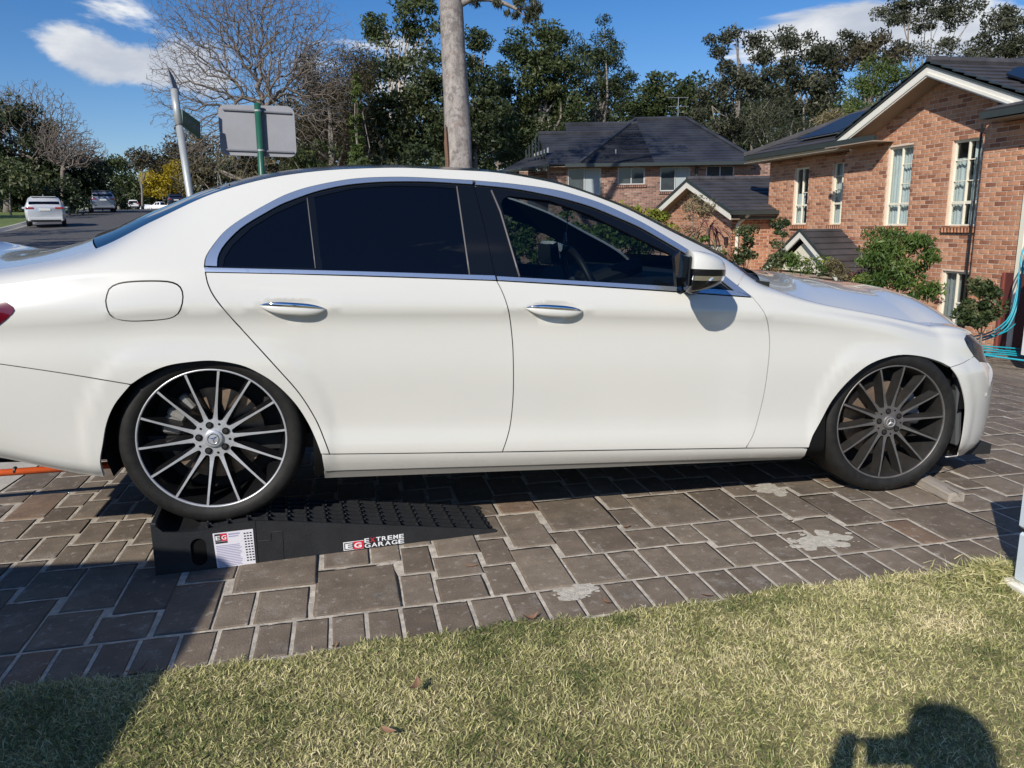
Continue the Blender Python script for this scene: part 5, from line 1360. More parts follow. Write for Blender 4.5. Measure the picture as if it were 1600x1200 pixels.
M['paint'] = mat('white car paint', (.645, .633, .578), .26, var=.012, scale=2.5, spec=.5, coat=1.0, croug=.035, bump=.0)
M['gap'] = mat('shadow gap liner', (.008, .008, .008), .9, spec=.1)  # near-black, puts shade into the panel gaps and recesses
M['chrome'] = mat('satin chrome trim', (.78, .86, .93), .25, metal=.86)
M['bright'] = mat('bright chrome', (.85, .86, .88), .06, metal=1.0)
M['black_gloss'] = mat('gloss black trim', (.006, .007, .009), .12, spec=.5)
M['tint'] = mat('dark tinted glass', (.0025, .004, .008), .015, spec=.36)
M['car_glass'] = pane_mat('car side glass', (.70, .80, .84), .62)
M['screen_glass'] = pane_mat('windscreen glass', (.75, .85, .88), .8)
M['rubber'] = mat('tyre rubber', (.009, .0088, .0086), .62, var=.25, scale=30, bump=.1, bscale=120, col2=(.019, .018, .016), spec=.35)
M['rim_silver'] = mat('machined alloy', (.60, .61, .63), .38, metal=.55, var=.1, scale=20)
M['rim_dusty'] = mat('alloy dulled by brake dust', (.185, .175, .165), .5, metal=.6, var=.2, scale=24)
M['rim_black'] = mat('gloss black alloy', (.010, .010, .011), .18)
M['rim_black_dusty'] = mat('dusty black alloy', (.022, .0205, .019), .5, var=.3, scale=20)
M['disc'] = mat('rusty brake disc', (.30, .22, .16), .5, metal=.6, var=.25, scale=30)
M['caliper'] = mat('cast grey caliper', (.33, .32, .30), .5, metal=.5, var=.2, scale=30)
M['cabin'] = mat('black cabin trim', (.011, .011, .012), .7)
M['leather'] = mat('black leather', (.016, .015, .015), .5)
M['tail_red'] = mat('dark red lamp', (.11, .004, .012), .12, coat=1.0)
M['headlamp'] = mat('smoked headlamp', (.008, .009, .011), .25, col2=(.040, .043, .048), scale=22, spec=.3)
M['under'] = mat('underbody plastic', (.015, .015, .015), .8)
M['sill_grey'] = mat('grey sill skirt', (.30, .29, .26), .5)

def pchip(x, y):
    """monotone cubic through (x, y) -> function"""
    x = np.asarray(x, float); y = np.asarray(y, float); h = np.diff(x); d = np.diff(y)/h
    m = np.zeros(len(x))
    for i in range(1, len(x)-1):
        if d[i-1]*d[i] > 0:
            w1, w2 = 2*h[i]+h[i-1], h[i]+2*h[i-1]; m[i] = (w1+w2)/(w1/d[i-1]+w2/d[i])
    m[0], m[-1] = d[0], d[-1]
    def f(q):
        q = np.clip(np.asarray(q, float), x[0], x[-1]); i = np.clip(np.searchsorted(x, q)-1, 0, len(h)-1)
        t = (q-x[i])/h[i]
        return ((1+2*t)*(1-t)**2)*y[i]+t*(1-t)**2*h[i]*m[i]+t*t*(3-2*t)*y[i+1]+t*t*(t-1)*h[i]*m[i+1]
    return f
UT, UN = -.75, 3.15
_z3 = [(-.75, .785), (-.46, .802), (-.15, .828), (.2, .838), (.63, .843), (1.07, .847), (1.66, .841), (2.23, .832), (2.83, .778), (3.15, .712)]
RAILS = [  # (z knots, w knots, x of tail end, z there, x of nose end, z there)
    ([(-.75, .285), (-.38, .201), (0, .17), (.4, .16), (1.5, .162), (2.53, .168), (3.15, .155)], [(-.75, .855), (-.38, .875), (.4, .868), (2.5, .868), (3.15, .865)], -1.08, .30, 3.70, .085),
    ([(-.75, .335), (-.38, .262), (0, .262), (.39, .270), (1.1, .26), (2.2, .243), (2.5, .235), (3.15, .225)], [(-.75, .89), (-.38, .912), (.4, .925), (2.5, .925), (3.15, .905)], -1.12, .36, 3.78, .19),
    ([(-.75, .47), (-.38, .42), (.4, .40), (1.5, .395), (2.5, .385), (3.15, .38)], [(-.75, .905), (-.38, .916), (.4, .913), (2.4, .913), (3.15, .908)], -1.135, .48, 3.805, .35),
    ([(-.75, .62), (0, .60), (1.5, .60), (2.8, .585), (3.15, .56)], [(-.75, .905), (-.3, .92), (.4, .918), (1.5, .918), (2.4, .918), (2.9, .916), (3.15, .90)], -1.14, .63, 3.80, .50),
    ([(x, z-.075) for x, z in _z3], [(-.75, .893), (-.3, .911), (.4, .911), (1.5, .911), (2.3, .910), (2.9, .902), (3.15, .878)], -1.13, .72, 3.76, .545),
    (_z3, [(-.75, .902), (-.3, .925), (.4, .929), (1.5, .929), (2.3, .923), (2.83, .903), (3.15, .868)], -1.12, .80, 3.72, .60),
    ([(-.75, .875), (-.4, .925), (0, .960), (.54, .957), (1.06, .949), (1.66, .924), (2.17, .904), (2.5, .858), (2.83, .812), (3.15, .755)], [(-.75, .865), (-.4, .888), (0, .893), (1, .893), (2.17, .893), (2.5, .880), (2.83, .855), (3.15, .82)], -1.10, .90, 3.67, .655),
    ([(-.75, .935), (-.56, .974), (-.41, 1.022), (-.213, 1.131), (.026, 1.253), (.276, 1.327), (.5, 1.361), (.779, 1.379), (1.05, 1.380), (1.32, 1.354), (1.637, 1.272), (1.90, 1.161), (2.18, 1.03), (2.26, .972), (2.34, .938), (2.55, .872), (2.83, .828), (3.15, .780)],
     [(-.75, .745), (-.56, .735), (-.41, .69), (-.213, .655), (.026, .62), (.276, .60), (.5, .588), (.779, .585), (1.05, .585), (1.32, .59), (1.637, .602), (1.90, .63), (2.18, .68), (2.26, .705), (2.34, .738), (2.55, .755), (2.83, .75), (3.15, .72)], -1.06, 1.00, 3.60, .70)]
_RZ = [pchip(*zip(*r[0])) for r in RAILS]; _RW = [pchip(*zip(*r[1])) for r in RAILS]
_EN = dict(tail=[r[2] for r in RAILS], tz=[r[3] for r in RAILS], nose=[r[4] for r in RAILS], nz=[r[5] for r in RAILS])
def rail(k, u):
    """rail k at u -> x, w, z (u runs past the corners to the centre line: -1.5 .. 4.0)"""
    u = np.asarray(u, float); uc = np.clip(u, UT, UN)
    z = _RZ[k](uc); w = _RW[k](uc); x = uc.copy()
    t = np.clip((UT-u)/.75, 0, 1)*pi/2; e = .75
    nt = t > 0
    x = np.where(nt, UT+(RAILS[k][2]-UT)*np.sin(t)**e, x); w = np.where(nt, w*np.clip(np.cos(t), 0, 1)**e, w); z = np.where(nt, z+(RAILS[k][3]-z)*np.sin(t)**2, z)
    t = np.clip((u-UN)/.85, 0, 1)*pi/2; e = .62 if k == 7 else .78
    nn = t > 0
    x = np.where(nn, UN+(RAILS[k][4]-UN)*np.sin(t)**e, x); w = np.where(nn, w*np.clip(np.cos(t), 0, 1)**e, w); z = np.where(nn, z+(RAILS[k][5]-z)*np.sin(t)**1.6, z)
    return np.stack([x, w, z], -1)
DENTS = [(.302, .838, .135, .036, .013), (1.295, .841, .128, .034, .013)]     # cups behind the door handles
def S(u, t, off=0.0):
    """near body side: (u, t) -> local points; t 0..6 sill to belt, 6..7 belt to roof rail, bonnet or boot edge"""
    u = np.atleast_1d(np.asarray(u, float)); t = np.atleast_1d(np.asarray(t, float))
    K = np.stack([rail(k, u) for k in range(8)], 0)                 # 8 x n x 3
    n = len(u)
    # lower: cubic through rails 0..5, then 5..6
    out = np.zeros((n, 3))
    tl = np.clip(t, 0, 5); i = np.clip(np.floor(tl).astype(int), 0, 4); f = tl-i; a = np.arange(n)
    def slope(j):
        jm, jp = np.clip(j-1, 0, 5), np.clip(j+1, 0, 5); den = (jp-jm)[:, None]
        return (K[jp, a]-K[jm, a])/den
    p0, p1 = K[i, a], K[i+1, a]; m0, m1 = slope(i), slope(i+1); f_ = f[:, None]
    low = (1+2*f_)*(1-f_)**2*p0+f_*(1-f_)**2*m0+f_*f_*(3-2*f_)*p1+f_*f_*(f_-1)*m1
    f2 = np.clip(t-5, 0, 1)[:, None]
    mid = K[5]*(1-f2)+K[6]*f2; mid[:, 1] += .004*(4*f2*(1-f2))[:, 0]
    up = np.clip(t-6, 0, 1)[:, None]
    b = (1-sstep(-.45, .0, u)*(1-sstep(2.05, 2.35, u)))[:, None]     # 0 at the cabin, 1 over boot and bonnet
    q0, q1 = K[6], K[7]; ch = q1-q0; L = np.linalg.norm(ch, axis=1)[:, None]
    tan0 = (1-b)*(ch+np.array([0, .10, 0])*1.0)+b*(np.array([0, -.15, 1.0])*L*.8)
    tan1 = (1-b)*(ch-np.array([0, .06, 0]))+b*(np.array([0, -1.0, .25])*L*.9)
    upp = (1+2*up)*(1-up)**2*q0+up*(1-up)**2*tan0+up*up*(3-2*up)*q1+up*up*(up-1)*tan1
    out = np.where((t <= 5)[:, None], low, np.where((t <= 6)[:, None], mid, upp))
    # flared lips round the wheels
    for hx, hz in HUBS:
        r = np.hypot(out[:, 0]-hx, out[:, 2]-hz)
        out[:, 1] += .0075*(1-sstep(.405, .465, r))*(1-sstep(.60, .74, out[:, 2]))
    for cx, cz, rx, rz, d in DENTS:
        q = ((out[:, 0]-cx)/rx)**2+((out[:, 2]-cz)/rz)**2
        out[:, 1] -= d*np.clip(1-q, 0, 1)**1.3
    out[:, 1] *= -1
    if off:
        out = out+off*Snorm(u, t)
    return out
def Snorm(u, t):
    e = 2e-3; u = np.atleast_1d(np.asarray(u, float)); t = np.atleast_1d(np.asarray(t, float))
    du = S(u+e, t)-S(u-e, t); dt = S(u, np.minimum(t+e, 7))-S(u, np.maximum(t-e, 0))
    n = np.cross(du, dt); n /= np.linalg.norm(n, axis=1)[:, None]+1e-12
    return n                                                         # outwards (-y side)
_gu, _gt = np.meshgrid(np.linspace(-1.45, 3.95, 325), np.linspace(0, 7, 85)); _gu, _gt = _gu.ravel(), _gt.ravel()
_gp = proj(car_w(S(_gu, _gt)))
_gn = Snorm(_gu, _gt); _gw = car_w(S(_gu, _gt)); _facing = ((_gn[:, :1]*_ex+_gn[:, 1:2]*_ey+_gn[:, 2:]*_ez)*(EYE-_gw)).sum(1) > 0
def to_ut(px, py):
    """body side parameters of the point seen at a pixel of the photograph"""
    d = (_gp[:, 0]-px)**2+(_gp[:, 1]-py)**2 + np.where(_facing, 0, 1e5); i = int(np.argmin(d)); u, t = _gu[i], _gt[i]
    for _ in range(5):
        p = proj(car_w(S([u], [t])))[0]; r = np.array([px, py])-p
        if r @ r < 1e-3: break
        e = 1e-3; pu = (proj(car_w(S([u+e], [t])))[0]-p)/e
        e2 = 1e-3 if t < 6.99 else -1e-3; pt_ = (proj(car_w(S([u], [t+e2])))[0]-p)/e2
        J = np.stack([pu, pt_], 1)
        if abs(np.linalg.det(J)) < 1e-3: break
        s = np.linalg.solve(J, r); s = np.clip(s, -.05, .05)*1.0
        u, t = float(np.clip(u+s[0], -1.49, 3.99)), float(np.clip(t+s[1], 0, 7))
    return u, t
_TB = np.array([0, .10, .24, .43, .60, .675, .785, 1.30])
def t2b(t): return np.interp(t, np.arange(8), _TB)
def b2t(b): return np.interp(b, _TB, np.arange(8))
def smooth_px(P, step=7.0):
    """Catmull-Rom resampling of a pixel curve"""
    P = np.asarray(P, float)
    if len(P) < 3: 
        n = max(1, int(np.linalg.norm(P[-1]-P[0])/step)); return [tuple(P[0]*(1-t)+P[-1]*t) for t in np.linspace(0, 1, n+1)]
    Q = np.vstack([2*P[0]-P[1], P, 2*P[-1]-P[-2]]); out = []
    for i in range(1, len(Q)-2):
        p0, p1, p2, p3 = Q[i-1:i+3]; n = max(1, int(np.linalg.norm(p2-p1)/step))
        for t in np.arange(n)/n:
            out.append(tuple(.5*((2*p1)+(-p0+p2)*t+(2*p0-5*p1+4*p2-p3)*t*t+(-p0+3*p1-3*p2+p3)*t**3)))
    out.append(tuple(P[-1])); return out
def curve_ut(px_pts, smooth=True, step=7.0):
    pts = smooth_px(px_pts, step) if smooth else smooth_px_lin(px_pts, step)
    return [to_ut(*p) for p in pts]
def smooth_px_lin(P, step):
    out = []
    for a, b in zip(P[:-1], P[1:]):
        a, b = np.array(a, float), np.array(b, float); n = max(1, int(np.linalg.norm(b-a)/step))
        out += [tuple(a*(1-t)+b*t) for t in np.arange(n)/n]
    out.append(tuple(P[-1])); return out
def line_ut(a, b, n): return [(a[0]+(b[0]-a[0])*t, a[1]+(b[1]-a[1])*t) for t in np.linspace(0, 1, n+1)]
def join(*cs):
    out = []
    for c in cs:
        for p in c:
            if not out or (abs(p[0]-out[-1][0])+abs(t2b(p[1])-t2b(out[-1][1])) > 2e-3): out.append(p)
    if abs(out[0][0]-out[-1][0])+abs(t2b(out[0][1])-t2b(out[-1][1])) < 2e-3: out.pop()
    return out
def inset(poly, g):
    """shrink a polygon (a, b metric) by g"""
    P = np.asarray(poly); n = len(P)
    area = .5*sum(P[i, 0]*P[(i+1) % n, 1]-P[(i+1) % n, 0]*P[i, 1] for i in range(n)); s = 1 if area > 0 else -1
    out = []
    for i in range(n):
        a, b, c = P[i-1], P[i], P[(i+1) % n]
        e1 = b-a; e2 = c-b; e1 = e1/(np.linalg.norm(e1)+1e-12); e2 = e2/(np.linalg.norm(e2)+1e-12)
        n1 = s*np.array([-e1[1], e1[0]]); n2 = s*np.array([-e2[1], e2[0]])
        m = n1+n2; l = np.linalg.norm(m)
        m = m/l if l > 1e-6 else n1
        k = 1/max(.45, float(m @ n1)); out.append(tuple(b+m*g*k))
    return out
CAR = empty('white_sedan', tuple(CAR_O), (0, CAR_PITCH, 0), label='white four door sedan with its rear wheel up on a black ramp', cat='car')
def set_normals(me, N):
    me.polygons.foreach_set('use_smooth', np.ones(len(me.polygons), bool))
    me.normals_split_custom_set_from_vertices([tuple(n) for n in N])
def panel(name, poly_ut, m, parent=CAR, holes=(), gap=.0022, grid=.03, off=0.0, flange=.014, mirror=True, fine=(), label=None, hole_gap=None):
    """sheet panel on the body side inside an outline given in (u, t), folded inwards along its rim"""
    P = inset([(u, float(t2b(t))) for u, t in poly_ut], gap)
    Hs = [inset([(u, float(t2b(t))) for u, t in h], -(gap if hole_gap is None else hole_gap)) for h in holes]
    pa = np.array(P); lo, hi = pa.min(0), pa.max(0)
    ga = np.arange(lo[0]+grid*.5, hi[0], grid)
    tb = []
    for i in range(7):
        k = max(2, int((_TB[i+1]-_TB[i])/grid)); tb += list(_TB[i]+(_TB[i+1]-_TB[i])*np.arange(k)/k)
    gb = np.array([b for b in tb if lo[1] < b < hi[1]])
    G = np.stack(np.meshgrid(ga, gb), -1).reshape(-1, 2)
    for cx, cz, rx, rz, d in DENTS:
        if name.endswith('door') and lo[0] < cx < hi[0]:
            zc = np.linspace(-1, 1, 9); G = np.vstack([G, np.stack(np.meshgrid(cx+rx*1.15*np.linspace(-1, 1, 22), t2b(5)+rz*1.2*zc), -1).reshape(-1, 2)])
    rings = [P]+Hs
    seg = np.vstack([np.array(r) for r in rings])
    if len(G):
        keep = pip(P, G)
        for h in Hs: keep &= ~pip(h, G)
        G = G[keep]
        if len(G):
            dmin = np.sqrt(((G[:, None, :]-seg[None])**2).sum(2)).min(1); G = G[dmin > grid*.38]
    pts, tri = cdt_poly(P, Hs, [tuple(q) for q in G])
    pts = np.array(pts); u = pts[:, 0]; t = b2t(pts[:, 1])
    V = S(u, t, off); N = Snorm(u, t)
    F = [tuple(x) for x in tri]
    a, b, c = V[F[0][0]], V[F[0][1]], V[F[0][2]]
    if np.cross(b-a, c-a) @ N[F[0][0]] < 0: F = [f[::-1] for f in F]
    VV, NN, FF = [V], [N], list(F); nb = len(V)
    if flange:
        cnt = {}
        for f in F:
            for i in range(3): cnt[(f[i], f[(i+1) % 3])] = 1
        be = [e for e in cnt if (e[1], e[0]) not in cnt]
        ids = sorted({i for e in be for i in e}); mp = {}
        Vr = V[ids]; Vi = V[ids]-N[ids]*flange
        VV += [Vr, Vi]; k = len(ids); idx = {q: j for j, q in enumerate(ids)}
        side = np.zeros((k, 3))
        for i, j in be:
            d = V[j]-V[i]; s = np.cross(d, N[i]); s /= np.linalg.norm(s)+1e-12
            side[idx[i]] += s; side[idx[j]] += s
        side /= np.linalg.norm(side, axis=1)[:, None]+1e-12
        NN += [side, side]
        for i, j in be: FF.append((nb+idx[i], nb+k+idx[i], nb+k+idx[j], nb+idx[j]))
    V = np.concatenate(VV); N = np.concatenate(NN)
    objs = []
    for far in ((False, True) if mirror else (False,)):
        v = V.copy(); nn = N.copy(); ff = FF
        if far: v[:, 1] *= -1; nn[:, 1] *= -1; ff = [f[::-1] for f in FF]
        me = bpy.data.meshes.new(name); me.from_pydata([tuple(p) for p in v], [], ff); me.materials.append(m); me.update()
        set_normals(me, nn)
        p = parent[1 if far else 0] if isinstance(parent, (list, tuple)) else parent
        o = link(name, me, p)
        if label and not far: o['label'] = label
        objs.append(o)
    return objs

# ---- traced seams of the near side
C_B = [(321, 425), (324, 441), (333, 461), (352, 486), (390, 528), (430, 572), (467, 614), (493, 655), (508, 690), (515, 709)]
C_M = [(776, 438), (787, 461), (795, 487), (800, 525), (802, 560), (802, 615), (798, 660), (792, 686), (785, 706)]
C_F = [(1176, 465), (1190, 482), (1198, 498), (1202, 523), (1202, 554), (1195, 610), (1184, 657), (1176, 682), (1165.5, 700)]
BELT_R = [(321, 425), (440, 427.5), (560, 431), (680, 435), (776, 438.5)]
BELT_F = [(776, 438.5), (900, 446), (1000, 452.5), (1100, 459.5), (1176, 465)]
ARCH_R1 = [(205, 601), (180, 632), (167, 662), (161, 695), (157, 722), (163, 745)]
ARCH_R2 = [(205, 601), (230, 585), (262, 572), (300, 566), (335, 564.5), (375, 571), (405, 584), (432, 602), (460, 630), (480, 660), (494, 690), (501, 709.5)]
ARCH_F1 = [(1264, 699.5), (1270, 682), (1282, 660), (1300, 627), (1325, 597), (1355, 572), (1385, 559), (1412, 554.5), (1440, 557), (1465, 564), (1485, 574)]
ARCH_F2 = [(1485, 574), (1497, 592), (1505, 617), (1508, 640), (1506, 665), (1502, 690), (1495, 714)]
CH_OUT_R = [(319.5, 416), (320.5, 406), (323, 399), (333, 383.5), (349.5, 363.5), (368, 348.5), (395, 331.5), (420, 317.5), (445, 305), (470, 296), (495, 289.5), (533, 282.2), (566, 278.4), (610, 276.8), (654, 277.5), (739, 282)]
CH_OUT_F = [(742, 282.4), (801, 287.6), (863, 296), (904, 306.3), (945, 320), (1000, 346), (1032, 364.5), (1079, 393), (1123, 424), (1152, 446), (1174, 463)]
CH_IN_R = [(340, 417), (341, 403), (347, 389), (360, 373), (377, 357), (394, 345.6), (414, 334), (437.7, 321), (461, 311.5), (486.5, 302.5), (510, 296), (544, 289.6), (588, 285.6), (632, 284.5), (676, 285.2), (739, 289)]
CH_IN_F = [(742, 289.5), (801, 295.6), (842, 302.8), (883, 312), (924, 324), (965, 340.6), (1000, 356), (1040, 378.5), (1079, 402), (1110, 426), (1147, 455)]
HEAD_L = [(1522, 556.5), (1512, 541), (1507, 530), (1510, 524)]
SILL = [(515, 709.5), (650, 708), (785, 706), (1000, 702.5), (1165.5, 700)]
cB, cM, cF = curve_ut(C_B), curve_ut(C_M), curve_ut(C_F)
bR, bF = curve_ut(BELT_R), curve_ut(BELT_F)
aR1, aR2, aF1, aF2 = [curve_ut(c) for c in (ARCH_R1, ARCH_R2, ARCH_F1, ARCH_F2)]
coR, coF, ciR, ciF = [curve_ut(c) for c in (CH_OUT_R, CH_OUT_F, CH_IN_R, CH_IN_F)]
head = curve_ut(HEAD_L)
sill = curve_ut(SILL)
bump_r = curve_ut([(2, 569), (100, 583.5), (205, 601)]); bump_f = curve_ut([(1485, 574), (1505, 567), (1522, 556.5)])
tR = bump_r[0][1]; tF = bump_f[-1][1]
flap = curve_ut([(165, 470), (170, 452), (185, 443), (212, 439.5), (250, 439), (270, 441.5), (282, 449), (286, 464), (282, 484), (272, 495), (250, 500), (203, 502), (178, 497), (168, 485), (165, 470)])[:-1]
u_seam = 2.25
# rear quarter with roof rail and windscreen pillar, boot corner
quarter = join(line_ut((-1.5, tR), bump_r[0], 20), bump_r, aR2, [to_ut(513, 709.5)], cB[::-1], coR, coF[:-1], [to_ut(1152, 447)], line_ut((u_seam, 7), (-1.5, 7), 150), line_ut((-1.5, 7), (-1.5, tR), 12))
panel('rear_quarter_panel', quarter, M['paint'], holes=[flap], grid=.028)
panel('fuel_flap', flap, M['paint'], mirror=False, gap=.0028, grid=.02)
panel('rear_bumper', join(line_ut((-1.5, tR), bump_r[0], 20), bump_r, aR1, line_ut((to_ut(163, 744)[0], 0), (-1.5, 0), 24)), M['paint'])
head_top = curve_ut([(1510, 524), (1522, 521.5), (1532, 526), (1538, 535)])
nose = (3.98, min(6.0, head_top[-1][1]+.15))
fender = join([to_ut(1152, 447)], curve_ut([(1152, 447), (1164, 455), (1175, 464)]), cF, curve_ut([(1165.5, 700), (1263, 699.5)]), aF1, bump_f, head, head_top, line_ut(head_top[-1], nose, 14), line_ut(nose, (3.98, 7), 6), line_ut((3.98, 7), (u_seam, 7), 90))
panel('front_wing', fender, M['paint'], grid=.028)
panel('front_bumper', join(bump_f, [to_ut(1533, 568)], line_ut((to_ut(1533, 568)[0], tF-.35), (4.0, tF-.4), 16), line_ut((4.0, tF-.4), (4.0, 0), 14), line_ut((4.0, 0), (to_ut(1476, 716)[0], 0), 24), aF2[::-1]), M['paint'], grid=.026, flange=.005)
panel('sill_panel', join(curve_ut([(502, 711), (785, 707.5), (1165, 701.5), (1262, 701)]), curve_ut([(1262, 701), (1258, 712)]), line_ut((to_ut(1257, 713)[0], .34), (to_ut(506, 736)[0], .34), 60), curve_ut([(506, 734), (502, 711)])), M['paint'], grid=.03)
panel('sill_skirt', join(line_ut((to_ut(1257, 716)[0]-.01, .325), (to_ut(506, 742)[0]+.004, .325), 60), line_ut((to_ut(506, 742)[0]+.004, 0), (to_ut(1257, 716)[0]-.01, 0), 60)), M['sill_grey'], off=-.004, gap=0)
rd = panel('rear_door', join(bR, cM, sill[:sill.index(min(sill, key=lambda p: abs(p[0]-cM[-1][0])))+1][::-1], cB[::-1]), M['paint'], grid=.026)
k_ = sill.index(min(sill, key=lambda p: abs(p[0]-cM[-1][0])))
fd = panel('front_door', join(bF, cF, sill[k_:][::-1], cM[::-1]), M['paint'], grid=.026)
# window surrounds: gloss black sheet with openings, glass set back in them, bright trim on top
g_quarter = curve_ut([(348, 415.5), (351, 401), (363, 382), (392, 355), (430, 332), (478, 311.5), (491, 418)], False)
g_rear = curve_ut([(491, 307), (550, 293.5), (612, 289), (675, 290.5), (713, 293.5), (732, 428), (504, 420.5)], False)
g_front = curve_ut([(783, 318), (786, 310), (795, 305), (860, 312.5), (923, 335), (985, 365), (1032, 387.5), (1052, 398), (1063, 447), (1000, 443.5), (907, 438.5), (814, 432)], False)
seam = curve_ut([(740, 287), (759, 360), (774, 432)], False)
bsR = curve_ut([(321, 422), (560, 428), (774, 435)]); bsF = curve_ut([(774, 435), (1000, 449), (1174, 463.5)])
panel('window_surround', join(coR, [seam[0]], seam, bsR[::-1]), M['black_gloss'], parent=rd, holes=[g_quarter, g_rear], off=-.004, gap=.001, grid=.04, hole_gap=0, flange=.01)
panel('window_surround', join([seam[0]], coF, bsF[::-1], seam[::-1]), M['black_gloss'], parent=fd, holes=[g_front], off=-.004, gap=.001, grid=.04, hole_gap=0, flange=.01)
panel('quarter_glass', g_quarter, M['tint'], parent=rd, off=-.007, gap=-.003, grid=.05, flange=0)
panel('window_glass', g_rear, M['tint'], parent=rd, off=-.007, gap=-.003, grid=.05, flange=0)
panel('window_glass', g_front, M['car_glass'], parent=fd, off=-.009, gap=-.003, grid=.05, flange=0)
panel('window_trim', join(coR, ciR[::-1]), M['chrome'], parent=rd, off=.003, gap=.0022, grid=.02, flange=.003)
panel('window_trim', join(coF, ciF[::-1]), M['chrome'], parent=fd, off=.003, gap=.0022, grid=.02, flange=.003)
panel('belt_trim', join(curve_ut([(319, 418.5), (560, 424.5), (773, 431)]), curve_ut([(773, 431), (775, 438)], False), curve_ut([(775, 438), (560, 430.5), (320, 425)])), M['chrome'], parent=rd, off=.0035, gap=.0003, grid=.02, flange=.004)
panel('belt_trim', join(curve_ut([(776, 432), (907, 439.5), (1032, 447), (1110, 452), (1147, 455)]), curve_ut([(1147, 455), (1174, 464)], False), curve_ut([(1174, 464), (1100, 458.5), (1000, 451.5), (900, 445), (777, 438)])), M['chrome'], parent=fd, off=.0035, gap=.0003, grid=.02, flange=.004)
def edge_line(parents, px, m, r=.0022, off=-.002):
    for far in (0, 1):
        P = S(*[np.array(c) for c in zip(*curve_ut(px, False, 20))], off)
        if far: P = P*np.array([1, -1, 1])
        MB().tube([tuple(p) for p in P], r, 6).build('seal_highlight', m, parents[far], smooth=True)
M['seal_glint'] = mat('grey window seal', (.13, .12, .115), .4)  # grey for the divider seal and for painted highlights along the pillar edges
edge_line(rd, [(480, 309), (493, 419)], M['seal_glint'], .0022); edge_line(rd, [(714, 291), (734, 429)], M['seal_glint'], .0035)
edge_line(fd, [(768, 297), (782, 330), (812, 432)], M['seal_glint'], .004)
# lamps
panel('tail_light', join(line_ut((-1.35, 5.6), to_ut(-2, 466), 6), curve_ut([(-2, 466), (10, 472), (20, 479), (23, 485), (19, 491), (8, 500), (-2, 508)]), line_ut(to_ut(-2, 508), (-1.35, 4.2), 6)), M['tail_red'], off=.003, gap=0, grid=.03, flange=.012)
hl = join(head[::-1], head_top, curve_ut([(1538, 535), (1542, 551), (1542.5, 566)]), curve_ut([(1543, 568), (1534, 567), (1522, 556.5)]))
try: panel('headlight', hl, M['headlamp'], off=-.002, gap=.001, grid=.02, flange=.02)
except Exception as ex: print('headlight', ex)
# parking sensor on the nose corner
u_, t_ = to_ut(1541, 617); p = S([u_], [t_], .001)[0]; nrm = Snorm([u_], [t_])[0]
MB().tube([tuple(p), tuple(p+nrm*.002)], .011, 12).build('parking_sensor', M['paint'], CAR)

# ---- top skins between the two body sides
def top_skin(name, rows, m, crown_f, nx=25, parent=CAR, gap=.003, off=0.0):
    """rows: list of (u, bow, crown); edges follow the roof-rail curve of the body sides"""
    s = np.linspace(-1, 1, nx); s = np.sign(s)*np.abs(s)**.85
    V = []
    for u, bow, cr in rows:
        x, w, z = rail(7, np.array([u]))[0]; w = max(w-gap, .002)
        for q in s: V.append((x+bow*(1-q*q), w*q, z+off+cr*crown_f(abs(q))))
    n = len(rows); i = np.arange(n*nx).reshape(n, nx)
    F = np.stack([i[:-1, :-1], i[1:, :-1], i[1:, 1:], i[:-1, 1:]], -1).reshape(-1, 4)[:, ::-1]
    V = np.array(V)
    f0 = F[len(F)//2]; nn = np.cross(V[f0[1]]-V[f0[0]], V[f0[2]]-V[f0[0]])
    if nn[2] < 0: F = F[:, ::-1]
    return link(name, np_mesh(name, V, F, m, smooth=True), parent)
par = lambda q: 1-q*q
def lerp_rows(u0, u1, n, b0, b1, c0, c1, e=1.0): return [(u0+(u1-u0)*t, b0+(b1-b0)*t**e, c0+(c1-c0)*t) for t in np.linspace(0, 1, n)]
top_skin('roof', lerp_rows(.06, 1.40, 24, -.04, .10, .050, .040), M['black_gloss'], par)
top_skin('rear_window', lerp_rows(-.405, .055, 18, -.13, -.04, .050, .050), M['tint'], par)
top_skin('boot_lid', lerp_rows(-1.30, -.41, 18, .0, -.13, .03, .042), M['paint'], par)
top_skin('windscreen', lerp_rows(1.405, 2.17, 18, .10, .24, .038, .012), M['screen_glass'], par)
top_skin('wiper_cowl', lerp_rows(2.175, 2.31, 6, .24, .20, .0, .03), M['black_plastic'], par)
top_skin('bonnet', lerp_rows(2.30, 2.62, 10, .20, .12, .050, .118)+lerp_rows(2.66, 3.15, 18, .11, .0, .120, .15)+[(3.15+.85*t, 0, .15-.03*t) for t in np.linspace(.04, .95, 12)], M['paint'], lambda q: 1-q**2.3, nx=41, gap=.004)
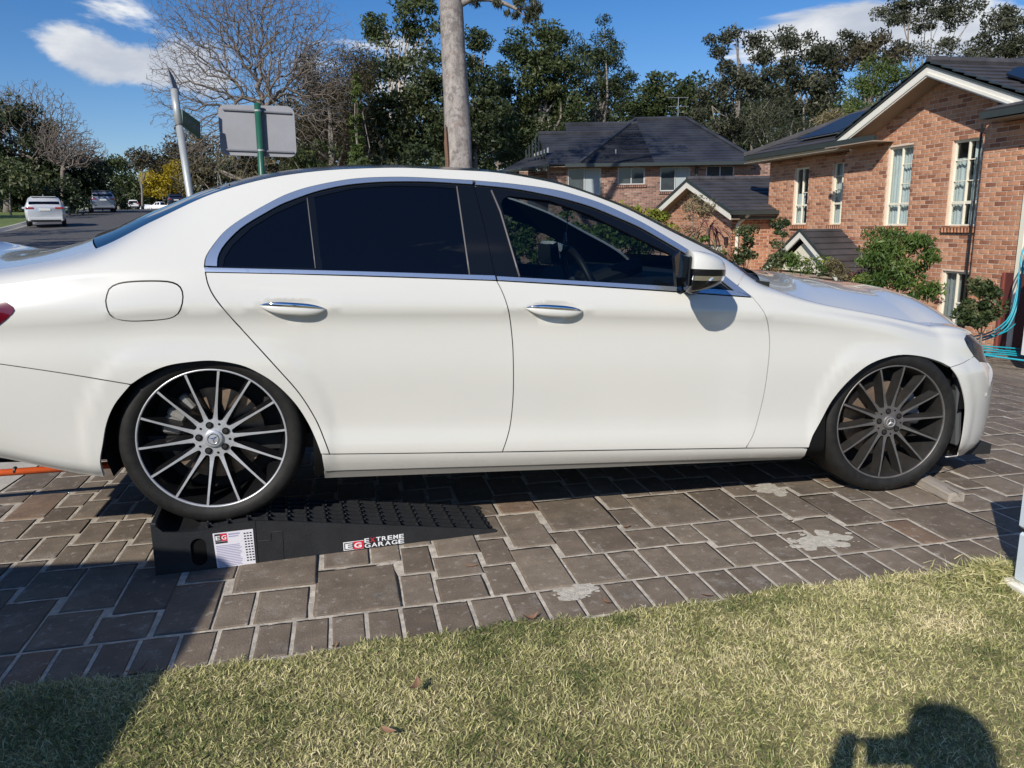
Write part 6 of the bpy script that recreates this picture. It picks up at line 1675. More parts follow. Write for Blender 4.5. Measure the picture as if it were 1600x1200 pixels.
# ---- dark liners behind the skins, wheel housings, floor
def liner():
    us = np.linspace(-1.42, 3.9, 150); ts = np.linspace(.05, 5.98, 30)
    U_, T_ = np.meshgrid(us, ts); P = S(U_.ravel(), T_.ravel(), -.017)
    i = np.arange(U_.size).reshape(U_.shape)
    F = np.stack([i[:-1, :-1], i[:-1, 1:], i[1:, 1:], i[1:, :-1]], -1).reshape(-1, 4)
    c = P[F].mean(1); keep = np.ones(len(F), bool)
    for hx, hz in HUBS: keep &= np.hypot(c[:, 0]-hx, c[:, 2]-hz) > .375
    keep &= ~((c[:, 2] < .4) & ((np.abs(c[:, 0]) < .37) | (np.abs(c[:, 0]-WB) < .37)))
    F = F[keep]
    V = np.concatenate([P, P*np.array([1, -1, 1])])
    link('inner_shell', np_mesh('inner_shell', V, np.concatenate([F, (F+len(P))[:, ::-1]]), M['gap'], smooth=True), CAR)
    # roof rail and pillar liner above the belt, skipping the window openings
    us = np.linspace(-.6, 3.45, 130); ts = np.linspace(6.0, 6.99, 16); U_, T_ = np.meshgrid(us, ts); P = S(U_.ravel(), T_.ravel(), -.018)
    i = np.arange(U_.size).reshape(U_.shape); F = np.stack([i[:-1, :-1], i[:-1, 1:], i[1:, 1:], i[1:, :-1]], -1).reshape(-1, 4)
    cu, ct = U_.ravel()[F].mean(1), T_.ravel()[F].mean(1); pa = np.stack([cu, t2b(ct)], -1)
    keep = ~pip([(u, float(t2b(t))) for u, t in g_front], pa)
    lo = np.array(g_front)[:, 0]
    F = F[keep]; V = np.concatenate([P, P*np.array([1, -1, 1])])
    link('pillar_liner', np_mesh('pillar_liner', V, np.concatenate([F, (F+len(P))[:, ::-1]]), M['gap'], smooth=True), CAR)
    for hx, hz in HUBS:
        for s in (-1, 1):
            n = 28; V, F = [], []
            for k in range(n+1):
                a = radians(-22)+radians(224)*k/n
                V += [(hx+.388*cos(a), s*.845, hz+.388*sin(a)), (hx+.388*cos(a), s*.52, hz+.388*sin(a))]
            b = len(V); V.append((hx, s*.52, hz))
            for k in range(n): F += [(2*k, 2*k+1, 2*k+3, 2*k+2)]
            me = bpy.data.meshes.new('wheel_housing'); me.from_pydata(V, [], F+[(b, 2*k+1, 2*k+3) for k in range(n)]); me.materials.append(M['under'])
            link('wheel_housing', me, CAR)
    mb = MB()
    mb.box((1.47, 0, .19), (2.05, 1.66, .05)); mb.box((-.72, 0, .27), (.66, 1.5, .08)); mb.box((3.42, 0, .15), (.46, 1.5, .05)); mb.box((0, 0, .28), (.9, 1.0, .08)); mb.box((WB, 0, .28), (.9, 1.0, .08))
    mb.build('underbody', M['under'], CAR)
    # hung fascia behind the front and rear wheel arches
    for s in (-1, 1): MB().bbox((3.33, s*.70, .37), (.03, .32, .34), .01, Matrix.Rotation(radians(-8), 3, 'Y')).build('arch_liner', mat('grey arch liner', (.07, .075, .08), .6) if s < 0 else bpy.data.materials['grey arch liner'], CAR)
    # grille and number plate at the nose, plate and exhaust trims at the tail
    MB().bbox((3.765, 0, .50), (.05, .52, .20), .02).build('grille', M['black_gloss'], CAR)
    MB().bbox((3.765, 0, .22), (.04, .46, .09), .02).build('lower_intake', M['black_plastic'], CAR)
    MB().bbox((-1.145, 0, .60), (.02, .40, .12), .005).build('number_plate', M['white_barge'], CAR)
    MB().bbox((-1.10, 0, .32), (.06, 1.1, .10), .02).build('diffuser', M['black_plastic'], CAR)
liner()
# ---- door handles
def handle(parent, cx, far, z0):
    s = 1 if far else -1
    for nm, m, dz, hgt, dy in (('door_handle', M['paint'], -.010, .019, .036), ('handle_trim', M['bright'], .010, .019, .0385)):
        n, K = 22, 10; V, F = [], []
        for i in range(n+1):
            t = i/n*2-1; x = cx+t*.122; env = max(0.02, (1-abs(t)**3.2))
            y0 = .918+dy*(1-t*t)**.5*.72+.0035
            if abs(t) > .97: y0 -= .006
            for k in range(K):
                a = 2*pi*k/K
                V.append((x, s*(y0+.010*cos(a)*env), z0+dz*env+(.006*t if nm == 'door_handle' else .006*t)*-1+hgt*env*sin(a)*(.62 if nm == 'handle_trim' else 1)*.9))
        for i in range(n):
            for k in range(K): F.append((i*K+k, i*K+(k+1) % K, (i+1)*K+(k+1) % K, (i+1)*K+k))
        F += [tuple(range(K)), tuple(n*K+q for q in range(K))]
        me = bpy.data.meshes.new(nm); me.from_pydata(V, [], F); me.materials.append(m); me.polygons.foreach_set('use_smooth', np.ones(len(F), bool))
        link(nm, me, parent)
for far in (0, 1): handle(rd[far], .302, far, .838); handle(fd[far], 1.295, far, .841)
# ---- mirrors
def mirror(far):
    s = 1 if far else -1
    root = empty('side_mirror', (1.84, s*.93, 1.0), (0, 0, s*radians(17)), parent=CAR)
    K = 40
    def outline(z):
        """plan outline of the housing at height z: flat glass side behind, bowed shell ahead, rounded outboard end"""
        q = (z-.012)/.076; e = max(.02, 1-abs(q)**2.6)**.5
        P = []
        for j in range(K):
            a = 2*pi*j/K; c, sn = cos(a), sin(a)
            x = (.128*e if c > 0 else .020)*abs(c)**.8*(1 if c > 0 else -1)
            y = .135+(.098*(.62+.38*e))*abs(sn)**.72*(1 if sn > 0 else -1)
            x *= 1-.30*max(0, (y-.16)/.08)
            P.append((x, s*y, z))
        return P
    zs = [-.064, -.061, -.054, -.042, -.030, -.0215, -.0205, -.010, -.003, -.002, .006, .014, .0215, .0225, .035, .048, .060, .071, .079, .085, .088]
    rings = [outline(z) for z in zs]
    bands = [('mirror_base', 0, 5, M['black_gloss']), ('mirror_strip', 6, 8, M['bright']), ('signal_band', 9, 12, M['black_gloss']), ('mirror_shell', 13, 20, M['paint'])]
    for nm, a, b_, m in bands:
        V, F = [], []
        for i in range(a, b_+1): V += rings[i]
        n = b_-a+1
        for i in range(n-1):
            for j in range(K): F.append((i*K+j, i*K+(j+1) % K, (i+1)*K+(j+1) % K, (i+1)*K+j))
        F.append(tuple(range(K))[::-1]); F.append(tuple((n-1)*K+j for j in range(K)))
        if far: F = [f[::-1] for f in F]
        me = bpy.data.meshes.new(nm); me.from_pydata(V, [], F); me.materials.append(m)
        me.polygons.foreach_set('use_smooth', np.ones(len(F), bool)); me.update(); me.set_sharp_from_angle(angle=radians(48)); link(nm, me, root)
    MB().bbox((-.018, s*.135, .012), (.008, .17, .115), .03).build('mirror_glass', M['black_gloss'], root)
    MB().tube([(.03, s*-.03, -.055), (.03, s*.07, -.045)], [.042, .032], 10).build('mirror_arm', M['black_gloss'], root, smooth=True)
    MB().prism([(-.035, s*-.03, .085), (-.062, s*.012, .06), (-.045, s*.012, -.06), (.0, s*-.03, -.06)], (.010, s*.010, 0)).build('sail_panel', M['black_gloss'], root)
for far in (0, 1): mirror(far)

# ---- wheels
def wheel(hx, far, dusty, steer):
    s = 1 if far else -1
    root = empty('wheel', (hx, s*.885, .335), (0, 0, radians(steer)*(1 if not far else 1)), parent=CAR)
    silver = M['rim_dusty'] if dusty else M['rim_silver']; black = M['rim_black_dusty'] if dusty else M['rim_black']
    def L(name, prof, m, n=72, smooth=True, auto=None, close=False):
        mb = MB().lathe([(r, -s*h if True else h) for r, h in prof], n, 'y', close=close)   # h > 0 is inboard
        o = mb.build(name, m, root, smooth=smooth, auto=auto)
        return o
    # local y: outboard is s direction; h measured inboard from the rim face
    R0 = .336
    prof = [(.262, .022), (.264, .004), (.275, -.006), (.290, -.011), (.305, -.0105), (.318, -.004), (.327, .008), (.3325, .022), (.3350, .036)]
    for k in range(4):
        y0 = .045+k*.052
        prof += [(R0, y0), (R0, y0+.034), (R0-.007, y0+.037), (R0-.007, y0+.047)]
    prof += [(R0, .256), (.330, .266), (.310, .276), (.275, .272), (.262, .26)]
    ty = L('tyre', prof, M['rubber'], 96, auto=40)
    # shoulder lugs
    mb = MB()
    for k in range(72):
        a = 2*pi*k/72; c, sn = cos(a), sin(a)
        Rm = Matrix(((c, 0, -sn), (0, 1, 0), (sn, 0, c)))
        mb.box((c*.3338, -s*.058, sn*.3338), (.004, .030, .023), Rm)
    mb.build('tread_blocks', M['rubber'], ty)
    L('rim_ring', [(.2600, .020), (.2612, .002), (.2635, -.002), (.2680, -.0018), (.2700, .004), (.269, .016)], silver, 96)
    L('rim_barrel', [(.2608, .006), (.252, .03), (.240, .10), (.232, .2), (.232, .25)], black, 64)
    # spokes, each with a machined face and black flanks
    for k in range(14):
        a0 = 2*pi*k/14+radians(6.5)
        rs = [.066, .09, .13, .18, .225, .2612]; hs = [.020, .019, .014, .007, .002, .001]; ws = [.0098, .0072, .0050, .0040, .0038, .0044]
        V, F, mi = [], [], []
        for r, h, w in zip(rs, hs, ws):
            for q, hh, ww in ((-1, h, w), (1, h, w), (1, h+.006, w*1.0), (1, h+.050, w*1.75+.006), (-1, h+.050, w*1.75+.006), (-1, h+.006, w*1.0)):
                V.append((r*cos(a0)-q*ww*sin(a0), -s*hh, r*sin(a0)+q*ww*cos(a0)))
        for i in range(len(rs)-1):
            for j in range(6):
                F.append((i*6+j, i*6+(j+1) % 6, (i+1)*6+(j+1) % 6, (i+1)*6+j)); mi.append(0 if j == 0 else 1)
        me = bpy.data.meshes.new('spoke'); me.from_pydata(V, [], F); me.materials.append(silver); me.materials.append(black); me.polygons.foreach_set('material_index', np.array(mi, np.int32))
        me.update(); link('spoke', me, root)
    # hub star: silver face with scalloped rim, flat dark discs painting the shade of recesses and holes, bolts
    V = [(0, -s*.016, 0)]; F = []
    n = 112
    for k in range(n):
        a = 2*pi*k/n+radians(6.5); r = .0745+.0045*cos(14*(a-radians(6.5)))
        V.append((r*cos(a), -s*.0195, r*sin(a)))
    for k in range(n):
        a = 2*pi*k/n+radians(6.5); r = .0745+.0045*cos(14*(a-radians(6.5)))
        V.append((r*cos(a), -s*.065, r*sin(a)))
    for k in range(n):
        F.append((0, 1+k, 1+(k+1) % n)); F.append((1+k, 1+n+k, 1+n+(k+1) % n, 1+(k+1) % n))
    me = bpy.data.meshes.new('hub_face'); me.from_pydata(V, [], F); me.materials.append(silver); me.update(); hub = link('hub_face', me, root)
    for k in range(5):
        a = 2*pi*k/5+radians(32)
        c = (.052*cos(a), 0, .052*sin(a))
        MB().lathe([(0, -s*.0150), (.0135, -s*.0150)], 18, 'y', c=c).build('lug_shade_disc', M['gap'], root)
        MB().lathe([(.0, -s*.0120), (.0075, -s*.0120), (.0095, -s*.0135), (.0095, -s*.018)], 6, 'y', c=c).build('lug_bolt', M['under'], root)
        a += pi/5; c = (.058*cos(a), 0, .058*sin(a))
        MB().lathe([(0, -s*.0168), (.0045, -s*.0168)], 12, 'y', c=c).build('hole_shade_disc', M['gap'], root)
    cap = L('centre_cap', [(.0, .006), (.024, .0065), (.030, .008), (.0335, .010), (.0335, .02)], silver, 40)
    em = MB()
    for k in range(3):
        a = radians(90)+2*pi*k/3+radians(-50 if not dusty else 10); b1, b2 = a+pi/3, a-pi/3
        P = [(.0185*cos(a), -s*.0035, .0185*sin(a)), (.0035*cos(b1), -s*.0055, .0035*sin(b1)), (0, -s*.0025, 0), (.0035*cos(b2), -s*.0055, .0035*sin(b2))]
        em.add(P, [(0, 1, 2), (0, 2, 3)])
    em.lathe([(.0185, -s*.0055), (.0195, -s*.0035), (.0210, -s*.0035), (.0220, -s*.0055)], 36, 'y')
    em.build('star_emblem', M['bright'] if not dusty else M['rim_silver'], cap)
    # brake disc, bell and caliper
    L('brake_disc', [(.075, .105), (.178, .105), (.178, .135), (.075, .135)], M['disc'], 48, smooth=False)
    L('disc_bell', [(.0, .085), (.07, .085), (.078, .105)], M['disc'], 32, smooth=False)
    ca = MB()
    a_c = radians(150) if hx < 1 else radians(20)
    for k in range(5):
        a = a_c+radians(-22+11*k); Rm = Matrix(((cos(a), 0, -sin(a)), (0, 1, 0), (sin(a), 0, cos(a))))
        ca.bbox((.158*cos(a), -s*.095, .158*sin(a)), (.07, .05, .034), .008, Rm)
    ca.build('brake_caliper', M['caliper'], root)
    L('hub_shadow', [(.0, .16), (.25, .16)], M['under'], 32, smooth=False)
    va = radians(-98); MB().tube([(.245*cos(va), -s*.05, .245*sin(va)), (.225*cos(va), -s*.045, .225*sin(va))], [.005, .003], 6).build('valve', M['black_plastic'], root)
for hx, dusty, st in ((0.0, False, 0), (WB, True, -4.5)):
    for far in (0, 1): wheel(hx, far, dusty, st)

# ---- cabin
def cabin():
    def part(n, mb, m=None, **k): return mb.build(n, m or M['cabin'], CAR, **k)
    part('cabin_floor', MB().box((.95, 0, .30), (2.6, 1.6, .06)))
    # dashboard
    prof = [(1.72, .70), (1.66, .86), (1.72, .93), (1.95, .97), (2.30, .96), (2.30, .60), (1.80, .55)]
    part('dashboard', MB().prism([(x, -.80, z) for x, z in prof], (0, 1.6, 0)), smooth=False)
    part('rear_shelf', MB().box((-.35, 0, .93), (.55, 1.4, .05)))
    part('console', MB().bbox((1.25, 0, .55), (1.0, .26, .36), .04))
    def seat(y, x=.95):
        r = empty('front_seat', (x, y, .45), parent=CAR)
        MB().bbox((.10, 0, .02), (.54, .52, .20), .07).build('seat_cushion', M['leather'], r, auto=60)
        MB().bbox((-.24, 0, .36), (.15, .50, .62), .06, Matrix.Rotation(radians(-16), 3, 'Y')).build('backrest', M['leather'], r, auto=60)
        MB().bbox((-.36, 0, .74), (.09, .27, .19), .05, Matrix.Rotation(radians(-12), 3, 'Y')).build('headrest', M['leather'], r, auto=60)
        for q in (-.07, .07): MB().tube([(-.33, q, .60), (-.345, q, .70)], .007, 6).build('headrest_post', M['steel'], r)
    seat(-.37); seat(.37)
    part('rear_seat', MB().bbox((-.02, 0, .52), (.55, 1.35, .18), .06).bbox((-.26, 0, .78), (.16, 1.35, .56), .06, Matrix.Rotation(radians(-22), 3, 'Y')), M['leather'])
    sw = empty('steering_wheel', (1.58, -.37, .90), (0, radians(-24), 0), parent=CAR)
    P = [(0, .183*cos(a), .183*sin(a)) for a in np.linspace(0, 2*pi, 41)]
    MB().tube(P, .0155, 10, cap=False).build('wheel_rim', M['leather'], sw, smooth=True)
    MB().bbox((.02, 0, 0), (.05, .15, .13), .03).build('airbag_pad', M['cabin'], sw)
    for a in (radians(8), radians(172), radians(270)): MB().tube([(.01, .05*cos(a), .05*sin(a)), (0, .175*cos(a), .175*sin(a))], [.02, .013], 8).build('wheel_spoke', M['steel'], sw)
    MB().tube([(.03, 0, 0), (.30, 0, -.02)], .04, 8).build('column', M['cabin'], sw)
    rm = MB().bbox((1.62, 0, 1.285), (.03, .24, .065), .014); part('rear_view_mirror', rm, M['black_plastic'])
    MB().tube([(1.61, .0, 1.25), (1.605, .0, 1.12)], .0025, 5).build('hanging_cord', M['seal_glint'], CAR)
    MB().tube([(1.60, .0, 1.12+.022), (1.60, .022, 1.10), (1.60, 0, 1.078), (1.60, -.022, 1.10), (1.60, 0, 1.142)], .006, 6).tube([(1.60, 0, 1.078), (1.60, 0, .98)], [.012, .004], 6).build('hanging_charm', mat('grey tassel', (.35, .34, .33), .7), CAR)
    part('headliner', MB().box((.85, 0, 1.325), (.95, .98, .012)))
cabin()
# ================================================================== PROPS
def text_mesh(body, w, h, bold=0.0):
    """mesh of a word in the built-in sans face, scaled to w x h in the x, z plane, origin at its lower left"""
    cu = bpy.data.curves.new('lettering', 'FONT'); cu.body = body; cu.extrude = .0; cu.offset = bold
    o = bpy.data.objects.new('lettering', cu); COL.objects.link(o)
    dg = bpy.context.evaluated_depsgraph_get(); me = bpy.data.meshes.new_from_object(o.evaluated_get(dg))
    bpy.data.objects.remove(o)
    n = len(me.vertices); a = np.zeros(n*3, np.float32); me.vertices.foreach_get('co', a); a = a.reshape(-1, 3)
    lo, hi = a.min(0), a.max(0); b = np.zeros_like(a)
    b[:, 0] = (a[:, 0]-lo[0])/(hi[0]-lo[0])*w; b[:, 2] = (a[:, 1]-lo[1])/(hi[1]-lo[1])*h
    me.vertices.foreach_set('co', b.ravel()); me.update(); return me
M['ramp'] = mat('black ramp plastic', (.016, .017, .019), .52, var=.25, scale=14, bump=.2, bscale=160)
M['sticker'] = mat('white sticker', (.72, .70, .74), .4)
M['sticker_lilac'] = mat('lilac print', (.36, .34, .50), .5)
M['ink'] = mat('black print', (.015, .015, .016), .5)
M['red_print'] = mat('red print', (.62, .022, .05), .45)
M['white_print'] = mat('white print', (.80, .80, .80), .45)

# ------------------------------------------------------------ car ramp
def ramp():
    A = on_z(243, 900, 0.0); B = on_z(775, 832, 0.0)
    yaw = atan2(B[1]-A[1], B[0]-A[0]); L = float(np.hypot(*(B-A)[:2])); Wd = .285
    root = empty('car_ramp', (A[0], A[1], 0.001), (0, 0, yaw), label='black plastic car ramp with a white label under the rear wheel of the white sedan', cat='ramp')
    ux = np.array([cos(yaw), sin(yaw), 0]); n = np.array([-sin(yaw), cos(yaw), 0])
    def lz(px, py): q = on_plane(px, py, A, n)-A; return float(q @ ux), float(q[2])
    top = [lz(*p) for p in ((242, 822), (255, 832.5), (275, 833), (300, 832), (332, 826), (360, 820), (380, 816.5), (398, 814.5), (445, 815))]
    tip = lz(775, 829)
    outline = [(0, 0), (L, 0), (L, max(.012, tip[1]))]+top[::-1]
    hx, hz = lz(311, 863); slot = [(hx+.028*cos(a)*1.0, hz+(.028*sin(a)+(.026 if sin(a) > 0 else -.026))) for a in np.linspace(0, 2*pi, 21)[:-1]]
    pts, tri = cdt_poly(outline, [slot])
    def wall(y0, y1, name, holes=True):
        P = [(p[0], y0, p[1]) for p in pts]; Q = [(p[0], y1, p[1]) for p in pts]
        mb = MB(); mb.add(P, [t for t in tri]); mb.add(Q, [t[::-1] for t in tri])
        for loop in (outline, slot):
            k = len(loop); mb.add([(p[0], y0, p[1]) for p in loop]+[(p[0], y1, p[1]) for p in loop], [(i, (i+1) % k, (i+1) % k+k, i+k) for i in range(k)])
        return mb.build(name, M['ramp'], root)
    wall(0, .010, 'side_wall'); wall(Wd-.010, Wd, 'side_wall')
    xs = [p[0] for p in top]+[L]; zs = [p[1] for p in top]+[max(.012, tip[1])]
    zt = lambda x: float(np.interp(x, xs, zs))
    # deck under the lattice
    dk = [(x, zt(x)-.020) for x in np.linspace(.012, L-.004, 40)]
    MB().prism([(x, .011, max(.002, z)) for x, z in dk]+[(L-.004, .011, .0015), (.012, .011, .0015)], (0, Wd-.022, 0)).build('deck', M['ramp'], root)
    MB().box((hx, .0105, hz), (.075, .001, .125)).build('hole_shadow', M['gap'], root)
    # longitudinal and cross ribs with grip studs
    m = 26
    for k in range(1, 6):
        lat = MB()
        y = Wd*k/6
        X = np.linspace(.16, L-.01, m)
        for i in range(m-1):
            a, b = X[i], X[i+1]; za, zb = zt(a), zt(b)
            lat.add([(a, y-.003, za-.022), (b, y-.003, zb-.022), (b, y+.003, zb-.022), (a, y+.003, za-.022), (a, y-.003, za-.001), (b, y-.003, zb-.001), (b, y+.003, zb-.001), (a, y+.003, za-.001)],
                    [(4, 5, 6, 7), (0, 1, 5, 4), (2, 3, 7, 6)])
        lat.build('long_rib', M['ramp'], root)
    sl = atan2(zt(1.0)-zt(.7), .3)
    Rm = Matrix.Rotation(-sl, 3, 'Y')
    for x in np.arange(.19, L-.02, .072):
        z = zt(x); r = MB().box((x, Wd/2, z-.008), (.008, Wd-.024, .026), Rm)
        for k in range(11): r.box((x+.012*(k % 2), .022+k*(Wd-.044)/10, z+.0055), (.008, .006, .005), Rm, taper=.6)
        r.build('cross_rib', M['ramp'], root)
    MB().bbox((.012, Wd/2, zt(0)/2+.004), (.022, Wd-.004, zt(0)+.01), .004).build('end_stop', M['ramp'], root)
    # moulded seam and step on the side
    for px0, py0, px1, py1 in ((398, 815, 403, 880), (403, 846, 423, 844), (423, 844, 423, 832), (423, 832, 441, 830), (441, 830, 443, 873)):
        a, b = lz(px0, py0), lz(px1, py1); MB().tube([(a[0], -.0005, a[1]), (b[0], -.0005, b[1])], .0022, 5).build('moulded_seam', M['ink'], root)
    # label
    c = [lz(*p) for p in ((332, 834), (395, 826.5), (400, 884), (340, 889))]
    lb = MB().add([(x, -.0012, z) for x, z in c], [(0, 1, 2, 3)]).build('warning_label', M['sticker'], root)
    e0 = np.array([c[1][0]-c[0][0], c[1][1]-c[0][1]]); e1 = np.array([c[3][0]-c[0][0], c[3][1]-c[0][1]]); o0 = np.array(c[0])
    def quad(u0, v0, u1, v1, m, nm, d=-.0018):
        P = [o0+e0*u+e1*v for u, v in ((u0, v0), (u1, v0), (u1, v1), (u0, v1))]
        MB().add([(p[0], d, p[1]) for p in P], [(0, 1, 2, 3)]).build(nm, m, lb)
    quad(.04, .03, .34, .24, M['ink'], 'label_badge'); quad(.19, .03, .34, .24, M['red_print'], 'label_badge', -.0021)
    quad(.04, .25, .34, .30, M['ink'], 'label_caption'); quad(.38, .05, .66, .09, M['sticker_lilac'], 'print_line'); quad(.38, .12, .62, .15, M['sticker_lilac'], 'print_line')
    R = np.random.default_rng(2)
    for k in range(13): quad(.04, .36+k*.047, .60+.08*R.random(), .36+k*.047+.022, M['sticker_lilac'], 'print_line')
    for k in range(11):
        for q in range(3): quad(.75+q*.075+.01*R.random(), .08+k*.077, .75+q*.075+.055, .08+k*.077+.035, M['ink'], 'print_line')
    for w_, u_ in (('E', .055), ('G', .205)):
        me = text_mesh(w_, .115*np.linalg.norm(e0), .12*np.linalg.norm(e1), .02); me.materials.append(M['white_print'])
        p = o0+e0*u_+e1*.20; link('lettering', me, lb, (p[0], -.0026, p[1]))
    # maker's badge and name
    b0 = lz(537, 861); b1 = lz(569, 858); bt = lz(537, 848)
    wB, hB = b1[0]-b0[0], bt[1]-b0[1]; zB = b0[1]
    bg = MB().box((b0[0]+wB/2, -.0006, zB+hB/2), (wB, .001, hB)).build('maker_badge', M['white_print'], root)
    MB().box((b0[0]+wB*.74, -.0016, zB+hB/2), (wB*.50, .001, hB*.92)).build('badge_red', M['red_print'], bg)
    MB().box((b0[0]+wB*.26, -.0016, zB+hB/2), (wB*.44, .001, hB*.80)).build('badge_black', M['ink'], bg)
    for ch, u0, m in (('E', .09, M['white_print']), ('G', .53, M['white_print'])):
        me = text_mesh(ch, wB*.36, hB*.62, .03); me.materials.append(m); link('lettering', me, bg, (b0[0]+wB*u0, -.0026, zB+hB*.19))
    x0 = lz(570, 857)[0]; x1 = lz(633, 850)[0]; W = x1-x0; hh = hB*.52
    zl = zB+.001; zu = zl+hB*.62
    u = x0; tot = 7.0
    for ch in 'EXTREME':
        cw = W/tot*.92; me = text_mesh(ch, cw*.90, hh, .02); me.materials.append(M['red_print'] if ch == 'X' else M['white_print'])
        link('lettering', me, root, (u, -.0012, zu)); u += W/tot
    u = x0; tot = 6.0
    for ch in 'GARAGE':
        me = text_mesh(ch, W/tot*.86, hh, .02); me.materials.append(M['white_print']); link('lettering', me, root, (u, -.0012, zl)); u += W/tot
ramp()

# ------------------------------------------------------------ timber chock
def chock():
    a = on_z(1481, 785, 0); b = on_z(1509, 784, 0); f = on_z(1424, 754, 0)
    d = f-a; L = float(np.hypot(d[0], d[1])); d /= L
    yaw = atan2(d[1], d[0]); w = float(np.linalg.norm(b-a))*.95; h = .042
    M['timber'] = mat('weathered hardwood', (.44, .385, .32), .85, col2=(.26, .225, .185), scale=9, bump=.5, bscale=60, stretch=(.12, 1, 1))
    root = empty('timber_chock', (a[0], a[1], 0), (0, 0, yaw), label='short grey weathered timber offcut wedged on the pavers before the front wheel', cat='timber')
    b1 = MB(); n = 9; R = np.random.default_rng(1)
    prof = [(0, .004), (.004, 0), (w-.004, 0), (w, .004), (w, h-.006), (w-.006, h), (w*.5, h+.001), (.006, h), (0, h-.006)]
    V, F = [], []; k = len(prof)
    for i in range(n):
        x = L*i/(n-1); x = x+(.006*R.normal() if i in (0, n-1) else 0)
        for y, z in prof: V.append((x, -y+R.normal(0, .0006), z+(R.normal(0, .0006) if z > .01 else 0)))
    for i in range(n-1):
        for j in range(k): F.append((i*k+j, i*k+(j+1) % k, (i+1)*k+(j+1) % k, (i+1)*k+j))
    F += [tuple(range(k))[::-1], tuple((n-1)*k+j for j in range(k))]
    b1.add(V, F).build('block', M['timber'], root)
    MB().box((.02, -w/2, h+.0012), (.10, .0018, .001)).build('split', M['ink'], root)
chock()

# ------------------------------------------------------------ trolley jack with orange handle
def jack():
    M['orange'] = mat('orange red enamel', (.62, .105, .022), .38, coat=.5, var=.1, scale=20)
    best = None
    for z in np.arange(.05, .6, .005):
        Y = 4.03-1.203*z; X = on_y(30, 735, Y)[0]; p = proj((X, Y, z)); e = abs(p[1]-735)+abs(p[0]-30)
        zz = on_y(30, 735, Y)[2]
        if best is None or abs(zz-z) < best[0]: best = (abs(zz-z), z, Y, X)
    _, z, Y, X = best
    root = empty('trolley_jack', (-.95, Y, 0), label='orange trolley jack under the boot with its long handle reaching out to the left', cat='jack')
    hd = MB().tube([(-1.9, 0, z), (.12, 0, z-.01)], .0165, 12).build('handle', M['orange'], root, smooth=True)
    xc = on_y(24, 735, Y)[0]+.95
    MB().tube([(xc-.004, 0, z), (xc+.004, 0, z)], .0185, 12).build('handle_collar', M['ink'], hd)
    MB().tube([(-2.2, 0, z+.004), (-1.88, 0, z)], .021, 12).build('handle_grip', M['black_plastic'], hd)
    for s in (-1, 1): MB().prism([(.08, s*.11, .05), (.60, s*.11, .05), (.62, s*.11, .10), (.35, s*.11, .14), (.08, s*.11, .14)], (0, .012, 0)).build('frame', M['orange'], root)
    for x in (.14, .55):
        for s in (-1, 1): MB().lathe([(0, -.018), (.04, -.018), (.045, -.01), (.045, .01), (.04, .018), (0, .018)], 16, 'y', c=(x, s*.14, .045)).build('castor', M['steel'], root, smooth=False)
    MB().prism([(.15, -.035, .10), (.20, -.035, .14), (.54, -.035, .22), (.56, -.035, .18)], (0, .07, 0)).build('lift_arm', M['orange'], root)
    MB().lathe([(0, .20), (.045, .20), (.055, .26), (.04, .255), (0, .25)], 18, 'z', c=(.54, 0, -.02)).build('saddle', M['steel'], root)
jack()

# ------------------------------------------------------------ pale cabinet at the paving corner, right edge
def cabinet():
    M['pale_blue'] = mat('pale blue grey enamel', (.60, .68, .74), .42, var=.05, scale=3)
    p = on_z(1575, 914, 0)
    root = empty('utility_cabinet', (p[0], p[1], 0), (0, 0, radians(-6)), label='pale blue two part cabinet standing where pavers meet grass at the right edge', cat='cabinet')
    MB().bbox((.19, -.16, .012), (.42, .34, .03), .006).build('base_plate', M['white_barge'], root)
    MB().bbox((.19, -.16, .115), (.37, .30, .178), .008).build('lower_box', M['pale_blue'], root)
    MB().bbox((.19, -.16, .212), (.36, .29, .012), .002).build('shadow_groove', M['ink'], root)
    MB().bbox((.19, -.16, .415), (.38, .31, .395), .01).build('upper_box', M['pale_blue'], root)
    MB().bbox((.19, -.318, .42), (.30, .006, .32), .003).build('cabinet_door', M['pale_blue'], root)
cabinet()

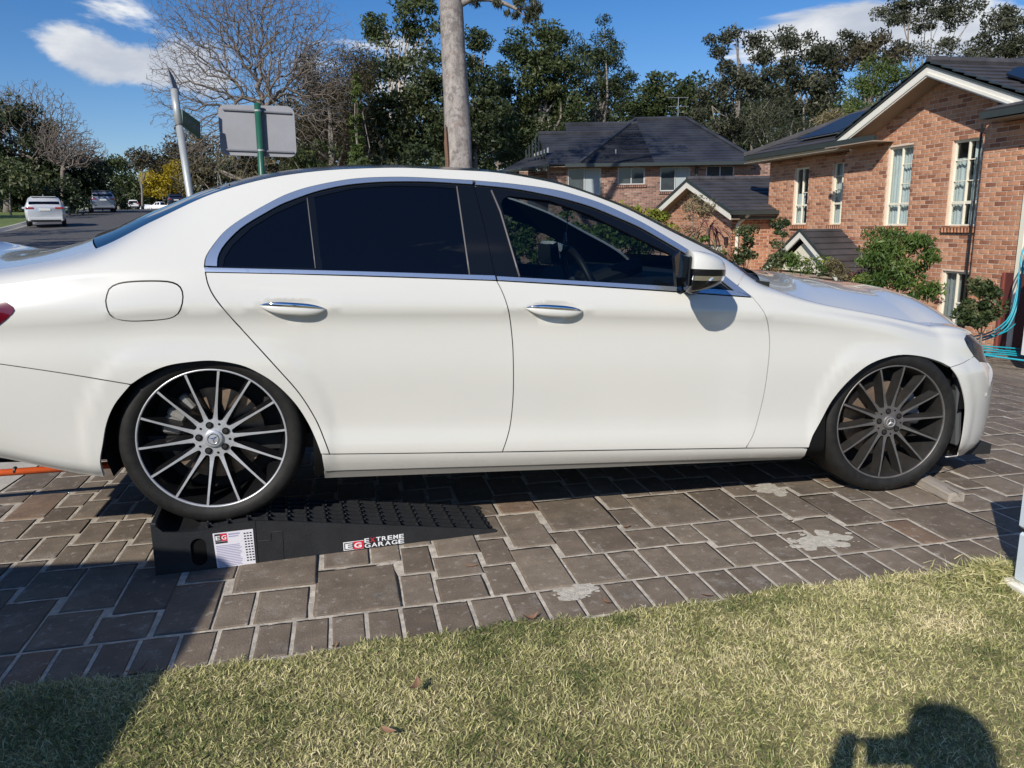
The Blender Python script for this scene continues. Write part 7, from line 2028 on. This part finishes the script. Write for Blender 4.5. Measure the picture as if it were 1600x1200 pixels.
# ------------------------------------------------------------ cars along the street and beside the lawn
M['silver_paint'] = mat('silver car paint', (.62, .63, .64), .3, metal=.25, coat=1.0)
M['grey_paint'] = mat('grey blue car paint', (.30, .32, .36), .3, metal=.5, coat=1.0)
M['white_paint'] = mat('plain white car paint', (.76, .76, .75), .3, coat=1.0)
M['navy_paint'] = mat('dark navy car paint', (.018, .022, .035), .25, coat=1.0)
M['plate'] = mat('number plate white', (.72, .73, .70), .5)
M['lamp_red'] = mat('red lamp', (.32, .012, .016), .2, coat=.6)
M['lamp_clear'] = mat('clear lamp', (.55, .57, .6), .12, coat=.6)
M['simple_tyre'] = mat('dark tyre', (.018, .018, .018), .8)
def street_car(name, label, loc, heading, L=4.6, W=1.82, H=1.5, kind='wagon', paint='silver_paint', cat='car', group=None):
    """x forward; sections along the length give the body, glass sits on it as separate panels"""
    root = empty(name, tuple(loc), (0, 0, heading), label=label, cat=cat, group=group)
    h = L/2; w = W/2
    if kind == 'wagon':
        top = [(-h, .0), (-h+.04, .0), (-h+.18, .55), (-h+.55, .94), (-h+.9, 1.0), (-.1, 1.0), (.35, .93), (1.15, .04), (1.2, .0), (h-.1, 0), (h, 0)]
        belt = [(-h, .62), (-h+.03, .66), (-h+.2, .68), (0, .655), (1.15, .64), (h-.3, .55), (h-.06, .47), (h, .42)]
    elif kind == 'hatch':
        top = [(-h, 0), (-h+.32, 0), (-h+.64, .95), (-h+.95, 1.0), (-.1, 1.0), (.35, .93), (1.15, .04), (1.2, .0), (h-.1, 0), (h, 0)]
        belt = [(-h, .24), (-h+.03, .36), (-h+.20, .57), (-h+.32, .635), (0, .645), (1.15, .63), (h-.3, .55), (h-.06, .47), (h, .42)]
    elif kind == 'sedan':
        top = [(-h, 0), (-h+.5, .0), (-h+1.2, .9), (-.4, 1.0), (.3, .95), (1.1, .03), (1.2, 0), (h, 0)]
        belt = [(-h, .58), (-h+.3, .66), (0, .64), (1.1, .62), (h-.3, .52), (h, .42)]
    else:                                                 # pickup with canopy-free tray
        top = [(-h, 0), (-.75, .0), (-.65, .75), (-.45, 1.0), (.35, .96), (1.1, .04), (1.2, 0), (h, 0)]
        belt = [(-h, .60), (0, .60), (1.1, .62), (h-.3, .56), (h, .46)]
    xs = np.unique(np.round(np.concatenate([np.linspace(-h, h, 28), [-h+.03, -h+.1, h-.06, h-.15], [p[0] for p in top]]), 3))
    zb0 = .22*H/1.5 if kind != 'ute' else .34
    V, n = [], len(xs)
    def sec(x):
        tb = np.interp(x, *zip(*top)); zb = np.interp(x, *zip(*belt))*H
        zt = zb+(H-zb)*tb
        e = 1-.16*max(0, (abs(x)-(h-.35))/.35)**2; ww = w*e
        lo = zb0+.12*max(0, (abs(x)-(h-.5))/.5)
        wt = ww*(.96-.22*tb)
        return [(ww*.86, lo), (ww*.97, lo+.10), (ww, (lo+zb)*.5), (ww*.985, zb-.05), (ww*.95, zb), (wt if tb > .02 else ww*.90, max(zt-.05, zb+.004)), (wt*.86 if tb > .02 else ww*.6, max(zt, zb+.012)), (0, max(zt, zb+.012)+.02)]
    for x in xs:
        s_ = sec(x); V += [(x, -a, b) for a, b in s_]+[(x, a, b) for a, b in s_[-2::-1]]
    k = 15; F = []
    for i in range(n-1):
        for j in range(k-1): F.append((i*k+j, (i+1)*k+j, (i+1)*k+j+1, i*k+j+1))
        F.append((i*k+k-1, (i+1)*k+k-1, (i+1)*k, i*k))
    F += [tuple(range(k)), tuple((n-1)*k+j for j in range(k))[::-1]]
    MB().add(V, F).build('body', M[paint], root, auto=38)
    # glass on the sides
    def side_z(x, f): s_ = sec(x); a, b = s_[4], s_[5]; return (a[0]+(b[0]-a[0])*f, a[1]+(b[1]-a[1])*f)
    cab = [p[0] for p in top if p[1] > .5]; x0, x1 = min(cab)+.15, max(cab)+.35
    for s in (-1, 1):
        for (a, b) in ((x0, (x0+x1)/2-.05), ((x0+x1)/2+.05, x1)):
            P = []
            for x, f in ((a, .12), (b, .12), (min(b, max(cab)+.1), .9), (a, .92)):
                yy, zz = side_z(x, f); P.append((x, s*(yy+.012), zz))
            MB().prism(P, (0, -s*.02, 0)).build('side_window', M['tint'], root)
    # rear and front glass
    def slope_glass(xa, xb, nm):
        d = -1 if xa < xb else 1; V = []; n_ = 7
        for x in np.linspace(xa, xb, n_):
            A = sec(x); e = 1e-2; dz = (sec(x+e)[5][1]-sec(x-e)[5][1])/(2*e); k = 1/sqrt(1+dz*dz); nx_, nz_ = -dz*k, k
            for q in (-1, -.5, .5, 1): V.append((x+nx_*.025, q*A[5][0]*.9, A[5][1]+.012+nz_*.02+.012*(1-abs(q))))
        F = [(i_*4+j_, i_*4+j_+1, i_*4+j_+5, i_*4+j_+4) for i_ in range(n_-1) for j_ in range(3)]
        MB().add(V, F).build(nm, M['tint'], root, smooth=True)
    if kind == 'wagon': slope_glass(-h+.10, -h+.50, 'rear_window'); MB().bbox((-h+.52, 0, H-.015), (.28, W*.62, .035), .012).build('roof_spoiler', M[paint], root)
    elif kind == 'hatch': slope_glass(-h+.36, -h+.62, 'rear_window')
    elif kind == 'sedan': slope_glass(-h+.58, -h+1.1, 'rear_window')
    else: slope_glass(-.72, -.5, 'rear_window')
    slope_glass(1.05, .42, 'windscreen')
    zl = .60*H; dx = .27 if kind == 'hatch' else 0.0
    for s in (-1, 1):
        MB().bbox((-h+.03+dx, s*w*.72, zl), (.10, w*.42, .10 if kind != 'ute' else .26), .02).build('tail_light', M['lamp_red'], root)
        MB().bbox((h-.10, s*w*.70, .43*H), (.16, w*.36, .10), .03).build('headlight', M['lamp_clear'], root)
        MB().bbox((.95, s*(w+.09), .66*H), (.12, .18, .12), .03).build('side_mirror', M[paint], root)
        for hx in (-h*.62, h*.62):
            wr = .33 if kind != 'ute' else .38
            wh = empty('wheel', (hx, s*(w-.11), wr), parent=root)
            MB().lathe([(.0, -.1), (wr*.62, -.1), (wr*.95, -.095), (wr, -.06), (wr, .06), (wr*.95, .095), (wr*.62, .1), (0, .1)], 24, 'y').build('tyre', M['simple_tyre'], wh, auto=30)
            MB().lathe([(.0, s*.105), (wr*.2, s*.112), (wr*.6, s*.104)], 20, 'y').build('rim', M['rim_silver'], wh)
    MB().bbox((-h+.0, 0, zb0+.12), (.12, W*.86, .20), .04).build('rear_bumper', M['black_plastic'] if kind != 'wagon' else M[paint], root)
    MB().bbox((-h-.045, 0, zb0+.06), (.05, W*.74, .10), .02).build('bumper_valance', M['black_plastic'], root)
    MB().bbox((-h-.012+dx*.8, 0, zl-.07), (.03, .52, .12), .004).build('number_plate', M['plate'], root)
    if kind == 'ute':
        MB().box((-h*.58, 0, .60*H+.02), (h*.72, W*.84, .012)).build('tray_cover', M['black_plastic'], root)
    MB().tube([(-.6 if kind != 'wagon' else -h+.75, 0, H), (-.68 if kind != 'wagon' else -h+.66, 0, H+.12)], [.02, .008], 6).build('roof_aerial', M[paint], root)
    return root
def road_head(y): return atan2(1.0, float(road_x(y+3)-road_x(y-3))/6)
def park(px, py, D, dyaw=0.0, **k):
    q = at_depth(px, py, D); z = float(np.interp(q[1], _AY, _AZ))+.03
    return street_car(loc=(q[0], q[1], z), heading=road_head(q[1])+dyaw, **k)
park(74, 352, 42, .10, name='parked_wagon', label='silver wagon parked on the verge nearest at the left with red tail lamps', L=4.7, H=1.52, W=1.84, kind='wagon', paint='silver_paint')
park(160, 330, 66, .12, name='parked_wagon', label='grey blue wagon parked second along the left kerb in shade', L=4.8, H=1.74, W=1.9, kind='wagon', paint='grey_paint')
park(209, 328, 150, .0, name='pickup', label='small white pickup far along the left kerb before the yellow wattle', L=5.1, H=1.8, W=1.9, kind='ute', paint='white_paint', cat='pickup')
park(230, 328, 175, .25, name='parked_car', label='tiny white hatch at the far bend left of the white canopied pickup', L=4.4, H=1.45, W=1.8, kind='sedan', paint='white_paint')
park(250, 327, 170, .9, name='pickup', label='white pickup turned side on at the far bend below the wattle', L=5.4, H=1.9, W=1.95, kind='ute', paint='white_paint', cat='pickup')
park(276, 326, 92, .0, name='parked_wagon', label='dark navy wagon on the right kerb beside the street sign pole', L=4.7, H=1.72, W=1.9, kind='wagon', paint='navy_paint')
street_car('parked_wagon', 'unseen dark car beside the lawn, shaped to throw the shadow at the ramp end', (-3.60, .93, 0.0), radians(172), L=4.7, W=1.9, H=1.45, kind='hatch', paint='navy_paint')  # out of view, added as shadow caster with its tail fitted to that shadow

# ------------------------------------------------------------ white van and cyan hoses by the brick wall
def van_and_hose():
    X0, X1, Y1, Y0 = 10.05, 11.35, 9.55, 5.0
    zg = float(g(10.6, 9.0))
    root = empty('white_van', ((X0+X1)/2, (Y0+Y1)/2, zg), (0, 0, radians(-90)), label='white van at the right edge against the brick house wall behind the cyan hoses', cat='van')
    L, W, H = Y1-Y0, X1-X0, 2.75
    h = L/2
    prof = [(-h, .28), (-h, 2.45), (-h+.06, 2.62), (-h+.22, H), (h-1.5, H), (h-.9, 2.2), (h-.75, 1.25), (h-.1, 1.1), (h, .9), (h, .28)]
    mb = MB().prism([(x, -W/2, z) for x, z in prof], (0, W, 0)); b = mb.build('body', M['white_paint'], root)
    MB().bbox((-h-.02, 0, .36), (.10, W*.96, .2), .03).build('rear_bumper', M['black_plastic'], root)
    MB().bbox((-h-.008, 0, 1.5), (.02, .012, 2.0), .003).build('door_gap', M['ink'], root)
    MB().prism([(h-1.42, -W*.42, 2.6), (h-.86, -W*.42, 2.1), (h-.74, -W*.42, 1.35), (h-.80, -W*.42, 1.35)], (0, W*.84, 0)).build('windscreen', M['tint'], root)
    for s in (-1, 1):
        MB().bbox((-h-.015, s*W*.42, 1.3), (.03, .10, .35), .01).build('tail_light', M['lamp_red'], root)
        MB().prism([(h-1.75, s*(W/2+.005), 1.5), (h-.95, s*(W/2+.005), 1.5), (h-1.2, s*(W/2+.005), 2.2), (h-1.75, s*(W/2+.005), 2.2)], (0, s*.01, 0)).build('side_window', M['tint'], root)
        for hx in (-h+.9, h-.9):
            wh = empty('wheel', (hx, s*(W/2-.11), .34), parent=root)
            MB().lathe([(.0, -.1), (.22, -.1), (.33, -.095), (.34, -.06), (.34, .06), (.33, .095), (.22, .1), (0, .1)], 24, 'y').build('tyre', M['simple_tyre'], wh, auto=30)
            MB().lathe([(.0, s*.105), (.2, s*.104)], 20, 'y').build('rim', M['rim_silver'], wh)
    M['hose'] = mat('cyan garden hose', (.015, .34, .44), .4)
    Dh = 12.6
    hz = empty('garden_hose', tuple(at_depth(1590, 540, Dh)), label='bundle of cyan garden hose hanging and coiled on the pavers at the right edge', cat='hose')
    o = np.array(hz.location)
    def strand(px, r=.017, D=Dh):
        P = smooth_px(px, 8); Q = []
        for i, (x, y) in enumerate(P):
            q = at_depth(x, y, D+.012*i*0)-o; Q.append(tuple(q))
        MB().tube(Q, r, 7).build('hose_strand', M['hose'], hz, smooth=True)
    strand([(1612, 370), (1598, 392), (1592, 430), (1588, 470), (1577, 500), (1560, 517), (1535, 528), (1515, 532)], .014)
    strand([(1610, 380), (1600, 400), (1595, 440), (1589, 480), (1574, 512), (1552, 526), (1530, 533)], .013)
    strand([(1603, 410), (1590, 450), (1580, 490), (1565, 508), (1545, 520), (1520, 526)], .012)
    strand([(1588, 505), (1572, 518), (1558, 524), (1538, 526)], .010)
    for k, (a, b, c) in enumerate(((538, 541, 546), (541, 546, 549), (545, 549, 553), (550, 552, 557))):
        strand([(1500, a), (1540, a+3), (1570, b+2), (1620, c+2)], .012, Dh-.25-.1*k)
    strand([(1500, 552), (1540, 555), (1575, 560), (1620, 566)], .014, Dh-1.1)
van_and_hose()

# ------------------------------------------------------------ street signs
def signs():
    M['sign_back'] = mat('dull aluminium sign back', (.165, .17, .19), .6, metal=.0, var=.1, scale=3)
    M['sign_green'] = mat('street sign green', (.008, .085, .05), .4)
    M['post_green'] = mat('dark green post', (.018, .095, .060), .4, var=.12, scale=8)
    M['galv'] = mat('galvanised pole', (.40, .42, .41), .5, metal=.35, var=.12, scale=6)
    fwd = np.array([sin(YAW), cos(YAW), 0])
    D = 11.5
    # square sign seen from behind on a green post
    b = at_depth(411, 300, D); zg = float(g(b[0], b[1])); t = at_depth(402, 162, D)
    foot = np.array([b[0]+.03, b[1], zg])
    root = empty('road_sign', tuple(foot), label='square grey back of a road sign on a dark green post', cat='sign')
    MB().tube([(0, 0, 0), tuple(b-foot), tuple(t-foot)], .048, 12).build('post', M['post_green'], root, smooth=True)
    C = [at_depth(px, py, D+.10)-foot for px, py in ((340, 163), (459, 166), (464, 246), (345, 242))]
    def rounded(C, r=.13, k=5):
        out = []
        for i in range(4):
            p, a, c = C[i], C[i-1], C[(i+1) % 4]
            ua = (a-p)/np.linalg.norm(a-p); uc = (c-p)/np.linalg.norm(c-p)
            for j in range(k+1):
                q = j/k; p0, p1 = p+ua*r, p+uc*r
                out.append(tuple((1-q)**2*p0+2*q*(1-q)*p+q*q*p1))
        return out
    MB().prism(rounded(C), tuple(fwd*.006)).build('sign_plate', M['sign_back'], root)
    for (x0, y0, x1, y1) in ((348, 171, 455, 177), (352, 234, 459, 238)):
        p, q = at_depth(x0, y0, D+.075)-foot, at_depth(x1, y1, D+.075)-foot
        MB().tube([tuple(p), tuple(q)], .014, 6).build('sign_rail', M['sign_back'], root)
    for (x, y) in ((402.5, 173), (407.5, 235)):
        p = at_depth(x, y, D)-foot; MB().lathe([(.050, -.012), (.053, -.012), (.053, .012), (.050, .012)], 14, 'z', c=tuple(p)).build('clamp', M['galv'], root)
    # leaning pole with a green street blade and an edge-on diamond plate
    D = 10.8
    b = at_depth(298, 312, D); t = at_depth(272, 140, D); zg = float(g(b[0], b[1])); m = b+(b-t)*((b[2]-zg)/(t[2]-b[2]))
    foot = np.array([m[0], m[1], zg])
    root = empty('street_name_sign', tuple(foot), label='leaning grey pole with a green street name blade and an edge on plate on top', cat='sign')
    MB().tube([tuple(m-foot), tuple(b-foot), tuple(at_depth(280, 196, D)-foot)], [.05, .05, .05], 14).build('pole', M['galv'], root, smooth=True)
    MB().tube([tuple(at_depth(280, 197, D)-foot), tuple(at_depth(272, 140, D)-foot)], [.054, .050], 14).build('pole_sleeve', M['galv'], root, smooth=True)
    MB().tube([tuple(at_depth(280.3, 197, D)-foot), tuple(at_depth(280, 196, D)-foot)], .056, 14).build('sleeve_rim', M['ink'], root)
    P = [at_depth(285, 171, D)-foot, at_depth(313, 191, D+1.0)-foot, at_depth(313.5, 217, D+1.0)-foot, at_depth(286, 197, D)-foot]
    nb = np.cross(P[1]-P[0], P[3]-P[0]); nb /= np.linalg.norm(nb)
    bl = MB().prism([tuple(p) for p in P], tuple(nb*.02)).build('name_blade', M['sign_green'], root)
    sgn = -1 if nb @ (-(foot+P[0])+EYE) < 0 else 1
    for k in range(9):
        u0, u1 = .10+k*.092, .10+k*.092+.055
        def bil(u, v): return (P[0]*(1-u)+P[1]*u)*(1-v)+(P[3]*(1-u)+P[2]*u)*v
        for off in (-.001, .0205):
            Q = [bil(u0, .30), bil(u1, .30), bil(u1, .70), bil(u0, .70)]
            if k % 3 == 1: Q = [bil(u0, .30), bil(u0+.02, .30), bil(u1, .70), bil(u1-.02, .70)]
            MB().add([tuple(q+nb*off) for q in Q], [(0, 1, 2, 3)]).build('blade_letter', M['sign_back'], bl)
    P = [at_depth(262, 105, D-.10)-foot, at_depth(271, 119, D+.25)-foot, at_depth(283, 150, D+.30)-foot, at_depth(271, 138, D-.02)-foot]
    nb = np.cross(P[1]-P[0], P[3]-P[0]); nb /= np.linalg.norm(nb)
    MB().prism([tuple(p) for p in P], tuple(nb*.008)).build('top_plate', M['sign_back'], root)
signs()

# ------------------------------------------------------------ the person taking the photograph (stands behind the camera, only the shadow shows)
def person():
    M['skin'] = mat('skin', (.42, .26, .19), .5)
    M['jacket'] = mat('dark jacket', (.03, .035, .045), .85)
    M['hair'] = mat('brown hair', (.05, .032, .02), .6)
    hx, hy = -.185, -.505
    root = empty('person', (hx, hy, 0), label='person in a dark jacket holding a phone, seen only as a shadow', cat='person')
    r = np.array([cos(YAW), -sin(YAW), 0]); f = np.array([sin(YAW), cos(YAW), 0])
    def P(a, b, z): q = r*a+f*b; return (q[0], q[1], z)
    ph = EYE-FW*.016-np.array([hx, hy, 0])
    V, E, Rd = [], [], []
    def add(p, rad, par=None):
        V.append(tuple(p)); Rd.append(rad)
        if par is not None: E.append((par, len(V)-1))
        return len(V)-1
    pelvis = add(P(0, 0, .92), (.15, .11)); waist = add(P(0, .01, 1.08), (.135, .10), pelvis); chest = add(P(0, .0, 1.28), (.16, .11), waist)
    up = add(P(0, -.01, 1.39), (.13, .085), chest); neck = add(P(0, .01, 1.46), (.055, .055), up); h1 = add(P(0, .03, 1.54), (.075, .085), neck); h2 = add(P(0, .035, 1.62), (.082, .095), h1); add(P(0, .03, 1.69), (.055, .065), h2)
    for s in (-1, 1):
        hip = add(P(s*.09, 0, .86), (.09, .09), pelvis); kn = add(P(s*.10, .03, .48), (.060, .062), hip); an = add(P(s*.11, -.01, .09), (.042, .045), kn); add(P(s*.13, .15, .035), (.040, .028), an)
        sh = add(P(s*.19, -.01, 1.37), (.065, .065), up); el = add(P(s*.25, .13, 1.12), (.046, .046), sh)
        wq = np.array(ph)-FW*.05+RT*s*.095-UP*.02
        wr = add(tuple(wq), (.028, .030), el); palm = add(tuple(np.array(ph)-FW*.035+RT*s*.085), (.032, .022), wr)
        for k in range(4):
            b0 = add(tuple(np.array(ph)-FW*.012+RT*s*(.083)+UP*(.024-.016*k)), (.009, .009), palm)
            add(tuple(np.array(ph)-FW*.004+RT*s*(.050-.004*abs(k-1.5))+UP*(.026-.017*k)), (.008, .008), b0)
        tb = add(tuple(np.array(ph)-FW*.040+RT*s*.062+UP*.03), (.011, .011), palm); add(tuple(np.array(ph)-FW*.030+RT*s*.040+UP*.022), (.009, .009), tb)
    me = bpy.data.meshes.new('body'); me.from_pydata(V, E, [])
    me.materials.append(M['jacket'])
    o = link('body', me, root)
    sk = o.modifiers.new('skin', 'SKIN'); o.modifiers.new('smooth', 'SUBSURF').levels = 1
    o.modifiers['smooth'].render_levels = 2
    for i, d in enumerate(me.skin_vertices[0].data): d.radius = Rd[i]; d.use_root = (i == 0)
    b = MB()
    for k, (zz, rr) in enumerate(((1.60, .098), (1.66, .094), (1.70, .070), (1.725, .03))):
        pass
    b.lathe([(.10, 1.58), (.102, 1.64), (.088, 1.695), (.05, 1.725), (0, 1.735)], 20, 'z', c=P(0, .02, 0)); b.build('hair', M['hair'], root, smooth=True)
    Rm = Matrix((tuple(RT), tuple(FW), tuple(UP))).transposed()
    pc = EYE-FW*.016+RT*.052-UP*.018
    phn = MB().bbox((0, 0, 0), (.150, .008, .074), .003, Rm).build('phone', M['black_gloss'], None, loc=tuple(pc))
    tag(phn, 'black phone held sideways in the hands of the person on the grass', 'phone')
person()
